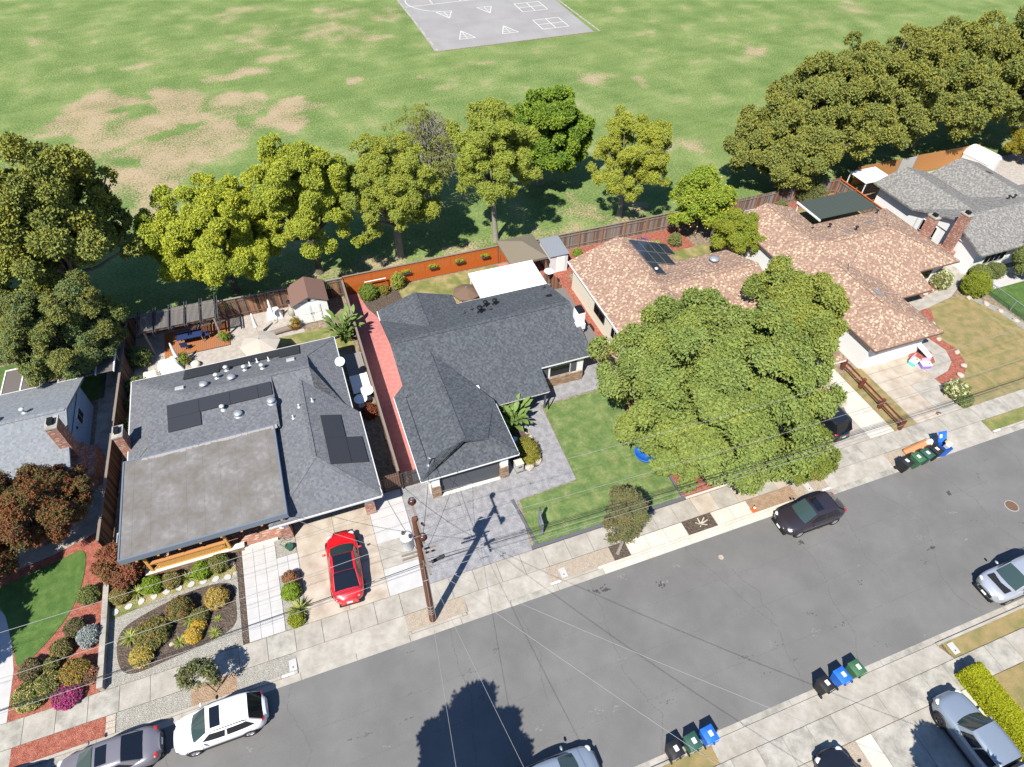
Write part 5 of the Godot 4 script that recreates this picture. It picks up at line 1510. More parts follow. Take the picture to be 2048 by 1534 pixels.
	tree("maple_tree", "dark red maple at the street side of the blue house path", "", Vector3(-22.4, 0, -26.8), {c = Vector3(0.6, 2.6, -0.2), r = Vector3(1.9, 2.0, 2.2), lobes = 20, lobe = 0.3, n = 2600, mesh = s_fine, mat = leaf_mat("leaf_maple", 0.13, 0.08, 0.04), tints = red, trunk = 0.11})
	tree("maple_tree", "low rusty red maple at the corner of the flat roof", "", Vector3(-14.9, 0, -24.7), {c = Vector3(0.1, 1.2, -0.1), r = Vector3(1.35, 1.0, 1.3), lobes = 18, lobe = 0.33, n = 2000, mesh = s_fine, mat = leaf_mat("leaf_rust", 0.21, 0.085, 0.05), tints = [W, Color(1.2, 0.9, 0.9), Color(0.75, 1.3, 0.8)], trunk = 0.06, floor = 0.15})
	tree("citrus_tree", "golden leaved tree beside the white arched shed", "", Vector3(79.2, 0, -45.2), {c = Vector3(0, 2.2, 0), r = Vector3(2.2, 1.9, 2.0), lobes = 20, lobe = 0.3, n = 2200, mesh = s_fine, mat = leaf_mat("leaf_gold", 0.27, 0.215, 0.03), tints = [W, Color(0.9, 1, 0.9)], trunk = 0.12})
	tree("round_tree", "dark clipped tree at the porch of the stone grey house", "", Vector3(61.2, 0, -28.4), {c = Vector3(0, 2.2, 0), r = Vector3(1.8, 1.7, 2.0), lobes = 20, lobe = 0.3, n = 2400, mesh = s_fine, mat = lm_dark, tints = [W, Color(0.9, 1, 0.9)], trunk = 0.12})
	# trees of the opposite gardens, whose shade falls into the street and the front lawns
	for t: Array in [[Vector3(-3.4, 0, -3.6), 8.6, 2.6, 3.6, "tall street tree on the opposite verge shading the road", 3400], [Vector3(20.0, 0, 3.4), 6.2, 1.6, 1.6, "leafy tree in the opposite driveway garden", 1000], [Vector3(-26.2, 0, -20.2), 6.2, 2.6, 2.6, "tree on the far side of the blue house lawn", 1300], [Vector3(31.0, 0, 4.4), 6.0, 2.6, 2.4, "tree behind the bright clipped hedge", 1600]]:
		tree("shade_tree", t[4], "", t[0], {c = Vector3(0, t[1], 0), r = Vector3(t[2], t[3], t[2]), lobes = 22, lobe = 0.32, n = t[5], mesh = s_leafy, mat = lm_syc, tints = yr, trunk = 0.2})

func twigs(o: Node, c: Vector3, r: float) -> void:
	# the bare grey twigs of the half dead tree
	var st := begin()
	rng.seed = 77
	for k in 900:
		var d := Vector3(rng.randfn(), rng.randfn() + 0.3, rng.randfn()).normalized()
		var a := c + d * r * rnd(0.35, 0.85)
		var b := a + (d + Vector3(rng.randfn(), rng.randfn(), rng.randfn()) * 0.45).normalized() * rnd(0.5, 1.1)
		st_tube(st, [a, a.lerp(b, 0.5) + Vector3(rnd(-0.1, 0.1), 0.05, rnd(-0.1, 0.1)), b], [0.036, 0.026, 0.012], 4)
	put("twigs", done(st), mats["bark_pale"], o).set_meta("kind", "stuff")

func fruit(o: Node, c: Vector3, r: Vector3, n: int) -> void:
	var m := mat("lemon", lin(0.62, 0.42, 0.03), 0.5)
	rng.seed = 5
	for k in n:
		var d := Vector3(rng.randfn(), rng.randfn() * 0.8 + 0.2, rng.randfn() + 0.4).normalized()
		put("fruit", ball(0.06, 1.15, 8), m, o, c + Vector3(d.x * r.x, d.y * r.y, d.z * r.z) * rnd(0.92, 1.04))

# ------------------------------------------------------------------ fences
func fence(called: String, label: String, a: Vector2, b: Vector2, h: float, boards: Array, post: String, opt := {}) -> Node3D:
	# upright boards, posts, two rails and a cap, each board its own part
	rng.seed = hash(label)
	var d := b - a
	var ln := d.length()
	var o := thing(called, label, "fence", Vector3(a.x, 0, a.y), -atan2(d.y, d.x), opt.get("group", ""))
	var bw: float = opt.get("w", 0.14)
	var n := int(ln / bw)
	var tall := opt.get("jag", 0.012) as float
	for i in n:
		var hh := h + snappedf(rnd(-tall, tall), 0.01)
		put("board", box(bw - 0.012, hh, 0.02), mats[boards[rng.randi() % boards.size()]], o, Vector3((i + 0.5) * ln / n, hh * 0.5 + 0.02, rnd(-0.003, 0.003)))
	var side: float = opt.get("side", 1.0)
	var gap: float = opt.get("gap", 2.4)
	var k := 0
	while k * gap <= ln + 0.01:
		put("post", box(0.1, h + opt.get("rise", 0.05), 0.1), mats[post], o, Vector3(k * gap, (h + opt.get("rise", 0.05)) * 0.5, side * 0.065))
		k += 1
	for y: float in [0.3, h - 0.25]:
		put("rail", box(ln, 0.09, 0.04), mats[boards[0]], o, Vector3(ln * 0.5, y, side * 0.035))
	if opt.has("cap"):
		put("cap", box(ln, 0.035, 0.16), mats[opt.cap], o, Vector3(ln * 0.5, h + 0.045, 0))
	return o

func make_fences() -> void:
	var br := ["wood_brown", "wood_brown", "wood_dark"]
	var gy := ["wood_grey", "wood_grey", "wood_brown", "wood_lath"]
	fence("board_fence", "dark brown board fence between the blue house and the flat-roofed house", Vector2(-15.0, -46.7), Vector2(-15.85, -26.3), 1.8, br, "wood_brown", {cap = "wood_grey"})
	fence("board_fence", "weathered brown board fence with grey cap behind the pergola", Vector2(-16.4, -46.9), Vector2(2.0, -46.5), 1.9, ["wood_brown", "wood_brown", "wood_dark", "wood_post"], "wood_brown", {cap = "wood_lath"})
	fence("board_fence", "brown board fence along the red side path", Vector2(1.95, -46.3), Vector2(1.9, -25.3), 1.75, br, "wood_brown", {cap = "wood_grey", side = 1.0})
	fence("board_fence", "bright orange stained board fence with hanging planters", Vector2(2.1, -46.6), Vector2(16.4, -46.6), 1.9, ["wood_orange"], "wood_orange", {cap = "wood_grey", side = -1.0})
	fence("board_fence", "orange board fence screened by the taupe gazebo", Vector2(16.5, -46.6), Vector2(19.4, -46.6), 1.9, ["wood_orange"], "wood_orange", {side = -1.0})
	fence("board_fence", "weathered grey board fence with reddish posts and red mulch below", Vector2(19.5, -46.6), Vector2(36.5, -46.5), 1.7, gy, "wood_post", {side = 1.0, rise = 0.12, cap = "wood_grey"})
	fence("board_fence", "dark weathered board fence under the broad sycamore", Vector2(37.0, -46.5), Vector2(54.6, -46.7), 1.7, ["wood_grey", "wood_brown", "wood_brown", "wood_lath"], "wood_post", {side = 1.0, rise = 0.1})
	fence("board_fence", "brown board fence with orange top rail beside the white wall", Vector2(54.55, -46.6), Vector2(54.6, -32.4), 1.6, gy, "wood_post", {side = 1.0, cap = "wood_orange", rise = 0.3})
	fence("board_fence", "tall cedar board fence behind the stone grey house", Vector2(57.2, -47.2), Vector2(63.0, -47.2), 2.2, ["wood_cedar"], "wood_cedar", {side = -1.0})
	fence("board_fence", "long cedar board fence beside the white arched shed", Vector2(65.2, -47.2), Vector2(74.0, -47.0), 2.2, ["wood_cedar"], "wood_cedar", {side = -1.0})
	put_panel("privacy_screen", "pale grey fence panel between the two cedar fences", Vector3(64.1, 1.05, -47.2), Vector3(2.2, 2.1, 0.06), "concrete_cool", "fence")
	fence("board_fence", "brown board fence between the white patio cover and the cream wall", Vector2(19.35, -43.0), Vector2(19.35, -31.7), 1.75, ["wood_post", "wood_brown"], "wood_brown", {side = -1.0})
	fence("board_fence", "short dark gate fence closing the side yard beside the brick pillar", Vector2(0.55, -25.25), Vector2(1.9, -25.25), 1.7, br, "wood_brown")
	fence("board_fence", "grey slatted gate at the end of the red side path", Vector2(2.0, -25.2), Vector2(3.55, -25.2), 1.6, ["wood_dark", "charcoal"], "wood_dark")
	fence("board_fence", "weathered board fence behind the lawn of the blue house", Vector2(-32.0, -46.9), Vector2(-21.8, -46.9), 1.75, gy, "wood_post", {side = 1.0})
	fence("board_fence", "narrow board fence between the cream house and the lemon tree", Vector2(36.7, -43.0), Vector2(36.7, -36.2), 1.7, gy, "wood_grey")
	# low rail fence between the two driveways
	var o := thing("rail_fence", "low reddish brown two-rail fence between the two driveways", "fence", Vector3(37.2, 0, -24.6))
	for k in 4:
		put("post", box(0.2, 1.0, 0.2), mats["wood_rail"], o, Vector3(-0.07 * k, 0.5, 0.1 + k * 2.15))
	for y: float in [0.42, 0.82]:
		put("rail", box(0.06, 0.14, 6.6), mats["wood_rail"], o, Vector3(-0.1, y, 3.3), Vector3(0, -0.032, 0))
	# low stone wall between the mulch garden and the gravel garden
	o = thing("garden_wall", "low pale capped wall between red mulch and gravel gardens", "wall", Vector3(-15.82, 0, -21.4))
	put("wall_body", box(0.22, 0.5, 6.7), mats["concrete_old"], o, Vector3(0, 0.15, 0))
	for k in 11:
		put("coping_stone", box(0.3, 0.07, 0.59), mats["concrete"], o, Vector3(0, 0.43, -3.05 + k * 0.61))
	# chain-link with green slats beside the dry lawn
	o = thing("wire_fence", "low wire fence with galvanised rail along the dry lawn", "fence", Vector3(55.8, 0, -27.8))
	for k in 5:
		put("post", cyl(0.03, 0.03, 1.15), mats["metal_grey"], o, Vector3(0.05 * k, 0.57, k * 2.4))
	put("top_rail", cyl(0.025, 0.025, 9.7), mats["metal_grey"], o, Vector3(0.1, 1.12, 4.8), Vector3(PI / 2, 0.0, 0))
	var st := begin()
	for k in 60:
		st_bar(st, Vector3(0.1, 0.06, k * 0.16), Vector3(0.1, 1.1, k * 0.16), 0.02, 0.02)
	for k in 6:
		st_bar(st, Vector3(0.1, 0.1 + k * 0.19, 0), Vector3(0.1, 0.1 + k * 0.19, 9.6), 0.014, 0.014)
	put("wire_mesh", done(st), mat("wire_green", lin(0.06, 0.10, 0.07), 0.6), o).set_meta("kind", "stuff")

func put_panel(called: String, label: String, at: Vector3, s: Vector3, m: String, cat: String) -> Node3D:
	var o := thing(called, label, cat, Vector3(at.x, 0, at.z))
	put("panel", box(s.x, s.y, s.z), mats[m], o, Vector3(0, at.y, 0))
	for k in 2:
		put("post", box(0.09, s.y + 0.1, 0.09), mats["metal_grey"], o, Vector3((k - 0.5) * s.x, at.y, 0))
	return o

# ------------------------------------------------------------------ yards
func umbrella_open(label: String, at: Vector3, r: float, h: float, m: String, sides := 8) -> void:
	var o := thing("garden_umbrella", label, "umbrella", at)
	for k in sides:
		var st := begin()
		var a := TAU * k / sides
		var b := TAU * (k + 1) / sides
		var top := Vector3(0, h, 0)
		var p := Vector3(cos(a) * r, h - 0.5, sin(a) * r)
		var q := Vector3(cos(b) * r, h - 0.5, sin(b) * r)
		var m1 := top.lerp(p, 0.5) + Vector3(0, 0.04, 0)
		var m2 := top.lerp(q, 0.5) + Vector3(0, 0.04, 0)
		tri(st, top, m2, m1)
		quad(st, m1, m2, q, p)
		quad(st, p, q, q - Vector3(0, 0.12, 0), p - Vector3(0, 0.12, 0))
		put("canopy_panel", done(st), mats[m], o)
	put("pole", cyl(0.025, 0.025, h), mats["metal_grey"], o, Vector3(0, h * 0.5, 0))
	put("finial", ball(0.05), mats["metal_grey"], o, Vector3(0, h + 0.04, 0))
	put("base", cyl(0.28, 0.26, 0.08), mats["concrete_old"], o, Vector3(0, 0.04, 0))

func umbrella_closed(label: String, at: Vector3, h := 2.4) -> void:
	var o := thing("garden_umbrella", label, "umbrella", at)
	var st := begin()
	st_lathe(st, Vector3.ZERO, [Vector2(0.17, h * 0.42), Vector2(0.13, h * 0.6), Vector2(0.1, h * 0.8), Vector2(0.05, h * 0.97), Vector2(0.001, h)], 9)
	put("furled_canopy", done(st), mats["fabric_white"], o)
	put("pole", cyl(0.025, 0.025, h * 0.6), mats["wood_gold"], o, Vector3(0, h * 0.3, 0))
	put("base", cyl(0.26, 0.24, 0.08), mats["concrete_old"], o, Vector3(0, 0.05, 0))

func pot_plant(label: String, at: Vector3, r: float, m: String, tints: Array) -> void:
	var o := thing("potted_plant", label, "plant", at)
	var st := begin()
	st_lathe(st, Vector3.ZERO, [Vector2(0.001, 0), Vector2(r * 0.65, 0), Vector2(r, r * 1.5), Vector2(r * 1.1, r * 1.5), Vector2(r * 1.1, r * 1.7), Vector2(r * 0.85, r * 1.7), Vector2(r * 0.8, r * 1.5), Vector2(0.001, r * 1.5)], 14)
	put("pot", done(st), mats[m], o)
	var xf := []
	var cols := []
	rng.seed = hash(label)
	for k in 70:
		var d := Vector3(rng.randfn(), rng.randfn() + 0.7, rng.randfn()).normalized()
		xf.append(Transform3D(basis_to(d, rnd(0, TAU), rnd(0.5, 0.9)), Vector3(0, r * 1.8, 0) + d * r * rnd(0.6, 1.7)))
		cols.append(tints[rng.randi() % tints.size()])
	leaves(o, "foliage", xf, cols, shared["fine"], leaf_mat("leaf_pot", 0.16, 0.21, 0.04))

func table(label: String, at: Vector3, sx: float, sz: float, h: float, top: String, leg := "metal_grey", turn := 0.0) -> Node3D:
	var o := thing("garden_table", label, "table", at, turn)
	put("table_top", box(sx, 0.04, sz), mats[top], o, Vector3(0, h, 0))
	for k in 4:
		put("leg", box(0.05, h, 0.05), mats[leg], o, Vector3((sx * 0.5 - 0.06) * (1 if k & 1 else -1), h * 0.5, (sz * 0.5 - 0.06) * (1 if k & 2 else -1)))
	return o

func round_table(label: String, at: Vector3, r: float, h: float, m: String) -> void:
	var o := thing("round_table", label, "table", at)
	put("table_top", cyl(r, r, 0.04, 24), mats[m], o, Vector3(0, h, 0))
	put("pedestal", cyl(0.05, 0.04, h), mats["metal_white"], o, Vector3(0, h * 0.5, 0))
	put("foot", cyl(r * 0.55, r * 0.4, 0.05), mats["metal_white"], o, Vector3(0, 0.03, 0))

func lounge_set(label: String, at: Vector3, s: Vector3, m: String, turn: float, cat := "furniture cover") -> void:
	# furniture under a slack fabric cover
	var o := thing("covered_furniture", label, cat, at, turn)
	rng.seed = hash(label)
	var st := begin()
	var n := 8
	st.set_smooth_group(1)
	var P := []
	for i in n + 1:
		var row := []
		for k in n + 1:
			var u := -1.0 + 2.0 * i / n
			var v := -1.0 + 2.0 * k / n
			var e := maxf(absf(u), absf(v))
			var y := s.y * (1.0 if e < 0.8 else 0.02) + rnd(-0.05, 0.04)
			var f := 0.86 if e < 0.8 else 1.0
			row.append(Vector3(u * s.x * 0.5 * f, maxf(y, 0.01), v * s.z * 0.5 * f))
		P.append(row)
	for i in n:
		for k in n:
			quad(st, P[i][k], P[i + 1][k], P[i + 1][k + 1], P[i][k + 1])
	put("cover", done(st), mats[m], o)

func make_yards() -> void:
	var W := Color.WHITE
	# --- garden of the flat-roofed house
	var o := thing("pergola", "grey lath pergola beside the park fence", "pergola", Vector3(-11.0, 0, -45.1))
	var k := 0
	var x := -2.85
	while x < 2.9:
		var f := fposmod(x + 2.9, 1.15)
		if f > 0.14 and f < 1.08:
			put("slat", box(0.045, 0.04, 2.25), mats["wood_lath"], o, Vector3(x, 2.55, rnd(-0.03, 0.03)))
		x += 0.088
	for i in 6:
		for s: float in [-0.09, 0.09]:
			put("rafter", box(0.05, 0.16, 3.0), mats["charcoal"], o, Vector3(-2.85 + i * 1.15 + s, 2.5, -0.1))
	for z: float in [-1.0, 0.95]:
		put("beam", box(5.9, 0.18, 0.1), mats["wood_brown"], o, Vector3(0, 2.34, z))
	for i in 4:
		put("post", box(0.13, 2.3, 0.13), mats["wood_lath"], o, Vector3(-2.5 if i < 2 else 2.6, 1.15, -1.0 if i % 2 else 0.95))
	var dk := structure("deck", slab(rect(-12.8, -7.85, -46.4, -43.3), -0.1, 0.03), mats["wood_dark"])
	for i in 33:
		put("deck_board", box(0.138, 0.04, 3.06), mats["wood_deck" if rng.randf() < 0.7 else "wood_post"], dk, Vector3(-12.72 + i * 0.15, 0.06, -44.85))
	table("dark blue dining table under the pergola", Vector3(-10.7, 0.08, -44.7), 1.9, 0.95, 0.72, "navy")
	for p: Array in [[-11.2, -43.85, 0.0, "navy chair at the street side of the dining table"], [-9.5, -44.7, 1.6, "navy chair at the shed end of the dining table"]]:
		chair(p[3], Vector3(p[0], 0.08, p[1]), p[2], "navy")
	umbrella_closed("furled white umbrella beside the covered white furniture", Vector3(-11.65, 0, -42.2))
	umbrella_closed("furled white umbrella near the open beige umbrella", Vector3(-5.6, 0, -43.7))
	umbrella_closed("furled white umbrella beside the cloth-covered table", Vector3(-4.2, 0, -45.0))
	umbrella_open("open beige garden umbrella behind the grey roof", Vector3(-5.3, 0, -40.3), 1.5, 2.5, "fabric_beige")
	lounge_set("white slack cover over patio furniture beside furled umbrella", Vector3(-12.35, 0, -42.0), Vector3(1.7, 0.75, 1.5), "fabric_white", 0.25)
	lounge_set("cream square covered table at the corner of the patio", Vector3(-13.65, 0, -41.3), Vector3(1.35, 0.65, 0.95), "fabric_cream", 0.1)
	var st := begin()
	st_lathe(st, Vector3.ZERO, [Vector2(0.24, 0), Vector2(0.34, 0.12), Vector2(0.34, 0.3), Vector2(0.22, 0.42), Vector2(0.001, 0.44)], 14)
	o = thing("pouf", "round cream pouf on the patio", "pouf", Vector3(-10.5, 0, -41.7))
	put("cushion", done(st), mats["fabric_cream"], o)
	put("foot_ring", cyl(0.22, 0.22, 0.03), mats["wood_dark"], o, Vector3(0, 0.005, 0))
	pot_plant("potted plant at the foot of the furled umbrella on the patio", Vector3(-11.2, 0, -42.3), 0.26, "terracotta", [W, Color(1.3, 1.3, 0.7)])
	pot_plant("potted plant on the wooden deck by the pergola post", Vector3(-8.2, 0.08, -43.9), 0.22, "charcoal", [W, Color(1.3, 1.3, 0.7)])
	pot_plant("rusty leaved plant in large terracotta pot beside the shed", Vector3(-2.6, 0, -43.5), 0.3, "terracotta", [Color(1.6, 0.75, 0.5), Color(1.2, 0.9, 0.6)])
	lounge_set("small table under a white cloth near the chiminea", Vector3(-4.1, 0, -45.7), Vector3(1.3, 0.75, 0.9), "fabric_white", 0.0, "table")
	st = begin()
	st_lathe(st, Vector3.ZERO, [Vector2(0.2, 0), Vector2(0.3, 0.2), Vector2(0.32, 0.5), Vector2(0.2, 0.75), Vector2(0.1, 0.9), Vector2(0.1, 1.35), Vector2(0.15, 1.4)], 14)
	o = thing("chiminea", "grey clay chiminea with dark cap beside the white shed", "chiminea", Vector3(-2.7, 0, -45.4))
	put("body", done(st), mats["concrete_old"], o)
	put("cap", ball(0.2, 0.6), mats["metal_black"], o, Vector3(0, 1.45, 0))
	o = thing("log_bench", "grey split log lying on the patio", "log", Vector3(-3.9, 0, -43.45), 0.12)
	put("log", cyl(0.24, 0.22, 2.2, 12), mats["wood_grey"], o, Vector3(0, 0.23, 0), Vector3(0, 0, PI / 2))
	put("cut_face", cyl(0.2, 0.2, 0.03, 12), mats["wood_gold"], o, Vector3(1.11, 0.23, 0), Vector3(0, 0, PI / 2))
	garden_shed()
	banana_plant("lush paddle-leaved plant beside the brown fence", Vector3(1.05, 0, -40.9), 64, 2.7)
	o = thing("deck_platform", "grey plank platform beside the satellite dish", "deck", Vector3(1.15, 0, -37.5))
	for i in 9:
		put("plank", box(0.138, 0.04, 2.4), mats["wood_lath"], o, Vector3(-0.6 + i * 0.15, 0.3, 0))
	put("joist", box(1.3, 0.26, 2.3), mats["wood_dark"], o, Vector3(0, 0.14, 0))
	o = thing("white_board", "flat white board lying beside the two round tables", "board", Vector3(1.15, 0, -35.2))
	put("sheet", box(1.35, 0.05, 1.9), mats["plastic_white"], o, Vector3(0, 0.42, 0))
	for s: float in [-0.7, 0.7]:
		put("trestle", box(1.1, 0.4, 0.07), mats["wood_gold"], o, Vector3(0, 0.2, s))
	round_table("round white table nearer the grey roof", Vector3(0.85, 0, -33.3), 0.48, 0.75, "plastic_white")
	round_table("round white table against the brown fence", Vector3(1.45, 0, -33.9), 0.5, 0.85, "plastic_white")
	shrub("garden_shrub", "dark red leafy clump beside the round tables", "shrub", Vector3(1.25, 0, -32.3), Vector3(0.4, 0.3, 0.45), 160, shared["fine"], leaf_mat("leaf_rust", 0.21, 0.085, 0.05), [Color(1.1, 0.7, 0.7), Color(0.7, 0.6, 0.5)])
	for p: Array in [[-14.7, -37.0, "large pale leaved plant in the west passage by the brick chimney"], [-14.7, -33.9, "broad leaved plant below the brick chimney"]]:
		rosette("broad_leaf_plant", p[2], Vector3(p[0], 0, p[1]), 14, blade_mesh(0.9, 0.3, 0.4, "broad"), leaf_mat("leaf_broad", 0.24, 0.30, 0.08), [W, Color(0.8, 0.9, 0.8)], 1.0)
	for p: Array in [[-14.75, -36.2, 0.45], [-14.8, -35.5, 0.4], [-14.7, -38.6, 0.5], [-14.6, -40.3, 0.6], [-14.5, -43.4, 0.8]]:
		shrub("passage_shrub", "dark green shrub growing along the west passage fence", "shrub", Vector3(p[0], 0, p[1]), Vector3(p[2], p[2] * 0.9, p[2]), 260, shared["fine"], leaf_mat("leaf_dark", 0.15, 0.17, 0.055), [W, Color(0.8, 1, 0.9)], "shrubs along the west passage")
	for p: Array in [[-14.8, -31.4, 1.7], [-14.8, -28.9, 1.5]]:
		o = thing("raised_bed", "wooden raised planter box in the west passage", "planter", Vector3(p[0], 0, p[1]), 0.0, "raised planters in the west passage")
		for s: float in [-0.42, 0.42]:
			put("side_board", box(0.05, 0.42, p[2]), mats["wood_post"], o, Vector3(s, 0.2, 0))
			put("end_board", box(0.8, 0.42, 0.05), mats["wood_post"], o, Vector3(0, 0.2, signf(s) * p[2] * 0.5))
		put("soil", box(0.78, 0.3, p[2] - 0.1), mats["soil_dark"], o, Vector3(0, 0.18, 0))
	for z: float in [-32.8, -32.45, -32.1]:
		o = thing("stone_ball", "pale stone lying on the passage fence edge", "stone", Vector3(-15.25, 0.0, z), 0.0, "pale stones along the passage")
		put("stone", rock_mesh(int(z * 100)), mats["rock"], o).scale = Vector3(0.24, 0.2, 0.2)
		put("chip", rock_mesh(int(z * 50)), mats["rock"], o, Vector3(0.2, 0, 0.05)).scale = Vector3(0.07, 0.06, 0.06)
	o = thing("wire_cage", "white wire cage beside the flat roof corner", "cage", Vector3(-14.6, 0, -26.3))
	st = begin()
	for i in 2:
		for j in 2:
			put("upright", box(0.03, 1.3, 0.03), mats["metal_white"], o, Vector3(-0.4 + 0.8 * i, 0.65, -0.55 + 1.1 * j))
	for y: float in [0.1, 0.7, 1.3]:
		for s: float in [-0.55, 0.55]:
			put("bar", box(0.8, 0.03, 0.03), mats["metal_white"], o, Vector3(0, y, s))
		for s: float in [-0.4, 0.4]:
			put("bar", box(0.03, 0.03, 1.1), mats["metal_white"], o, Vector3(s, y, 0))
	# --- garden of the charcoal house
	o = thing("patio_cover", "flat white patio cover behind the charcoal roof", "patio cover", Vector3(15.1, 0, -41.0))
	for i in 11:
		put("roof_pan", box(0.515, 0.06, 3.45), mats["cover_white"], o, Vector3(-2.63 + i * 0.52, 2.5, 0), Vector3(0.012, 0, 0))
	put("fascia", box(5.85, 0.16, 0.06), mats["trim_white"], o, Vector3(-0.03, 2.45, -1.76))
	put("fascia", box(0.06, 0.16, 3.5), mats["trim_white"], o, Vector3(-2.94, 2.45, 0))
	for i in 3:
		put("post", box(0.09, 2.4, 0.09), mats["trim_white"], o, Vector3(-2.8 + i * 2.7, 1.2, -1.65))
	umbrella_open("brown octagonal garden umbrella beside the white patio cover", Vector3(11.45, 0, -41.2), 1.15, 2.4, "fabric_brown")
	chair("white patio chair under the brown umbrella", Vector3(11.9, 0, -40.4), 2.4, "plastic_white")
	gazebo()
	tool_shed()
	o = thing("patio_heater", "silver patio heater with round reflector hood", "heater", Vector3(19.0, 0, -41.3))
	put("base", cyl(0.24, 0.2, 0.7), mats["metal_grey"], o, Vector3(0, 0.36, 0))
	put("pole", cyl(0.035, 0.035, 1.2), mats["metal_grey"], o, Vector3(0, 1.3, 0))
	put("burner", cyl(0.09, 0.14, 0.3), mats["metal_black"], o, Vector3(0, 2.0, 0))
	st = begin()
	st_lathe(st, Vector3(0, 2.15, 0), [Vector2(0.46, 0), Vector2(0.4, 0.06), Vector2(0.2, 0.12), Vector2(0.001, 0.14)], 20)
	put("hood", done(st), mats["metal_white"], o)
	for i in 4:
		o = thing("fence_planter", "yellow flowering planter hung on the orange fence", "planter", Vector3(7.5 + i * 2.46, 1.15, -46.42), 0.0, "flower planters on the orange fence")
		put("trough", box(0.75, 0.16, 0.2), mats["charcoal"], o)
		var xf := []
		var cols := []
		rng.seed = 300 + i
		for j in 60:
			xf.append(Transform3D(basis_to(Vector3(rnd(-0.5, 0.5), 1, rnd(-0.5, 0.5)).normalized(), rnd(0, TAU), rnd(0.3, 0.5)), Vector3(rnd(-0.38, 0.38), rnd(0.1, 0.25), rnd(-0.12, 0.16))))
			cols.append(Color(2.6, 1.9, 0.4) if rng.randf() < 0.5 else W)
		leaves(o, "flowers", xf, cols, shared["fine"], leaf_mat("leaf_pot", 0.16, 0.21, 0.04))
	o = thing("trellis_frame", "white pipe frame leaning on the orange fence", "trellis", Vector3(4.7, 0, -46.3))
	put("top_bar", box(1.9, 0.06, 0.06), mats["plastic_white"], o, Vector3(0, 1.15, 0))
	for s: float in [-0.92, 0.92]:
		put("upright", box(0.05, 1.15, 0.05), mats["wood_orange"], o, Vector3(s, 0.58, 0))
	shrub("garden_shrub", "green bush at the corner of the dark soil bed", "shrub", Vector3(3.9, 0, -45.6), Vector3(0.65, 0.6, 0.6), 420, shared["fine"], leaf_mat("leaf_street", 0.15, 0.185, 0.035), [W, Color(0.8, 1, 0.9)])
	shrub("garden_shrub", "small red-flecked bush beside the white pipe frame", "shrub", Vector3(5.2, 0, -45.8), Vector3(0.35, 0.3, 0.3), 150, shared["fine"], leaf_mat("leaf_street", 0.15, 0.185, 0.035), [W, Color(1.6, 0.8, 0.7)])
	shrub("garden_shrub", "sparse olive sapling against the orange fence", "shrub", Vector3(6.6, 0, -46.0), Vector3(0.45, 0.8, 0.35), 130, shared["fine"], leaf_mat("leaf_olive", 0.26, 0.29, 0.055), [W])
	# --- front of the charcoal house
	banana_plant("tall paddle-leaved plant beside the garage roof", Vector3(10.7, 0, -27.9), 64, 2.5)
	patch("planting_bed", [Vector2(9.05, -29.5), Vector2(10.9, -29.3), Vector2(11.5, -27.0), Vector2(11.6, -24.3), Vector2(11.1, -23.8), Vector2(9.5, -23.7)], "soil_dark", 0.03)
	o = thing("gazing_ball", "pale blue gazing ball on a short pedestal", "ornament", Vector3(10.2, 0, -26.1))
	put("globe", ball(0.28), mat("glaze_blue", lin(0.30, 0.45, 0.55), 0.15, 0.0, 0.6), o, Vector3(0, 0.5, 0))
	put("pedestal", cyl(0.14, 0.1, 0.3), mats["concrete_old"], o, Vector3(0, 0.15, 0))
	shrub("boxwood_hedge", "clipped olive boxwood beside the garage corner", "hedge", Vector3(10.75, 0, -25.0), Vector3(0.62, 0.45, 0.95), 900, shared["fine"], leaf_mat("leaf_box", 0.17, 0.165, 0.035), [W, Color(1.2, 1.1, 0.8)])
	rng.seed = 44
	for p: Array in [[10.5, -23.85, 0.34], [11.15, -24.15, 0.36], [11.5, -26.3, 0.2], [11.45, -26.8, 0.18], [11.35, -27.3, 0.2], [11.5, -25.9, 0.15], [11.2, -27.8, 0.18]]:
		o = thing("border_rock", "pale rounded rock edging the planting bed", "rock", Vector3(p[0], 0, p[1]), 0.0, "rocks edging the planting bed")
		put("rock", rock_mesh(int(p[1] * 90)), mats["rock"], o).scale = Vector3(p[2], p[2] * 0.7, p[2] * 0.85)
	o = thing("stone_mailbox", "small pale concrete pedestal box beside the boxwood", "pedestal", Vector3(9.75, 0, -24.05), 0.1)
	put("box", box(0.5, 0.75, 0.5), mats["concrete_cool"], o, Vector3(0, 0.37, 0))
	put("lid", box(0.56, 0.06, 0.56), mats["concrete_white"], o, Vector3(0, 0.78, 0))
	put("slot", box(0.28, 0.14, 0.02), mats["charcoal"], o, Vector3(0, 0.5, 0.256))
	o = thing("sign_frame", "grey two-post sign frame standing on the green front lawn", "sign", Vector3(9.45, 0, -19.45))
	for p: Array in [[0.05, -0.2, 1.55], [-0.12, 0.62, 1.35]]:
		put("post", box(0.14, p[2], 0.14), mats["slate_paint"], o, Vector3(p[0], p[2] * 0.5, p[1]))
	put("board", box(0.06, 0.55, 0.72), mats["slate_paint"], o, Vector3(-0.03, 1.0, 0.21), Vector3(0, -0.2, 0))
	put("brace", box(0.06, 0.08, 0.72), mats["slate_paint"], o, Vector3(-0.03, 0.45, 0.21), Vector3(0, -0.2, 0))
	put("post_cap", ball(0.09), mats["charcoal"], o, Vector3(0.05, 1.6, -0.2))
	o = thing("paddling_pool", "blue plastic paddling pool on the lawn edge under the tree", "pool", Vector3(18.5, 0, -22.2))
	st = begin()
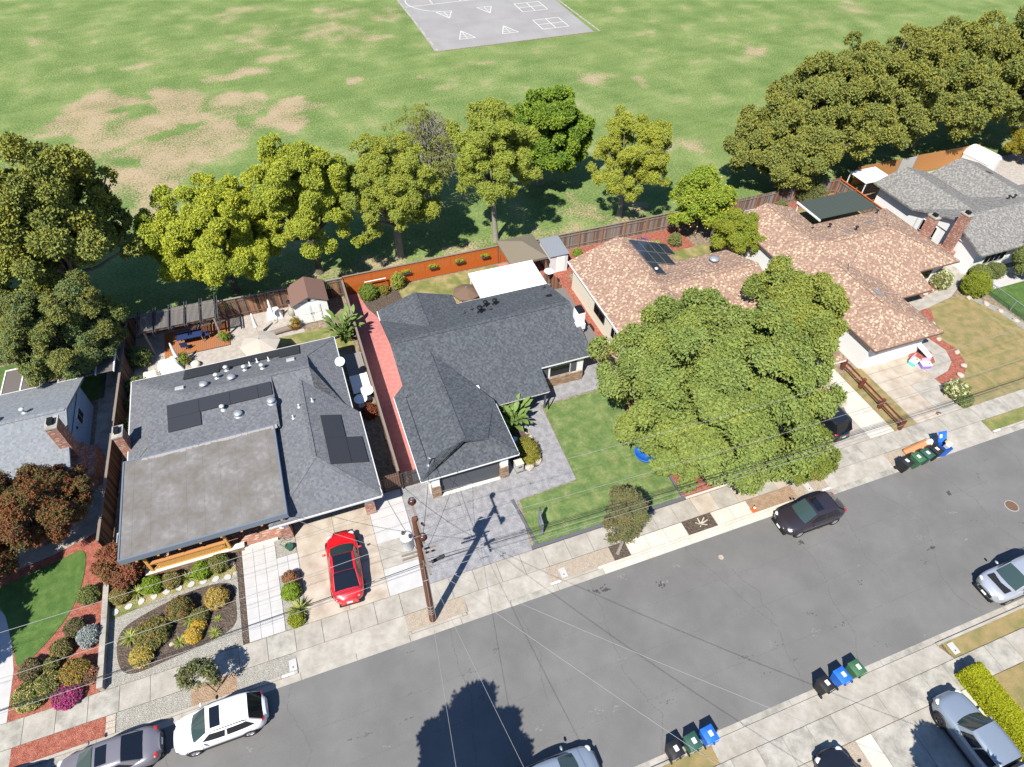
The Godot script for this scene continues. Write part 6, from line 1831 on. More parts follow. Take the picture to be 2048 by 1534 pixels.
	st_lathe(st, Vector3.ZERO, [Vector2(0.7, 0.02), Vector2(0.78, 0.26), Vector2(0.82, 0.28), Vector2(0.8, 0.3), Vector2(0.72, 0.27), Vector2(0.66, 0.06), Vector2(0.001, 0.06)], 22)
	put("shell", done(st), mats["plastic_blue"], o)
	put("rim", ring_mesh(0.79, 0.035), mats["plastic_blue"], o, Vector3(0, 0.29, 0))
	# --- verge
	for p: Array in [[19.2, -16.1, "pale cut-back stump sprouting in the square tree pit"]]:
		o = thing("cut_shrub", p[2], "stump", Vector3(p[0], 0, p[1]))
		for i in 6:
			put("stem", cyl(0.06, 0.04, 0.5, 7), mats["rock"], o, Vector3(cos(i * 1.1) * 0.22, 0.16, sin(i * 1.1) * 0.16), Vector3(sin(i * 1.1) * 0.9, 0, -cos(i * 1.1) * 0.9))
	o = thing("traffic_cone", "orange traffic cone lying near the kerb by the dark car", "cone", Vector3(23.0, 0, -15.85))
	put("cone", cyl(0.15, 0.03, 0.5), mats["orange_plastic"], o, Vector3(0, 0.28, 0))
	put("foot", box(0.36, 0.04, 0.36), mats["orange_plastic"], o, Vector3(0, 0.03, 0))
	put("band", cyl(0.095, 0.075, 0.1), mats["plastic_white"], o, Vector3(0, 0.34, 0))
	for p: Array in [[-6.3, -16.0, "pale meter box lid in the pebble verge by the sand coloured drive"], [9.6, -16.0, "pale meter box lid in the tan pebble verge by the grey drive"], [27.5, -16.1, "pale meter box lid in the verge behind the dark car"], [28.3, -4.45, "pale meter box lid in the dry verge near the hedge"]]:
		o = thing("meter_lid", p[2], "meter box", Vector3(p[0], 0, p[1]))
		put("lid", box(0.4, 0.03, 0.62), mats["concrete_cool"], o, Vector3(0, 0.016, 0))
		put("keyhole", cyl(0.04, 0.04, 0.01), mats["metal_black"], o, Vector3(0, 0.034, 0.12))
	var sap := [[-10.3, -16.0], [-9.95, -16.3], [-10.15, -16.55]]
	for p: Array in sap:
		o = thing("tree_stake", "thin wooden stake driven in beside the sapling", "stake", Vector3(p[0], 0, p[1]), 0.0, "stakes around the sapling")
		put("stake", cyl(0.03, 0.025, 1.5, 8), mats["wood_brown"], o, Vector3(0, 0.7, 0), Vector3(rnd(-0.08, 0.08), 0, rnd(-0.08, 0.08)))
		put("tie", box(0.2, 0.03, 0.02), mats["rubber"], o, Vector3(-0.05, 1.1, 0))
	# --- brown houses
	o = thing("patio_cover", "dark ribbed patio cover behind the brown roof", "patio cover", Vector3(49.6, 0, -41.6))
	for i in 14:
		put("roof_pan", box(0.47, 0.05, 3.3), mats["sheet_green"], o, Vector3(-3.15 + i * 0.485, 2.4, 0), Vector3(-0.02, 0, 0))
	put("edge_trim", box(0.1, 0.16, 3.5), mats["trim_white"], o, Vector3(-3.45, 2.4, 0.1))
	for i in 3:
		put("post", box(0.1, 2.3, 0.1), mats["trim_white"], o, Vector3(-3.3 + i * 3.2, 1.15, -1.5))
	o = thing("patio_cover", "white slatted patio cover beside the stone grey roof", "patio cover", Vector3(57.0, 0, -45.3))
	for i in 8:
		put("roof_pan", box(0.4, 0.05, 2.5), mats["cover_white"], o, Vector3(-1.5 + i * 0.43, 2.3, 0))
	for i in 4:
		put("post", box(0.08, 2.25, 0.08), mats["trim_white"], o, Vector3(-1.55 if i % 2 else 1.55, 1.12, -1.15 if i < 2 else 1.15))
	arched_shed()
	toys()
	o = thing("folding_frame", "white metal frame standing at the back yard fence", "frame", Vector3(42.6, 0, -45.4))
	for s: float in [-0.6, 0.6]:
		put("leg", box(0.05, 1.0, 0.05), mats["metal_white"], o, Vector3(s, 0.5, 0))
	put("bar", box(1.2, 0.05, 0.05), mats["metal_white"], o, Vector3(0, 1.0, 0))
	put("bar", box(1.2, 0.05, 0.05), mats["metal_white"], o, Vector3(0, 0.1, 0.5))
	for s: float in [-0.6, 0.6]:
		put("foot", box(0.05, 0.05, 0.6), mats["metal_white"], o, Vector3(s, 0.06, 0.25))

func rock_mesh(s: int) -> ArrayMesh:
	var key := "rock%d" % (absi(s) % 5)
	if shared.has(key):
		return shared[key]
	var n := noise(absi(s) % 5 + 9, 0.9)
	var st := begin()
	var R := func(i: int, k: int) -> Vector3:
		var t := PI * i / 7.0
		var p := TAU * k / 10.0
		var d := Vector3(sin(t) * cos(p), cos(t), sin(t) * sin(p))
		return d * (1.0 + 0.35 * n.get_noise_3dv(d * 1.5)) + Vector3(0, 0.5, 0)
	for i in 7:
		for k in 10:
			quad(st, R.call(i, k), R.call(i, (k + 1) % 10), R.call(i + 1, (k + 1) % 10), R.call(i + 1, k))
	shared[key] = done(st)
	return shared[key]

func ring_mesh(r: float, t: float) -> Mesh:
	var m := TorusMesh.new()
	m.inner_radius = r - t
	m.outer_radius = r + t
	m.rings = 24
	m.ring_segments = 8
	return m

func chair(label: String, at: Vector3, turn: float, m: String) -> void:
	var o := thing("garden_chair", label, "chair", at, turn)
	put("seat", box(0.46, 0.04, 0.44), mats[m], o, Vector3(0, 0.44, 0))
	put("backrest", box(0.46, 0.48, 0.04), mats[m], o, Vector3(0, 0.7, 0.22), Vector3(0.15, 0, 0))
	for k in 4:
		put("leg", box(0.03, 0.44, 0.03), mats["metal_grey"], o, Vector3(0.2 if k & 1 else -0.2, 0.22, 0.19 if k & 2 else -0.19))

func shed_roof_polys(x0: float, x1: float, z0: float, z1: float, e: float, top: float) -> Array:
	var c := (x0 + x1) * 0.5
	return [[Vector3(x0, e, z0), Vector3(c, top, z0), Vector3(c, top, z1), Vector3(x0, e, z1)], [Vector3(c, top, z0), Vector3(x1, e, z0), Vector3(x1, e, z1), Vector3(c, top, z1)]]

func garden_shed() -> void:
	var o := thing("garden_shed", "white garden shed with brown gable roof and double doors", "shed", Vector3(-1.05, 0, -44.9))
	put("roof", roof_mesh(shed_roof_polys(-1.5, 1.5, -1.6, 1.25, 2.15, 2.85), 0.06), mats["shed_brown"], o)
	put("wall", box(2.7, 2.2, 2.4), mats["stucco_white"], o, Vector3(0, 1.1, -0.2))
	gable_wall_z(o, 0.96, -1.35, 1.35, 2.15, 2.75, 0.04, "stucco_white")
	for s: float in [-1, 1]:
		var d := put("door", box(0.72, 1.75, 0.05), mats["trim_white"], o, Vector3(s * 0.38, 0.95, 1.03))
		for y: float in [-0.45, 0.4]:
			put("door_panel", box(0.56, 0.7, 0.02), mats["stucco_white"], d, Vector3(0, y, 0.03))
		put("handle", box(0.04, 0.16, 0.04), mats["metal_black"], d, Vector3(-s * 0.28, 0.05, 0.05))
	put("vent", box(0.2, 0.2, 0.04), mats["metal_black"], o, Vector3(0, 2.35, 1.02))

func gazebo() -> void:
	var o := thing("gazebo", "taupe canvas gazebo with pyramid roof in the garden corner", "gazebo", Vector3(17.8, 0, -44.9))
	var c := Vector3(0, 3.15, 0)
	var q := [Vector3(-1.75, 2.35, -1.85), Vector3(1.75, 2.35, -1.85), Vector3(1.75, 2.35, 1.9), Vector3(-1.75, 2.35, 1.9)]
	for k in 4:
		var st := begin()
		tri(st, c, q[k], q[(k + 1) % 4])
		quad(st, q[k], q[(k + 1) % 4], q[(k + 1) % 4] - Vector3(0, 0.2, 0), q[k] - Vector3(0, 0.2, 0))
		put("canopy_panel", done(st), mats["fabric_taupe"], o)
		put("post", box(0.09, 2.3, 0.09), mats["wood_brown"], o, q[k] * Vector3(0.93, 0, 0.93) + Vector3(0, 1.15, 0))

func tool_shed() -> void:
	var o := thing("tool_shed", "white metal tool shed with ribbed grey roof", "shed", Vector3(20.9, 0, -44.75))
	put("wall", box(1.75, 1.9, 2.5), mats["metal_white"], o, Vector3(0, 0.95, 0))
	for i in 8:
		put("roof_pan", box(0.235, 0.05, 2.75), mats["metal_flash"], o, Vector3(-0.84 + i * 0.24, 1.98, 0), Vector3(0.05, 0, 0))
	put("door", box(0.8, 1.6, 0.04), mats["plastic_white"], o, Vector3(0.2, 0.85, 1.27))

func arched_shed() -> void:
	var o := thing("arched_shed", "white shed with rounded vault roof at the park fence", "shed", Vector3(73.2, 0, -45.6), 0.12)
	var st := begin()
	var n := 8
	for i in n:
		var a := PI * i / n
		var b := PI * (i + 1) / n
		quad(st, Vector3(-cos(a) * 1.2, 1.5 + sin(a) * 0.8, -1.5), Vector3(-cos(b) * 1.2, 1.5 + sin(b) * 0.8, -1.5), Vector3(-cos(b) * 1.2, 1.5 + sin(b) * 0.8, 1.5), Vector3(-cos(a) * 1.2, 1.5 + sin(a) * 0.8, 1.5))
		tri(st, Vector3(0, 1.5, 1.45), Vector3(-cos(a) * 1.2, 1.5 + sin(a) * 0.8, 1.45), Vector3(-cos(b) * 1.2, 1.5 + sin(b) * 0.8, 1.45))
	put("vault", done(st), mats["plastic_white"], o)
	put("wall", box(2.3, 1.5, 2.9), mats["metal_white"], o, Vector3(0, 0.75, 0))
	put("door", box(1.1, 1.4, 0.04), mats["plastic_white"], o, Vector3(0, 0.75, 1.47))

func toys() -> void:
	var o := thing("play_slide", "white plastic play slide beside the garage", "toy", Vector3(44.3, 0, -23.7), 0.5)
	var st := begin()
	quad(st, Vector3(-0.2, 0.95, -0.7), Vector3(0.2, 0.95, -0.7), Vector3(0.2, 0.12, 0.8), Vector3(-0.2, 0.12, 0.8))
	put("chute", done(st), mats["plastic_white"], o)
	for s: float in [-0.22, 0.22]:
		st = begin()
		st_bar(st, Vector3(s, 1.0, -0.7), Vector3(s, 0.18, 0.8), 0.04, 0.14)
		put("side_rail", done(st), mats["plastic_white"], o)
		put("ladder_leg", box(0.05, 1.0, 0.05), mat("toy_pink", lin(0.7, 0.35, 0.45), 0.5), o, Vector3(s, 0.5, -0.75))
	for k in 3:
		put("rung", box(0.42, 0.04, 0.06), mats["toy_pink"], o, Vector3(0, 0.25 + k * 0.28, -0.76))
	for t: Array in [[43.0, -23.1, "teal and white toy play kitchen on the driveway", "toy_teal", 0.3], [43.6, -22.5, "purple and white toy table on the driveway", "toy_purple", -0.3]]:
		mat("toy_teal", lin(0.10, 0.55, 0.50), 0.5)
		mat("toy_purple", lin(0.26, 0.18, 0.55), 0.5)
		o = thing("toy_playset", t[2], "toy", Vector3(t[0], 0, t[1]), t[4])
		put("base", box(0.75, 0.32, 0.5), mats[t[3]], o, Vector3(0, 0.16, 0))
		put("top", box(0.8, 0.05, 0.55), mats["plastic_white"], o, Vector3(0, 0.36, 0))
		put("back", box(0.7, 0.35, 0.06), mats["toy_pink"], o, Vector3(0, 0.55, -0.24))
		put("knob", ball(0.07), mats["orange_plastic"], o, Vector3(0.2, 0.42, 0.05))

func make_garden_plants() -> void:
	var W := Color.WHITE
	var s_tiny := spray("tiny", 14, 0.1, 0.07, 0.04, 8)
	var s_small := spray("small", 14, 0.14, 0.1, 0.05, 9)
	var lm_lime := leaf_mat("leaf_lime", 0.21, 0.28, 0.035)
	var lm_or := leaf_mat("leaf_ochre", 0.30, 0.215, 0.075)
	var lm_mix := leaf_mat("leaf_mix", 0.17, 0.165, 0.065)
	var lm_yel := leaf_mat("leaf_yellow", 0.50, 0.38, 0.11)
	var lm_red := leaf_mat("leaf_redtip", 0.19, 0.13, 0.075)
	var lm_silver := leaf_mat("leaf_silver", 0.36, 0.38, 0.37)
	var lm_pink := leaf_mat("leaf_pink", 0.42, 0.07, 0.22)
	var lm_agave := leaf_mat("leaf_agave", 0.26, 0.29, 0.075)
	var blade := blade_mesh(0.75, 0.085, 0.4, "blade")
	var wide := blade_mesh(0.7, 0.09, 0.25, "wide_blade")
	# gravel garden of the flat-roofed house
	for p: Array in [
			["clipped round lime green shrub, nearer the rust maple, below the porch wall", -13.3, -23.2, 0.52, 0.5, 900, s_tiny, lm_lime, [W, Color(0.9, 1, 0.9)]],
			["clipped round lime green shrub, nearer the tiled path, below the porch wall", -10.6, -23.2, 0.5, 0.48, 900, s_tiny, lm_lime, [W, Color(0.9, 1, 0.9)]],
			["ochre shrub at the corner below the rust maple", -15.05, -23.2, 0.45, 0.4, 500, s_small, lm_or, [W, Color(0.7, 0.9, 0.9)]],
			["ochre and green shrub between the two round lime shrubs", -12.3, -23.2, 0.45, 0.38, 500, s_small, lm_or, [W, Color(0.6, 0.9, 0.9)]],
			["brown-green round shrub at the porch end beside the tiled path", -9.6, -23.3, 0.5, 0.48, 600, s_small, lm_mix, [W, Color(1.3, 1.1, 0.9), Color(0.9, 1.2, 0.8)]],
			["large straw yellow ball shrub in the dark soil bed", -9.85, -21.1, 0.62, 0.5, 1100, s_tiny, lm_yel, [W, Color(0.9, 0.85, 0.9), Color(0.75, 0.7, 0.7)]],
			["red-tipped green shrub in the middle of the soil bed", -11.8, -21.1, 0.62, 0.55, 900, s_small, lm_mix, [W, Color(1.6, 0.8, 0.8), Color(0.8, 1.1, 0.8)]],
			["bright yellow shrub near the street end of the soil bed", -11.2, -19.4, 0.38, 0.32, 420, s_small, lm_yel, [W, Color(1.2, 1.0, 0.3)]],
			["second bright yellow sprawl beside the spiky rosettes", -10.9, -19.9, 0.3, 0.26, 260, s_small, lm_yel, [W, Color(1.2, 1.0, 0.3)]],
			["yellow-green round shrub at the street end of the soil bed", -13.85, -19.1, 0.5, 0.4, 700, s_small, lm_yel, [Color(0.85, 0.95, 0.8), W]],
			["ochre fern-like mound in the middle of the soil bed", -13.3, -20.2, 0.85, 0.42, 600, s_small, lm_or, [W, Color(0.7, 1, 0.9), Color(0.6, 0.9, 0.8)]],
			["olive grassy tuft beside the red-tipped shrub", -10.85, -20.4, 0.42, 0.3, 260, s_small, lm_mix, [W, Color(1.3, 1.2, 0.9)]],
			["rusty ball shrub beside the sand coloured driveway", -5.75, -20.95, 0.42, 0.4, 620, s_tiny, lm_red, [Color(1.7, 1.0, 0.8), W]],
			["clipped lime ball shrub beside the sand coloured driveway", -5.8, -20.1, 0.5, 0.44, 1000, s_tiny, lm_lime, [W, Color(0.9, 1, 0.9)]],
			["small green grass clump at the end of the driveway planter", -5.75, -18.4, 0.38, 0.3, 400, s_small, lm_lime, [W, Color(1.3, 0.9, 0.8)]],
			# red mulch garden
			["dark green ball shrub beside the low wall, nearest the lawn tip", -16.75, -23.8, 0.5, 0.42, 560, s_small, lm_mix, [W, Color(1, 1.3, 0.9)]],
			["dark red ball shrub beside the silver shrub", -17.3, -22.0, 0.5, 0.4, 520, s_small, lm_red, [W, Color(0.7, 1.1, 0.8)]],
			["silver grey ball shrub on red mulch", -16.55, -21.2, 0.52, 0.45, 620, s_small, lm_silver, [W, Color(0.8, 0.85, 0.85)]],
			["brown-green ball shrub at the curve of the lawn", -17.9, -21.0, 0.46, 0.38, 500, s_small, lm_mix, [Color(1.4, 1.1, 1), W]],
			["brown-red ball shrub at the corner of the concrete path", -19.3, -20.3, 0.52, 0.42, 560, s_small, lm_red, [W, Color(0.9, 1.2, 0.9)]],
			["small olive ball shrub between brown-red and ochre shrubs", -18.35, -20.3, 0.32, 0.28, 300, s_small, lm_mix, [W, Color(1.2, 1.2, 0.9)]],
			["large golden ochre shrub behind the magenta flowers", -17.0, -19.3, 0.68, 0.5, 900, s_small, lm_or, [W, Color(1.2, 1.0, 0.5), Color(0.8, 0.9, 0.8)]],
			["magenta flowering mound at the pavement edge", -17.4, -18.35, 0.72, 0.28, 900, s_tiny, lm_pink, [W, Color(1.2, 0.9, 1.1), Color(0.5, 1.6, 0.5)]],
			["cream-flecked green hedge mound at the pavement corner", -19.2, -18.9, 0.72, 0.4, 820, s_small, lm_mix, [Color(0.9, 1.2, 0.8), W, Color(3.0, 2.6, 2.4)]],
			["dark cream-flecked mound behind the pavement corner mound", -18.35, -19.2, 0.6, 0.42, 620, s_small, lm_mix, [Color(0.9, 1.1, 0.8), W, Color(2.6, 2.2, 1.8)]],
			["rosy twiggy shrub against the low wall at the pavement", -16.35, -19.0, 0.42, 0.35, 320, s_small, lm_red, [Color(2.0, 1.3, 1.3), W]],
			# brown houses
			["white flowering rose bush beside the driveway", 43.45, -19.4, 0.85, 0.6, 620, s_small, lm_mix, [W, Color(0.9, 1.2, 0.9), Color(4.0, 4.0, 6.0)]],
			["green rose bush beside the pavement end of the driveway", 43.4, -18.5, 0.55, 0.42, 420, s_small, lm_mix, [Color(0.9, 1.3, 0.8), W]],
			["white flowering shrub at the corner window of the brown house", 52.6, -30.2, 0.8, 0.8, 560, s_small, lm_mix, [W, Color(1.2, 1.5, 1), Color(4.0, 4.0, 6.0)]],
			["large clipped olive ball shrub beside the wire fence", 54.6, -28.4, 1.05, 1.1, 2400, s_small, leaf_mat("leaf_round", 0.20, 0.235, 0.035), [W, Color(1.1, 1.05, 0.8)]],
			["clipped ball shrub behind the large olive ball", 56.9, -29.9, 0.85, 0.65, 1100, s_small, lm_mix, [Color(1, 1.3, 0.8), W]],
			["dark clipped shrub below the front window of the stone grey house", 58.6, -29.8, 0.75, 0.65, 900, s_small, lm_mix, [Color(0.8, 1.2, 0.8), W]],
			["low green bush in the red mulch against the grey board fence", 22.2, -45.2, 0.38, 0.32, 240, s_small, lm_lime, [Color(0.7, 0.8, 0.9), W]],
			["green bush in the red mulch, second from the tool shed", 23.6, -45.2, 0.42, 0.34, 260, s_small, lm_lime, [Color(0.7, 0.8, 0.9), W]],
			["yellow-green bush behind the solar panels", 31.0, -43.6, 0.6, 0.45, 400, s_small, lm_lime, [W, Color(1.3, 1.1, 0.8)]],
			["purple flowering clump behind the solar panels", 30.2, -44.8, 0.7, 0.3, 240, s_small, lm_pink, [Color(0.5, 1.6, 0.5), Color(0.7, 2.5, 1.6)]],
			["grey-green bush beside the lemon tree", 33.2, -43.8, 0.6, 0.6, 420, s_small, lm_mix, [W, Color(1.2, 1.4, 1.2)]],
			["rose bush in the red mulch under the dark board fence", 46.6, -45.4, 0.6, 0.55, 360, s_small, lm_mix, [Color(0.9, 1.2, 0.9), W]],
			["dark vine mound on the dark board fence", 50.6, -46.0, 1.6, 1.1, 900, s_small, leaf_mat("leaf_dark", 0.15, 0.17, 0.055), [W]],
			["small green shrub against the white wall by the brown fence", 55.4, -38.4, 0.4, 0.4, 200, s_small, lm_lime, [Color(0.7, 0.8, 0.9)]]]:
		shrub("garden_shrub", p[0], "shrub", Vector3(p[1], 0, p[2]), Vector3(p[3], p[4], p[3]), p[5], p[6], p[7], p[8])
	for p: Array in [
			["spiky green rosette between the ochre and lime shrubs", -14.25, -23.2, 46, 1.0], ["spiky green rosette beside the lime shrub near the tiled path", -11.5, -23.15, 40, 0.8],
			["spiky rosette at the foot of the red-tipped shrub", -11.45, -20.45, 40, 0.75], ["small spiky rosette under the straw yellow ball", -9.95, -20.0, 26, 0.55],
			["spiky rosette at the street corner of the soil bed", -10.15, -19.2, 36, 0.7], ["fine spiky rosette left of the bright yellow shrub", -11.95, -19.35, 46, 0.7],
			["tall spiky rosette at the west end of the soil bed", -14.55, -20.5, 50, 0.95]]:
		rosette("spiky_plant", p[0], Vector3(p[1], 0.02, p[2]), p[3], blade, lm_agave, [W, Color(0.8, 0.95, 0.8), Color(1.2, 1.1, 0.9)], 1.3, p[4])
	rosette("yucca_plant", "large spiky yucca beside the sand coloured driveway", Vector3(-5.55, 0.02, -19.0), 64, wide, lm_agave, [W, Color(0.8, 0.9, 0.8), Color(1.2, 1.1, 0.9)], 1.35, 1.15)
	# stepping stones through the creeping lawn
	rng.seed = 91
	for k in 10:
		var o := thing("stepping_stone", "pale flat stepping stone in the creeping lawn strip", "stone", Vector3(-15.4 + k * 0.68, 0.0, -22.4 - 0.35 * sin(k * 0.32)), rnd(0, 3.0), "stepping stones in the creeping lawn")
		put("stone", slab(curve2([Vector2(-0.2, -0.1), Vector2(0.05, -0.17), Vector2(0.22, -0.02), Vector2(0.1, 0.15), Vector2(-0.12, 0.13)], 3), -0.02, 0.05), mats["concrete_cool"], o)
	# border stones
	for p: Array in [[-9.0, -23.3, 0.2], [-8.85, -22.6, 0.14], [-12.0, -20.9, 0.18], [-12.4, -19.4, 0.16], [45.5, -20.75, 0.3], [46.6, -21.5, 0.28], [47.35, -22.9, 0.26], [47.1, -24.6, 0.25], [48.2, -26.3, 0.22], [44.7, -20.2, 0.22], [50.6, -29.7, 0.3], [51.6, -29.9, 0.2], [43.9, -23.0, 0.2], [44.6, -24.3, 0.2], [53.9, -28.0, 0.3], [54.6, -26.8, 0.3], [55.0, -25.6, 0.28], [55.2, -24.2, 0.3], [55.3, -22.8, 0.26], [55.4, -21.4, 0.28]]:
		var o := thing("garden_rock", "pale garden rock edging the mulch and gravel beds", "rock", Vector3(p[0], 0, p[1]), p[0], "rocks edging the garden beds")
		put("rock", rock_mesh(int(p[0] * 77)), mats["rock"], o).scale = Vector3(p[2], p[2] * 0.6, p[2] * 0.8)
	# clipped hedge across the street, on real stems
	var h := thing("clipped_hedge", "bright yellow-green clipped hedge beside the silver pickup", "hedge", Vector3(27.75, 0, 0.6))
	rng.seed = 66
	var xf := []
	var cols := []
	for k in 9000:
		var side := rng.randi() % 5
		var p := Vector3(rnd(-0.5, 0.5), rnd(0.05, 1.0), rnd(-3.8, 3.8))
		var d := Vector3.UP
		match side:
			0: p.x = -0.5 + absf(rng.randfn(0, 0.05)); d = Vector3.LEFT
			1: p.x = 0.5 - absf(rng.randfn(0, 0.05)); d = Vector3.RIGHT
			2: p.z = -3.8 + absf(rng.randfn(0, 0.05)); d = Vector3.FORWARD
			_: p.y = 1.0 - absf(rng.randfn(0, 0.06))
		d = (d + Vector3(rng.randfn(), rng.randfn(), rng.randfn()) * 0.3).normalized()
		xf.append(Transform3D(basis_to(d, rnd(0, TAU), rnd(0.8, 1.2)), p))
		cols.append(Color(1.08, 1.04, 0.8).lerp(Color(0.92, 1.0, 0.95), rng.randf()))
	leaves(h, "foliage", xf, cols, s_small, leaf_mat("leaf_hedge", 0.30, 0.31, 0.02))
	for k in 6:
		put("stem", cyl(0.03, 0.02, 0.9, 6), mats["bark"], h, Vector3(0, 0.45, -3.3 + k * 1.3))
	# hose on the small gravel bed
	var o := thing("garden_hose", "green coiled garden hose and pot by the brick pillar", "hose", Vector3(-5.65, 0, -23.35))
	for k in 3:
		put("coil", ring_mesh(0.22 - k * 0.02, 0.018), mats["plastic_green"], o, Vector3(0, 0.05 + k * 0.035, 0))
	var st := begin()
	st_tube(st, [Vector3(-0.2, 0.03, 0), Vector3(-0.5, 0.03, -0.3), Vector3(-0.3, 0.03, -0.55), Vector3(0.1, 0.03, -0.4), Vector3(0.3, 0.03, -0.6)], [0.016], 6)
	put("loose_end", done(st), mats["plastic_green"], o)
	put("reel_pot", cyl(0.18, 0.22, 0.3), mats["plastic_green_dark"], o, Vector3(0.1, 0.15, 0.2))

# ------------------------------------------------------------------ vehicles
func smoothed(pts: Array, s: float) -> float:
	# a smooth curve through (position, value) pairs
	for i in pts.size() - 1:
		if s <= pts[i + 1][0]:
			var t: float = clampf((s - pts[i][0]) / maxf(1e-5, pts[i + 1][0] - pts[i][0]), 0, 1)
			return cubic_interpolate(pts[i][1], pts[i + 1][1], pts[maxi(i - 1, 0)][1], pts[mini(i + 2, pts.size() - 1)][1], t)
	return pts[-1][1]

func car_paint(key: String, r: float, g: float, b: float, metal := 0.3) -> StandardMaterial3D:
	var m := mat(key, lin(r, g, b), 0.32, metal, 0.5)
	m.clearcoat_enabled = true
	m.clearcoat = 0.8
	m.clearcoat_roughness = 0.06
	return m

func grid(st: SurfaceTool, P: Array, smooth := 1) -> void:
	st.set_smooth_group(smooth)
	for i in P.size() - 1:
		for k in P[i].size() - 1:
			quad(st, P[i][k], P[i][k + 1], P[i + 1][k + 1], P[i + 1][k])
	st.set_smooth_group(-1)

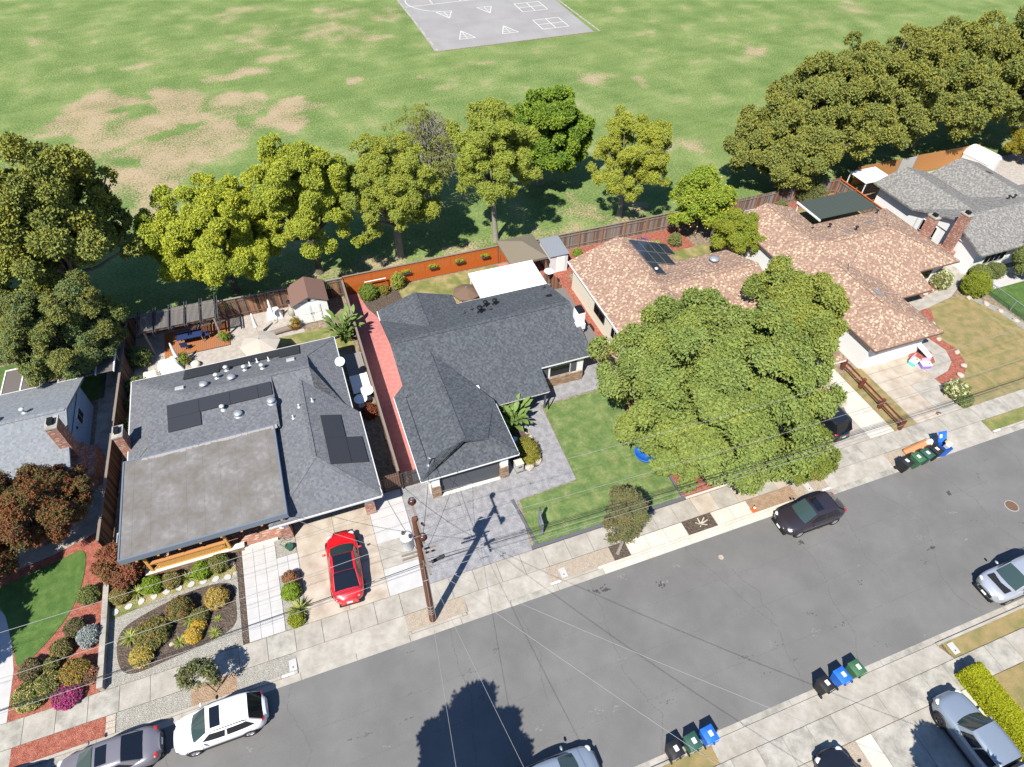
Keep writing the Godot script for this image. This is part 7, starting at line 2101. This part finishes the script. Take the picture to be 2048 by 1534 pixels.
func car(called: String, label: String, cat: String, at: Vector3, turn: float, c: Dictionary) -> Node3D:
	# x across, -z forward. c: l w h, deck [(s, height)] of hood, belt and tail, cabin stations a (screen foot) b (roof front) d (roof rear) e (rear screen foot)
	var o := thing(called, label, cat, at, turn)
	var L: float = c.l
	var Wd: float = c.w * 0.5
	var pm: Material = c.paint
	var deck: Array = c.deck
	var n := 30
	var rows := []
	for i in n + 1:
		var s := L * (0.5 - 0.5 * cos(PI * i / n))
		var z := s - L * 0.5
		var e := absf(2.0 * s / L - 1.0)
		var hw: float = Wd * pow(maxf(0.0, 1.0 - pow(e, c.get("square", 9.0))), 0.36)
		hw = maxf(hw, Wd * 0.55)
		var dh := smoothed(deck, s)
		var yb := 0.2 + 0.16 * pow(e, 6.0)
		var nose := 1.0 - 0.12 * pow(e, 8.0)
		var row := []
		for q: Array in [[0.80, yb], [0.95, yb + 0.08], [1.0, dh * 0.55], [0.985, dh * 0.78], [0.94, dh * 0.92], [0.80, dh * 0.985], [0.45, dh + 0.02], [0.0, dh + 0.035]]:
			row.append(Vector3(hw * q[0] * (nose if q[1] > 0.5 else 1.0), q[1], z))
		var full := row.duplicate()
		row.reverse()
		for v: Vector3 in row.slice(1):
			full.append(Vector3(-v.x, v.y, v.z))
		rows.append(full)
	var st := begin()
	grid(st, rows)
	for end in [0, n]:
		for k in range(0, 7):
			quad(st, rows[end][k], rows[end][k + 1], rows[end][13 - k], rows[end][14 - k])
	put("body", done(st), pm, o)
	# cabin shell
	var H: float = c.h
	var a: float = c.a - L * 0.5
	var b: float = c.b - L * 0.5
	var d: float = c.d - L * 0.5
	var e2: float = c.e - L * 0.5
	var bw := Wd * 0.93
	var rw: float = Wd * c.get("roof_w", 0.74)
	var belt := func(z: float) -> float: return smoothed(deck, z + L * 0.5) * 0.95
	var rows2 := []
	var m := 14
	for i in m + 1:
		var t := float(i) / m
		var zb := lerpf(a, e2, t)
		var zt := lerpf(b, d, t)
		var crown := 0.05 * sin(PI * t)
		var row := []
		var yb: float = belt.call(zb) - 0.04
		var k1 := bw * (1.0 - 0.16 * pow(absf(2 * t - 1), 3.0))
		var k2: float = rw * (1.0 - 0.08 * pow(absf(2 * t - 1), 3.0))
		for f: float in [0.0, 0.5, 0.86, 1.0]:
			row.append(Vector3(lerpf(k1, k2, f), lerpf(yb, H - 0.045 + crown * 0.3, f), lerpf(zb, zt, f)))
		for f: float in [0.66, 0.33, 0.0]:
			row.append(Vector3(k2 * f, H - 0.045 + crown * 0.3 + 0.045 * (1.0 - f * f), zt))
		var full := row.duplicate()
		row.reverse()
		for v: Vector3 in row.slice(1):
			full.append(Vector3(-v.x, v.y, v.z))
		rows2.append(full)
	st = begin()
	grid(st, rows2)
	for end in [0, m]:
		for k in 6:
			quad(st, rows2[end][k], rows2[end][k + 1], rows2[end][11 - k], rows2[end][12 - k])
	put("cabin", done(st), pm, o)
	# glass
	var glass: Material = c.get("glass", mats["car_glass"])
	for q: Array in [["windshield", 0, -1.0], ["rear_window", m, 1.0]]:
		var r: Array = rows2[q[1]]
		st = begin()
		var P := []
		for i in 5:
			var f := 0.06 + 0.95 * i / 4.0
			var row := []
			for k in 7:
				var u := -0.94 + 1.88 * k / 6.0
				var foot := Vector3(absf(r[0].x) * u, r[0].y + 0.02, r[0].z + q[2] * c.get("bow", 0.16) * (1.0 - u * u) * (1.0 if q[1] == 0 else 0.5))
				var head := Vector3(absf(r[3].x) * u, r[3].y + 0.05 * (1.0 - u * u), r[3].z)
				row.append(foot.lerp(head, f) + Vector3(0, 0.012, q[2] * 0.03))
			P.append(row)
		grid(st, P)
		put(q[0], done(st), glass if q[1] == 0 else mats["car_glass_dark"], o)
	for sgn: float in [-1.0, 1.0]:
		for w: Array in c.get("panes", [[0.1, 0.43], [0.47, 0.86]]):
			st = begin()
			var P := []
			for i in 5:
				var t := lerpf(w[0], w[1], i / 4.0)
				var zi := t * m
				var i0 := mini(int(zi), m - 1)
				var row := []
				for f: float in [0.12, 0.5, 0.9]:
					var p0: Vector3 = rows2[i0][0].lerp(rows2[i0][3], f)
					var p1: Vector3 = rows2[i0 + 1][0].lerp(rows2[i0 + 1][3], f)
					var p := p0.lerp(p1, zi - i0)
					row.append(Vector3((p.x + 0.014) * sgn, p.y, p.z))
				P.append(row)
			grid(st, P)
			put("side_window", done(st), mats["car_glass_dark"], o)
		# lamps, mirrors, sills
		var hl := put("headlight", ball(0.13, 0.45, 12), mats["lamp_clear"], o, Vector3(sgn * Wd * 0.68, smoothed(deck, 0.3) * 0.9, -L * 0.5 + 0.27))
		hl.scale = Vector3(1.3, 0.8, 1.3)
		var tl := put("taillight", ball(0.13, 0.6, 12), mats["lamp_red"], o, Vector3(sgn * Wd * 0.66, smoothed(deck, L - 0.2) * 0.92, L * 0.5 - 0.22))
		tl.scale = Vector3(1.3, 0.8, 1.0)
		var mi := put("mirror", ball(0.1, 0.7, 10), pm, o, Vector3(sgn * (Wd + 0.1), belt.call(a + 0.45) + 0.1, a + 0.42))
		mi.scale = Vector3(1.2, 1, 0.7)
		put("sill", box(0.05, 0.12, c.wb - 0.7), mats["plastic_black"], o, Vector3(sgn * (Wd * 0.965), 0.28, c.fo + c.wb * 0.5 - L * 0.5))
		for z: float in [c.fo - L * 0.5, c.fo + c.wb - L * 0.5]:
			wheel(o, Vector3(sgn * (Wd - 0.085), c.get("tyre", 0.34), z), sgn, c.get("tyre", 0.34), c.get("rim", "rim_silver"))
	if c.has("roof_glass"):
		var rg: Array = c.roof_glass
		st = begin()
		var P := []
		for i in 7:
			var t := lerpf(rg[0], rg[1], i / 6.0)
			var i0 := mini(int(t * m), m - 1)
			var row := []
			for u: float in [-0.86, -0.45, 0.0, 0.45, 0.86]:
				var z2: float = lerpf(rows2[i0][6].z, rows2[i0 + 1][6].z, t * m - i0)
				var y2: float = lerpf(rows2[i0][6].y, rows2[i0 + 1][6].y, t * m - i0)
				row.append(Vector3(rw * rg[2] * u, y2 - 0.045 * pow(rg[2] * u, 2.0) + 0.012, z2))
			P.append(row)
		grid(st, P)
		put("glass_roof", done(st), mats["car_glass_dark"], o)
	if c.has("rails"):
		for sgn: float in [-1.0, 1.0]:
			st = begin()
			st_tube(st, [Vector3(sgn * rw * 0.95, H - 0.04, b + 0.15), Vector3(sgn * rw * 0.95, H + 0.05, b + 0.35), Vector3(sgn * rw * 0.95, H + 0.05, d - 0.35), Vector3(sgn * rw * 0.95, H - 0.03, d - 0.1)], [0.022], 6)
			put("roof_rail", done(st), mats[c.rails], o)
	put("grille", box(Wd * 0.9, 0.22, 0.06), mats["plastic_black"], o, Vector3(0, 0.52, -L * 0.5 + 0.02))
	put("number_plate", box(0.32, 0.13, 0.02), mats["plate_white"], o, Vector3(0, smoothed(deck, L) * 0.72, L * 0.5 + 0.012), Vector3(-0.25, 0, 0))
	put("number_plate", box(0.32, 0.13, 0.02), mats["plate_white"], o, Vector3(0, 0.42, -L * 0.5 - 0.02), Vector3(0.15, 0, 0))
	for z: float in [-L * 0.5 + 0.1, L * 0.5 - 0.1]:
		put("bumper", box(Wd * 1.3, 0.16, 0.2), mats["plastic_black"], o, Vector3(0, 0.3, z))
	st = begin()
	st_box(st, Vector3(0, 0.24, 0), Vector3(c.w * 0.8, 0.1, L * 0.8))
	put("underbody", done(st), mats["plastic_black"], o)
	return o

func wheel(o: Node, at: Vector3, sgn: float, r: float, rim: String) -> void:
	var key := "wheel%.2f" % r
	if not shared.has(key):
		var st := begin()
		st_lathe(st, Vector3.ZERO, [Vector2(r * 0.62, -0.1), Vector2(r * 0.94, -0.11), Vector2(r, -0.07), Vector2(r, 0.07), Vector2(r * 0.94, 0.11), Vector2(r * 0.62, 0.1)], 22)
		shared[key] = done(st)
		st = begin()
		for k in 5:
			var a := TAU * k / 5
			st_box(st, Vector3(cos(a) * r * 0.33, 0.085, sin(a) * r * 0.33), Vector3(r * 0.6, 0.03, r * 0.2), Basis(Vector3.UP, -a))
		st_lathe(st, Vector3(0, 0, 0), [Vector2(r * 0.64, 0.07), Vector2(r * 0.64, 0.1), Vector2(r * 0.56, 0.1), Vector2(r * 0.56, 0.05)], 22)
		st_lathe(st, Vector3(0, 0, 0), [Vector2(r * 0.14, 0.05), Vector2(r * 0.14, 0.11), Vector2(0.001, 0.115)], 12)
		shared[key + "rim"] = done(st)
	var w := put("wheel", shared[key], mats["rubber"], o, at, Vector3(0, 0, -sgn * PI / 2))
	put("rim", shared[key + "rim"], mats[rim], w)
	put("disc", cyl(r * 0.6, r * 0.6, 0.06, 18), mats["plastic_black"], w)
	put("arch", ring_mesh(r * 1.1, r * 0.09), mats["plastic_black"], o, at + Vector3(sgn * 0.03, 0.02, 0), Vector3(0, 0, PI / 2))

func make_cars() -> void:
	mat("car_glass", lin(0.035, 0.06, 0.06), 0.05, 0.0, 0.6)
	mat("car_glass_dark", lin(0.008, 0.010, 0.014), 0.05, 0.0, 0.6)
	mat("lamp_clear", lin(0.65, 0.67, 0.7), 0.15, 0.2, 0.6)
	mat("lamp_red", lin(0.42, 0.02, 0.02), 0.2, 0.0, 0.6)
	mat("rim_silver", lin(0.5, 0.5, 0.52), 0.35, 0.8)
	mat("rim_dark", lin(0.06, 0.06, 0.065), 0.4, 0.6)
	mat("plate_white", lin(0.7, 0.7, 0.68), 0.6)
	var red := car_paint("paint_red", 0.62, 0.012, 0.02, 0.0)
	var white := car_paint("paint_white", 0.80, 0.80, 0.82, 0.0)
	var grey := car_paint("paint_grey", 0.20, 0.19, 0.21)
	var dark := car_paint("paint_dark", 0.035, 0.028, 0.035)
	var black := car_paint("paint_black", 0.010, 0.010, 0.013, 0.0)
	var silver := car_paint("paint_silver", 0.42, 0.45, 0.50, 0.4)
	var blue := car_paint("paint_blue_grey", 0.27, 0.32, 0.38, 0.4)
	var sedan := [[0.0, 0.56], [0.3, 0.7], [1.2, 0.86], [1.6, 0.9], [2.6, 0.95], [3.6, 1.0], [4.3, 1.02], [4.8, 0.86]]
	var suvd := [[0.0, 0.66], [0.25, 0.86], [1.0, 1.0], [1.5, 1.04], [2.6, 1.06], [3.6, 1.08], [4.3, 1.04], [4.65, 0.8]]
	car("red_car", "glossy red electric sedan with full glass roof on the driveway", "car", Vector3(-2.6, 0.02, -20.55), -0.05, {l = 4.72, w = 1.9, h = 1.46, deck = [[0.0, 0.52], [0.3, 0.66], [1.1, 0.84], [1.5, 0.9], [2.6, 0.95], [3.6, 1.0], [4.25, 1.02], [4.72, 0.86]], a = 1.15, b = 2.05, d = 3.15, e = 4.2, paint = red, wb = 2.87, fo = 0.84, roof_glass = [0.0, 1.0, 0.92], glass = mats["car_glass"], square = 7.0, rim = "rim_dark", panes = [[0.1, 0.45], [0.49, 0.84]]})
	car("white_suv", "white compact SUV with sunroof parked at the kerb", "car", Vector3(-9.95, -0.12, -14.15), PI / 2, {l = 4.45, w = 1.85, h = 1.62, deck = suvd, a = 1.0, b = 1.75, d = 3.75, e = 4.28, paint = white, wb = 2.6, fo = 0.88, roof_glass = [0.1, 0.34, 0.8], rails = "metal_black", panes = [[0.1, 0.44], [0.48, 0.9]], roof_w = 0.78})
	car("grey_sedan", "metallic grey sedan with sunroof parked behind the white SUV", "car", Vector3(-15.15, -0.12, -14.25), PI / 2 + 0.01, {l = 4.8, w = 1.84, h = 1.46, deck = sedan, a = 1.15, b = 2.0, d = 3.25, e = 4.15, paint = grey, wb = 2.8, fo = 0.95, roof_glass = [0.1, 0.5, 0.75]})
	car("dark_sedan", "dark car at the picture corner parked ahead of the grey sedan", "car", Vector3(-20.6, -0.12, -14.3), PI / 2, {l = 4.6, w = 1.82, h = 1.5, deck = sedan, a = 1.1, b = 1.95, d = 3.2, e = 4.1, paint = dark, wb = 2.7, fo = 0.9})
	car("dark_suv", "dark plum SUV with sunroof parked beside the huge tree", "car", Vector3(25.95, -0.12, -14.2), PI / 2, {l = 4.62, w = 1.9, h = 1.62, deck = suvd, a = 1.25, b = 2.0, d = 3.6, e = 4.35, paint = dark, wb = 2.7, fo = 0.92, roof_glass = [0.1, 0.42, 0.75], panes = [[0.1, 0.46], [0.5, 0.88]], roof_w = 0.76})
	car("black_minivan", "black minivan parked in the driveway under the tree branches", "car", Vector3(32.0, 0.02, -21.0), 0.06, {l = 5.0, w = 1.95, h = 1.72, deck = [[0.0, 0.66], [0.25, 0.86], [0.9, 1.0], [1.3, 1.06], [2.6, 1.08], [4.0, 1.1], [4.75, 1.06], [5.0, 0.85]], a = 0.85, b = 1.8, d = 4.45, e = 4.85, paint = black, wb = 2.95, fo = 0.95, panes = [[0.08, 0.36], [0.4, 0.68], [0.72, 0.95]], roof_w = 0.78})
	car("silver_suv", "silver SUV with chrome grille parked at the south kerb", "car", Vector3(34.7, -0.12, -6.35), PI / 2, {l = 4.7, w = 1.9, h = 1.68, deck = [[0.0, 0.74], [0.25, 0.95], [1.0, 1.06], [1.5, 1.08], [2.6, 1.08], [3.6, 1.1], [4.4, 1.06], [4.7, 0.85]], a = 1.2, b = 1.9, d = 3.9, e = 4.5, paint = silver, wb = 2.7, fo = 0.92, square = 10.0, rails = "metal_grey", panes = [[0.1, 0.44], [0.48, 0.9]], roof_w = 0.78})
	put("hood_panel", box(1.25, 0.02, 0.5), mats["plastic_black"], get_child(get_child_count() - 1), Vector3(0, 1.075, -1.62), Vector3(0.05, 0, 0))
	pickup(blue)
	car("dark_coupe", "dark car with its nose into the opposite driveway", "car", Vector3(18.0, 0.02, -0.4), 0.05, {l = 4.6, w = 1.84, h = 1.48, deck = sedan, a = 1.1, b = 1.95, d = 3.2, e = 4.1, paint = black, wb = 2.7, fo = 0.9})
	car("blue_grey_sedan", "blue-grey sedan parked at the opposite kerb below the tree shadow", "car", Vector3(4.85, -0.12, -6.15), -PI / 2, {l = 4.6, w = 1.82, h = 1.5, deck = sedan, a = 1.1, b = 1.95, d = 3.2, e = 4.1, paint = blue, wb = 2.7, fo = 0.9})

func pickup(pm: Material) -> void:
	var o := car("pickup_truck", "silver pickup with camper shell on the opposite driveway", "truck", Vector3(25.35, 0.02, 0.0), 0.0, {l = 5.5, w = 1.92, h = 1.78, deck = [[0.0, 0.8], [0.25, 1.02], [1.0, 1.12], [1.6, 1.15], [2.6, 1.15], [4.0, 1.15], [5.2, 1.15], [5.5, 1.1]], a = 1.35, b = 1.95, d = 3.6, e = 3.75, paint = pm, wb = 3.2, fo = 0.95, square = 9.0, tyre = 0.4, rim = "rim_dark", panes = [[0.12, 0.46], [0.5, 0.9]], roof_w = 0.8})
	put("camper_shell", box(1.56, 0.64, 1.58), pm, o, Vector3(0, 1.44, 1.9))
	for s: float in [-1, 1]:
		put("shell_window", box(0.03, 0.34, 1.1), mats["car_glass_dark"], o, Vector3(s * 0.785, 1.5, 1.9))
	put("shell_gap", box(1.5, 0.05, 0.12), mats["plastic_black"], o, Vector3(0, 1.74, 1.06))

# ------------------------------------------------------------------ bins, pole, wires
func bin(label: String, at: Vector3, turn: float, m: String, group: String, lid_open := 0.0) -> void:
	var o := thing("wheelie_bin", label, "bin", at, turn, group)
	var st := begin()
	var lo := [Vector3(-0.24, 0.06, -0.26), Vector3(0.24, 0.06, -0.26), Vector3(0.24, 0.06, 0.26), Vector3(-0.24, 0.06, 0.26)]
	var hi := [Vector3(-0.31, 1.0, -0.36), Vector3(0.31, 1.0, -0.36), Vector3(0.31, 1.0, 0.34), Vector3(-0.31, 1.0, 0.34)]
	for k in 4:
		quad(st, lo[k], lo[(k + 1) % 4], hi[(k + 1) % 4], hi[k])
	quad(st, lo[3], lo[2], lo[1], lo[0])
	put("tub", done(st), mats[m], o)
	var lid := put("lid", lid_mesh(), mats[m], o, Vector3(0, 1.0, 0.36), Vector3(lid_open, 0, 0))
	put("sticker", box(0.2, 0.008, 0.26), mats["plate_white"], lid, Vector3(0.04, 0.1, -0.36))
	put("handle", cyl(0.02, 0.02, 0.5, 8), mats[m], o, Vector3(0, 0.98, 0.42), Vector3(0, 0, PI / 2))
	for s: float in [-1, 1]:
		put("wheel", cyl(0.13, 0.13, 0.05, 14), mats["rubber"], o, Vector3(s * 0.27, 0.13, 0.27), Vector3(0, 0, PI / 2))
	put("axle", cyl(0.02, 0.02, 0.5, 6), mats["metal_grey"], o, Vector3(0, 0.13, 0.27), Vector3(0, 0, PI / 2))

func lid_mesh() -> ArrayMesh:
	if shared.has("bin_lid"):
		return shared["bin_lid"]
	var st := begin()
	var P := []
	for i in 6:
		var row := []
		for k in 5:
			var u := -1.0 + k * 0.5
			var v := i / 5.0
			var edge := maxf(absf(u), absf(v * 2 - 1))
			row.append(Vector3(u * 0.345, 0.01 + 0.09 * (1.0 - pow(edge, 5.0)), -v * 0.76 + 0.02))
		P.append(row)
	grid(st, P)
	shared["bin_lid"] = done(st)
	return shared["bin_lid"]

func make_bins() -> void:
	var n := "bins set out along the north kerb"
	var s := "bins set out along the south kerb"
	bin("black bin at the driveway end of the five kerbside bins", Vector3(34.55, -0.1, -15.2), 3.3, "plastic_black", n)
	bin("light green bin next to the black kerbside bin", Vector3(35.55, -0.1, -15.2), 3.2, "plastic_green", n)
	bin("dark green bin between light green and second black bin", Vector3(36.4, -0.1, -15.25), 3.25, "plastic_green_dark", n)
	bin("second black bin beside the overfull blue bin", Vector3(37.25, -0.1, -15.3), 3.3, "plastic_black", n)
	bin("overfull blue recycling bin with its lid thrown open", Vector3(38.1, -0.1, -15.35), 3.0, "plastic_blue", n, 2.2)
	var o := thing("cardboard_box", "white cardboard sticking out of the overfull blue bin", "box", Vector3(38.15, 0.88, -15.3), 0.4)
	put("carton", box(0.4, 0.4, 0.3), mats["plate_white"], o, Vector3(0, 0.12, 0), Vector3(0.2, 0, 0.3))
	put("flap", box(0.4, 0.02, 0.2), mats["wood_gold"], o, Vector3(0.05, 0.36, -0.15), Vector3(0.6, 0, 0.3))
	o = thing("cardboard_sheet", "flattened orange-brown cardboard lying behind the bins", "cardboard", Vector3(36.9, 0.0, -16.15), 0.08)
	put("sheet", box(2.4, 0.04, 0.75), mats["cardboard"], o, Vector3(0, 0.09, 0.1), Vector3(0.14, 0, 0))
	put("edge_flap", box(2.4, 0.3, 0.03), mats["cardboard"], o, Vector3(0, 0.16, -0.3))
	o = thing("white_bag", "white rubbish bag beside the flattened cardboard", "bag", Vector3(38.0, 0, -16.3))
	put("sack", rock_mesh(3), mats["plastic_white"], o).scale = Vector3(0.25, 0.3, 0.22)
	put("knot", ball(0.06), mats["plastic_white"], o, Vector3(0, 0.44, 0))
	bin("black bin beside the middle blue bin, across the street", Vector3(19.85, -0.1, -5.2), 0.12, "plastic_black", s)
	bin("blue bin between black and green bins, across the street", Vector3(20.95, -0.1, -5.25), 0.1, "plastic_blue", s)
	bin("green bin nearest the hedge, across the street", Vector3(21.95, -0.1, -5.3), 0.08, "plastic_green", s)
	bin("black bin near the parked blue-grey sedan", Vector3(10.85, -0.1, -5.2), 0.1, "plastic_black", s)
	bin("dark green bin of the trio on the dry verge", Vector3(11.85, -0.1, -5.2), 0.1, "plastic_green_dark", s)
	bin("blue bin of the trio at the driveway apron corner", Vector3(12.8, -0.1, -5.2), 0.08, "plastic_blue", s)
	o = thing("manhole_cover", "rusty round manhole cover in the road", "manhole", Vector3(39.4, -0.12, -10.4))
	put("cover", cyl(0.36, 0.36, 0.012, 24), mats["rust"], o, Vector3(0, 0.007, 0))
	put("ring", ring_mesh(0.42, 0.03), mats["concrete_old"], o, Vector3(0, -0.014, 0))
	o = thing("valve_cover", "small pale round utility cover in the road", "cover", Vector3(19.2, -0.12, -13.7))
	put("cover", cyl(0.16, 0.16, 0.01, 18), mats["concrete_sand"], o, Vector3(0, 0.007, 0))
	put("lug", box(0.08, 0.01, 0.02), mats["metal_grey"], o, Vector3(0, 0.015, 0))
	o = thing("door_mat", "small brown object on the driveway joint of the dry lawn house", "litter", Vector3(40.8, 0.01, -18.3))
	put("scrap", box(0.3, 0.05, 0.18), mats["wood_brown"], o, Vector3(0, 0.03, 0), Vector3(0, 0.5, 0))
	put("scrap_edge", box(0.1, 0.08, 0.2), mats["wood_dark"], o, Vector3(0.15, 0.04, 0.02), Vector3(0, 0.9, 0))

func sag(a: Vector3, b: Vector3, drop: float, n := 22) -> Array:
	var out := []
	for i in n + 1:
		var t := float(i) / n
		out.append(a.lerp(b, t) - Vector3(0, drop * 4.0 * t * (1.0 - t), 0))
	return out

func wire(label: String, a: Vector3, b: Vector3, drop: float, r: float, m: String, group: String) -> void:
	var o := thing("overhead_wire", label, "wire", a, 0.0, group)
	var pts := sag(Vector3.ZERO, b - a, drop)
	var st := begin()
	st_tube(st, pts, [r], 5)
	put("cable", done(st), mats[m], o)
	put("splice", cyl(r * 2.2, r * 2.2, 0.25, 6), mats["metal_grey"], o, pts[1], Vector3(0, 0, PI / 2))

func make_pole() -> void:
	mat("cardboard", lin(0.48, 0.22, 0.10), 0.9)
	mat("rust", lin(0.16, 0.095, 0.06), 0.8, 0.3)
	mat("porcelain", lin(0.075, 0.03, 0.02), 0.25, 0.0, 0.6)
	mat("wire_bare", lin(0.28, 0.28, 0.27), 0.6, 0.3)
	mat("wire_black", lin(0.03, 0.03, 0.032), 0.7)
	tmat("pole_wood", tex(128, 256, [[noise(140, 0.05, FastNoiseLite.TYPE_SIMPLEX, 4), 1.0]], [[0, Color(0.075, 0.032, 0.02)], [1, Color(0.19, 0.085, 0.055)]]), 1.0, 0.9)
	mats["pole_wood"].uv1_scale = Vector3(4, 0.4, 4)
	var px := 1.48
	var pz := -15.9
	var o := thing("utility_pole", "tall brown wooden utility pole with crossarm and transformer", "utility pole", Vector3(px, 0, pz))
	put("pole", cyl(0.2, 0.13, 10.95, 14), mats["pole_wood"], o, Vector3(0, 5.27, 0))
	put("crossarm", box(0.1, 0.13, 2.2), mats["wood_grey"], o, Vector3(0.12, 10.5, 0.1))
	for z: float in [-0.9, 1.05]:
		var st := begin()
		st_lathe(st, Vector3.ZERO, [Vector2(0.05, 0), Vector2(0.15, 0.06), Vector2(0.08, 0.1), Vector2(0.2, 0.16), Vector2(0.1, 0.22), Vector2(0.17, 0.3), Vector2(0.08, 0.36), Vector2(0.001, 0.37)], 14)
		var q := put("insulator", done(st), mats["porcelain"], o, Vector3(0.12, 10.57, z))
		put("cap", cyl(0.05, 0.05, 0.04), mats["metal_grey"], q, Vector3(0, 0.38, 0))
	put("crossarm", box(0.1, 0.12, 1.9), mats["wood_grey"], o, Vector3(0.14, 8.1, 0.55))
	for y: float in [7.55, 7.15]:
		put("bracket_arm", box(1.7, 0.07, 0.08), mats["wood_grey"], o, Vector3(-0.05, y, -0.18))
	var st := begin()
	st_lathe(st, Vector3.ZERO, [Vector2(0.001, -0.5), Vector2(0.27, -0.48), Vector2(0.29, -0.4), Vector2(0.29, 0.38), Vector2(0.31, 0.4), Vector2(0.3, 0.46), Vector2(0.18, 0.53), Vector2(0.001, 0.55)], 20)
	var tr := put("transformer", done(st), mats["metal_white"], o, Vector3(-0.5, 9.1, 0.05))
	for a: float in [-0.12, 0.14]:
		st = begin()
		st_lathe(st, Vector3.ZERO, [Vector2(0.05, 0), Vector2(0.08, 0.05), Vector2(0.05, 0.1), Vector2(0.08, 0.15), Vector2(0.04, 0.28), Vector2(0.001, 0.3)], 10)
		put("bushing", done(st), mats["porcelain"], tr, Vector3(a, 0.5, a))
	put("hanger", box(0.3, 0.12, 0.12), mats["metal_grey"], o, Vector3(-0.2, 9.2, 0.02))
	put("cutout", box(0.09, 0.4, 0.09), mats["porcelain"], o, Vector3(0.35, 9.9, -0.1), Vector3(0.2, 0, 0.3))
	for y: float in [1.0, 1.25, 1.5, 1.9]:
		put("band", cyl(0.195, 0.195, 0.035), mats["metal_pale"], o, Vector3(0, y, 0))
	st = begin()
	st_tube(st, [Vector3(0.17, 0, 0.1), Vector3(0.15, 4, 0.09), Vector3(0.13, 8, 0.08)], [0.03], 6)
	put("conduit", done(st), mats["metal_grey"], o)
	put("splice_case", cyl(0.09, 0.09, 0.7, 10), mats["wire_black"], o, Vector3(0.75, 7.2, 0.35), Vector3(0, 0.2, PI / 2))
	# wires along the street, to the next poles out of the picture
	var g := "power and phone lines on the pole"
	wire("bare high voltage wire on the park side of the top crossarm", Vector3(px + 0.12, 10.95, pz - 0.9), Vector3(62, 11.3, -16.8), 1.1, 0.011, "wire_bare", g)
	wire("bare high voltage wire on the road side of the top crossarm", Vector3(px + 0.12, 10.95, pz + 1.05), Vector3(62, 11.3, -14.85), 1.2, 0.011, "wire_bare", g)
	wire("twin secondary wire below the transformer", Vector3(px + 0.2, 8.15, pz + 1.4), Vector3(62, 8.3, -14.6), 0.9, 0.013, "wire_bare", g)
	wire("secondary wire next to the twin wire", Vector3(px + 0.2, 8.15, pz + 1.1), Vector3(62, 8.3, -14.9), 0.95, 0.011, "wire_bare", g)
	wire("thick black phone cable along the street", Vector3(px + 0.2, 7.2, pz + 0.35), Vector3(62, 7.0, -15.3), 0.8, 0.019, "wire_black", g)
	wire("thin black cable above the phone cable", Vector3(px + 0.2, 7.5, pz + 0.35), Vector3(62, 7.4, -15.3), 0.8, 0.013, "wire_black", g)
	wire("bare wire towards the west pole, park side", Vector3(px, 10.95, pz - 0.9), Vector3(-46, 11.3, -16.8), 1.1, 0.011, "wire_bare", g)
	wire("bare wire towards the west pole, road side", Vector3(px, 10.95, pz + 1.05), Vector3(-46, 11.3, -14.85), 1.2, 0.011, "wire_bare", g)
	wire("thick cable towards the west pole", Vector3(px - 0.1, 7.2, pz + 0.35), Vector3(-46, 7.0, -15.3), 0.8, 0.019, "wire_black", g)
	wire("secondary wire towards the west pole", Vector3(px - 0.1, 8.15, pz + 1.1), Vector3(-46, 8.2, -14.9), 0.9, 0.011, "wire_bare", g)
	var d := "service drops from the pole to the houses"
	wire("service drop to the mast on the charcoal garage roof", Vector3(px, 7.6, pz), Vector3(3.85, 3.6, -24.2), 0.35, 0.014, "wire_black", d)
	wire("service drop to the grey garage eave", Vector3(px, 7.4, pz), Vector3(0.5, 2.7, -24.0), 0.3, 0.014, "wire_black", d)
	wire("service drop to the house opposite, beyond the bins", Vector3(px + 0.2, 7.9, pz + 0.9), Vector3(16.5, 6.0, 4.5), 0.6, 0.01, "wire_bare", d)
	wire("second service drop to the house opposite, beyond the driveway", Vector3(px + 0.2, 7.6, pz + 0.6), Vector3(24.5, 6.0, 5.0), 0.6, 0.01, "wire_bare", d)
	wire("service drop over the road to the house below the tree shadow", Vector3(px, 7.6, pz + 0.4), Vector3(-1.0, 6.0, 6.0), 0.5, 0.009, "wire_bare", d)
	wire("service drop over the road beside the tree shadow", Vector3(px, 7.6, pz + 0.4), Vector3(5.0, 6.0, 6.0), 0.5, 0.009, "wire_bare", d)
	wire("phone drop to the charcoal house garage", Vector3(px + 0.1, 7.2, pz), Vector3(5.4, 2.6, -23.5), 0.4, 0.011, "wire_black", d)
	wire("cable drop over the red sedan to the flat roof", Vector3(px - 0.1, 7.4, pz), Vector3(-5.0, 3.0, -23.4), 0.4, 0.012, "wire_bare", d)

func _ready() -> void:
	set_stage()
	make_textures()
	make_shingles()
	make_ground()
	make_houses()
	make_trees()
	make_pole()
	make_fences()
	make_yards()
	make_garden_plants()
	make_cars()
	make_bins()
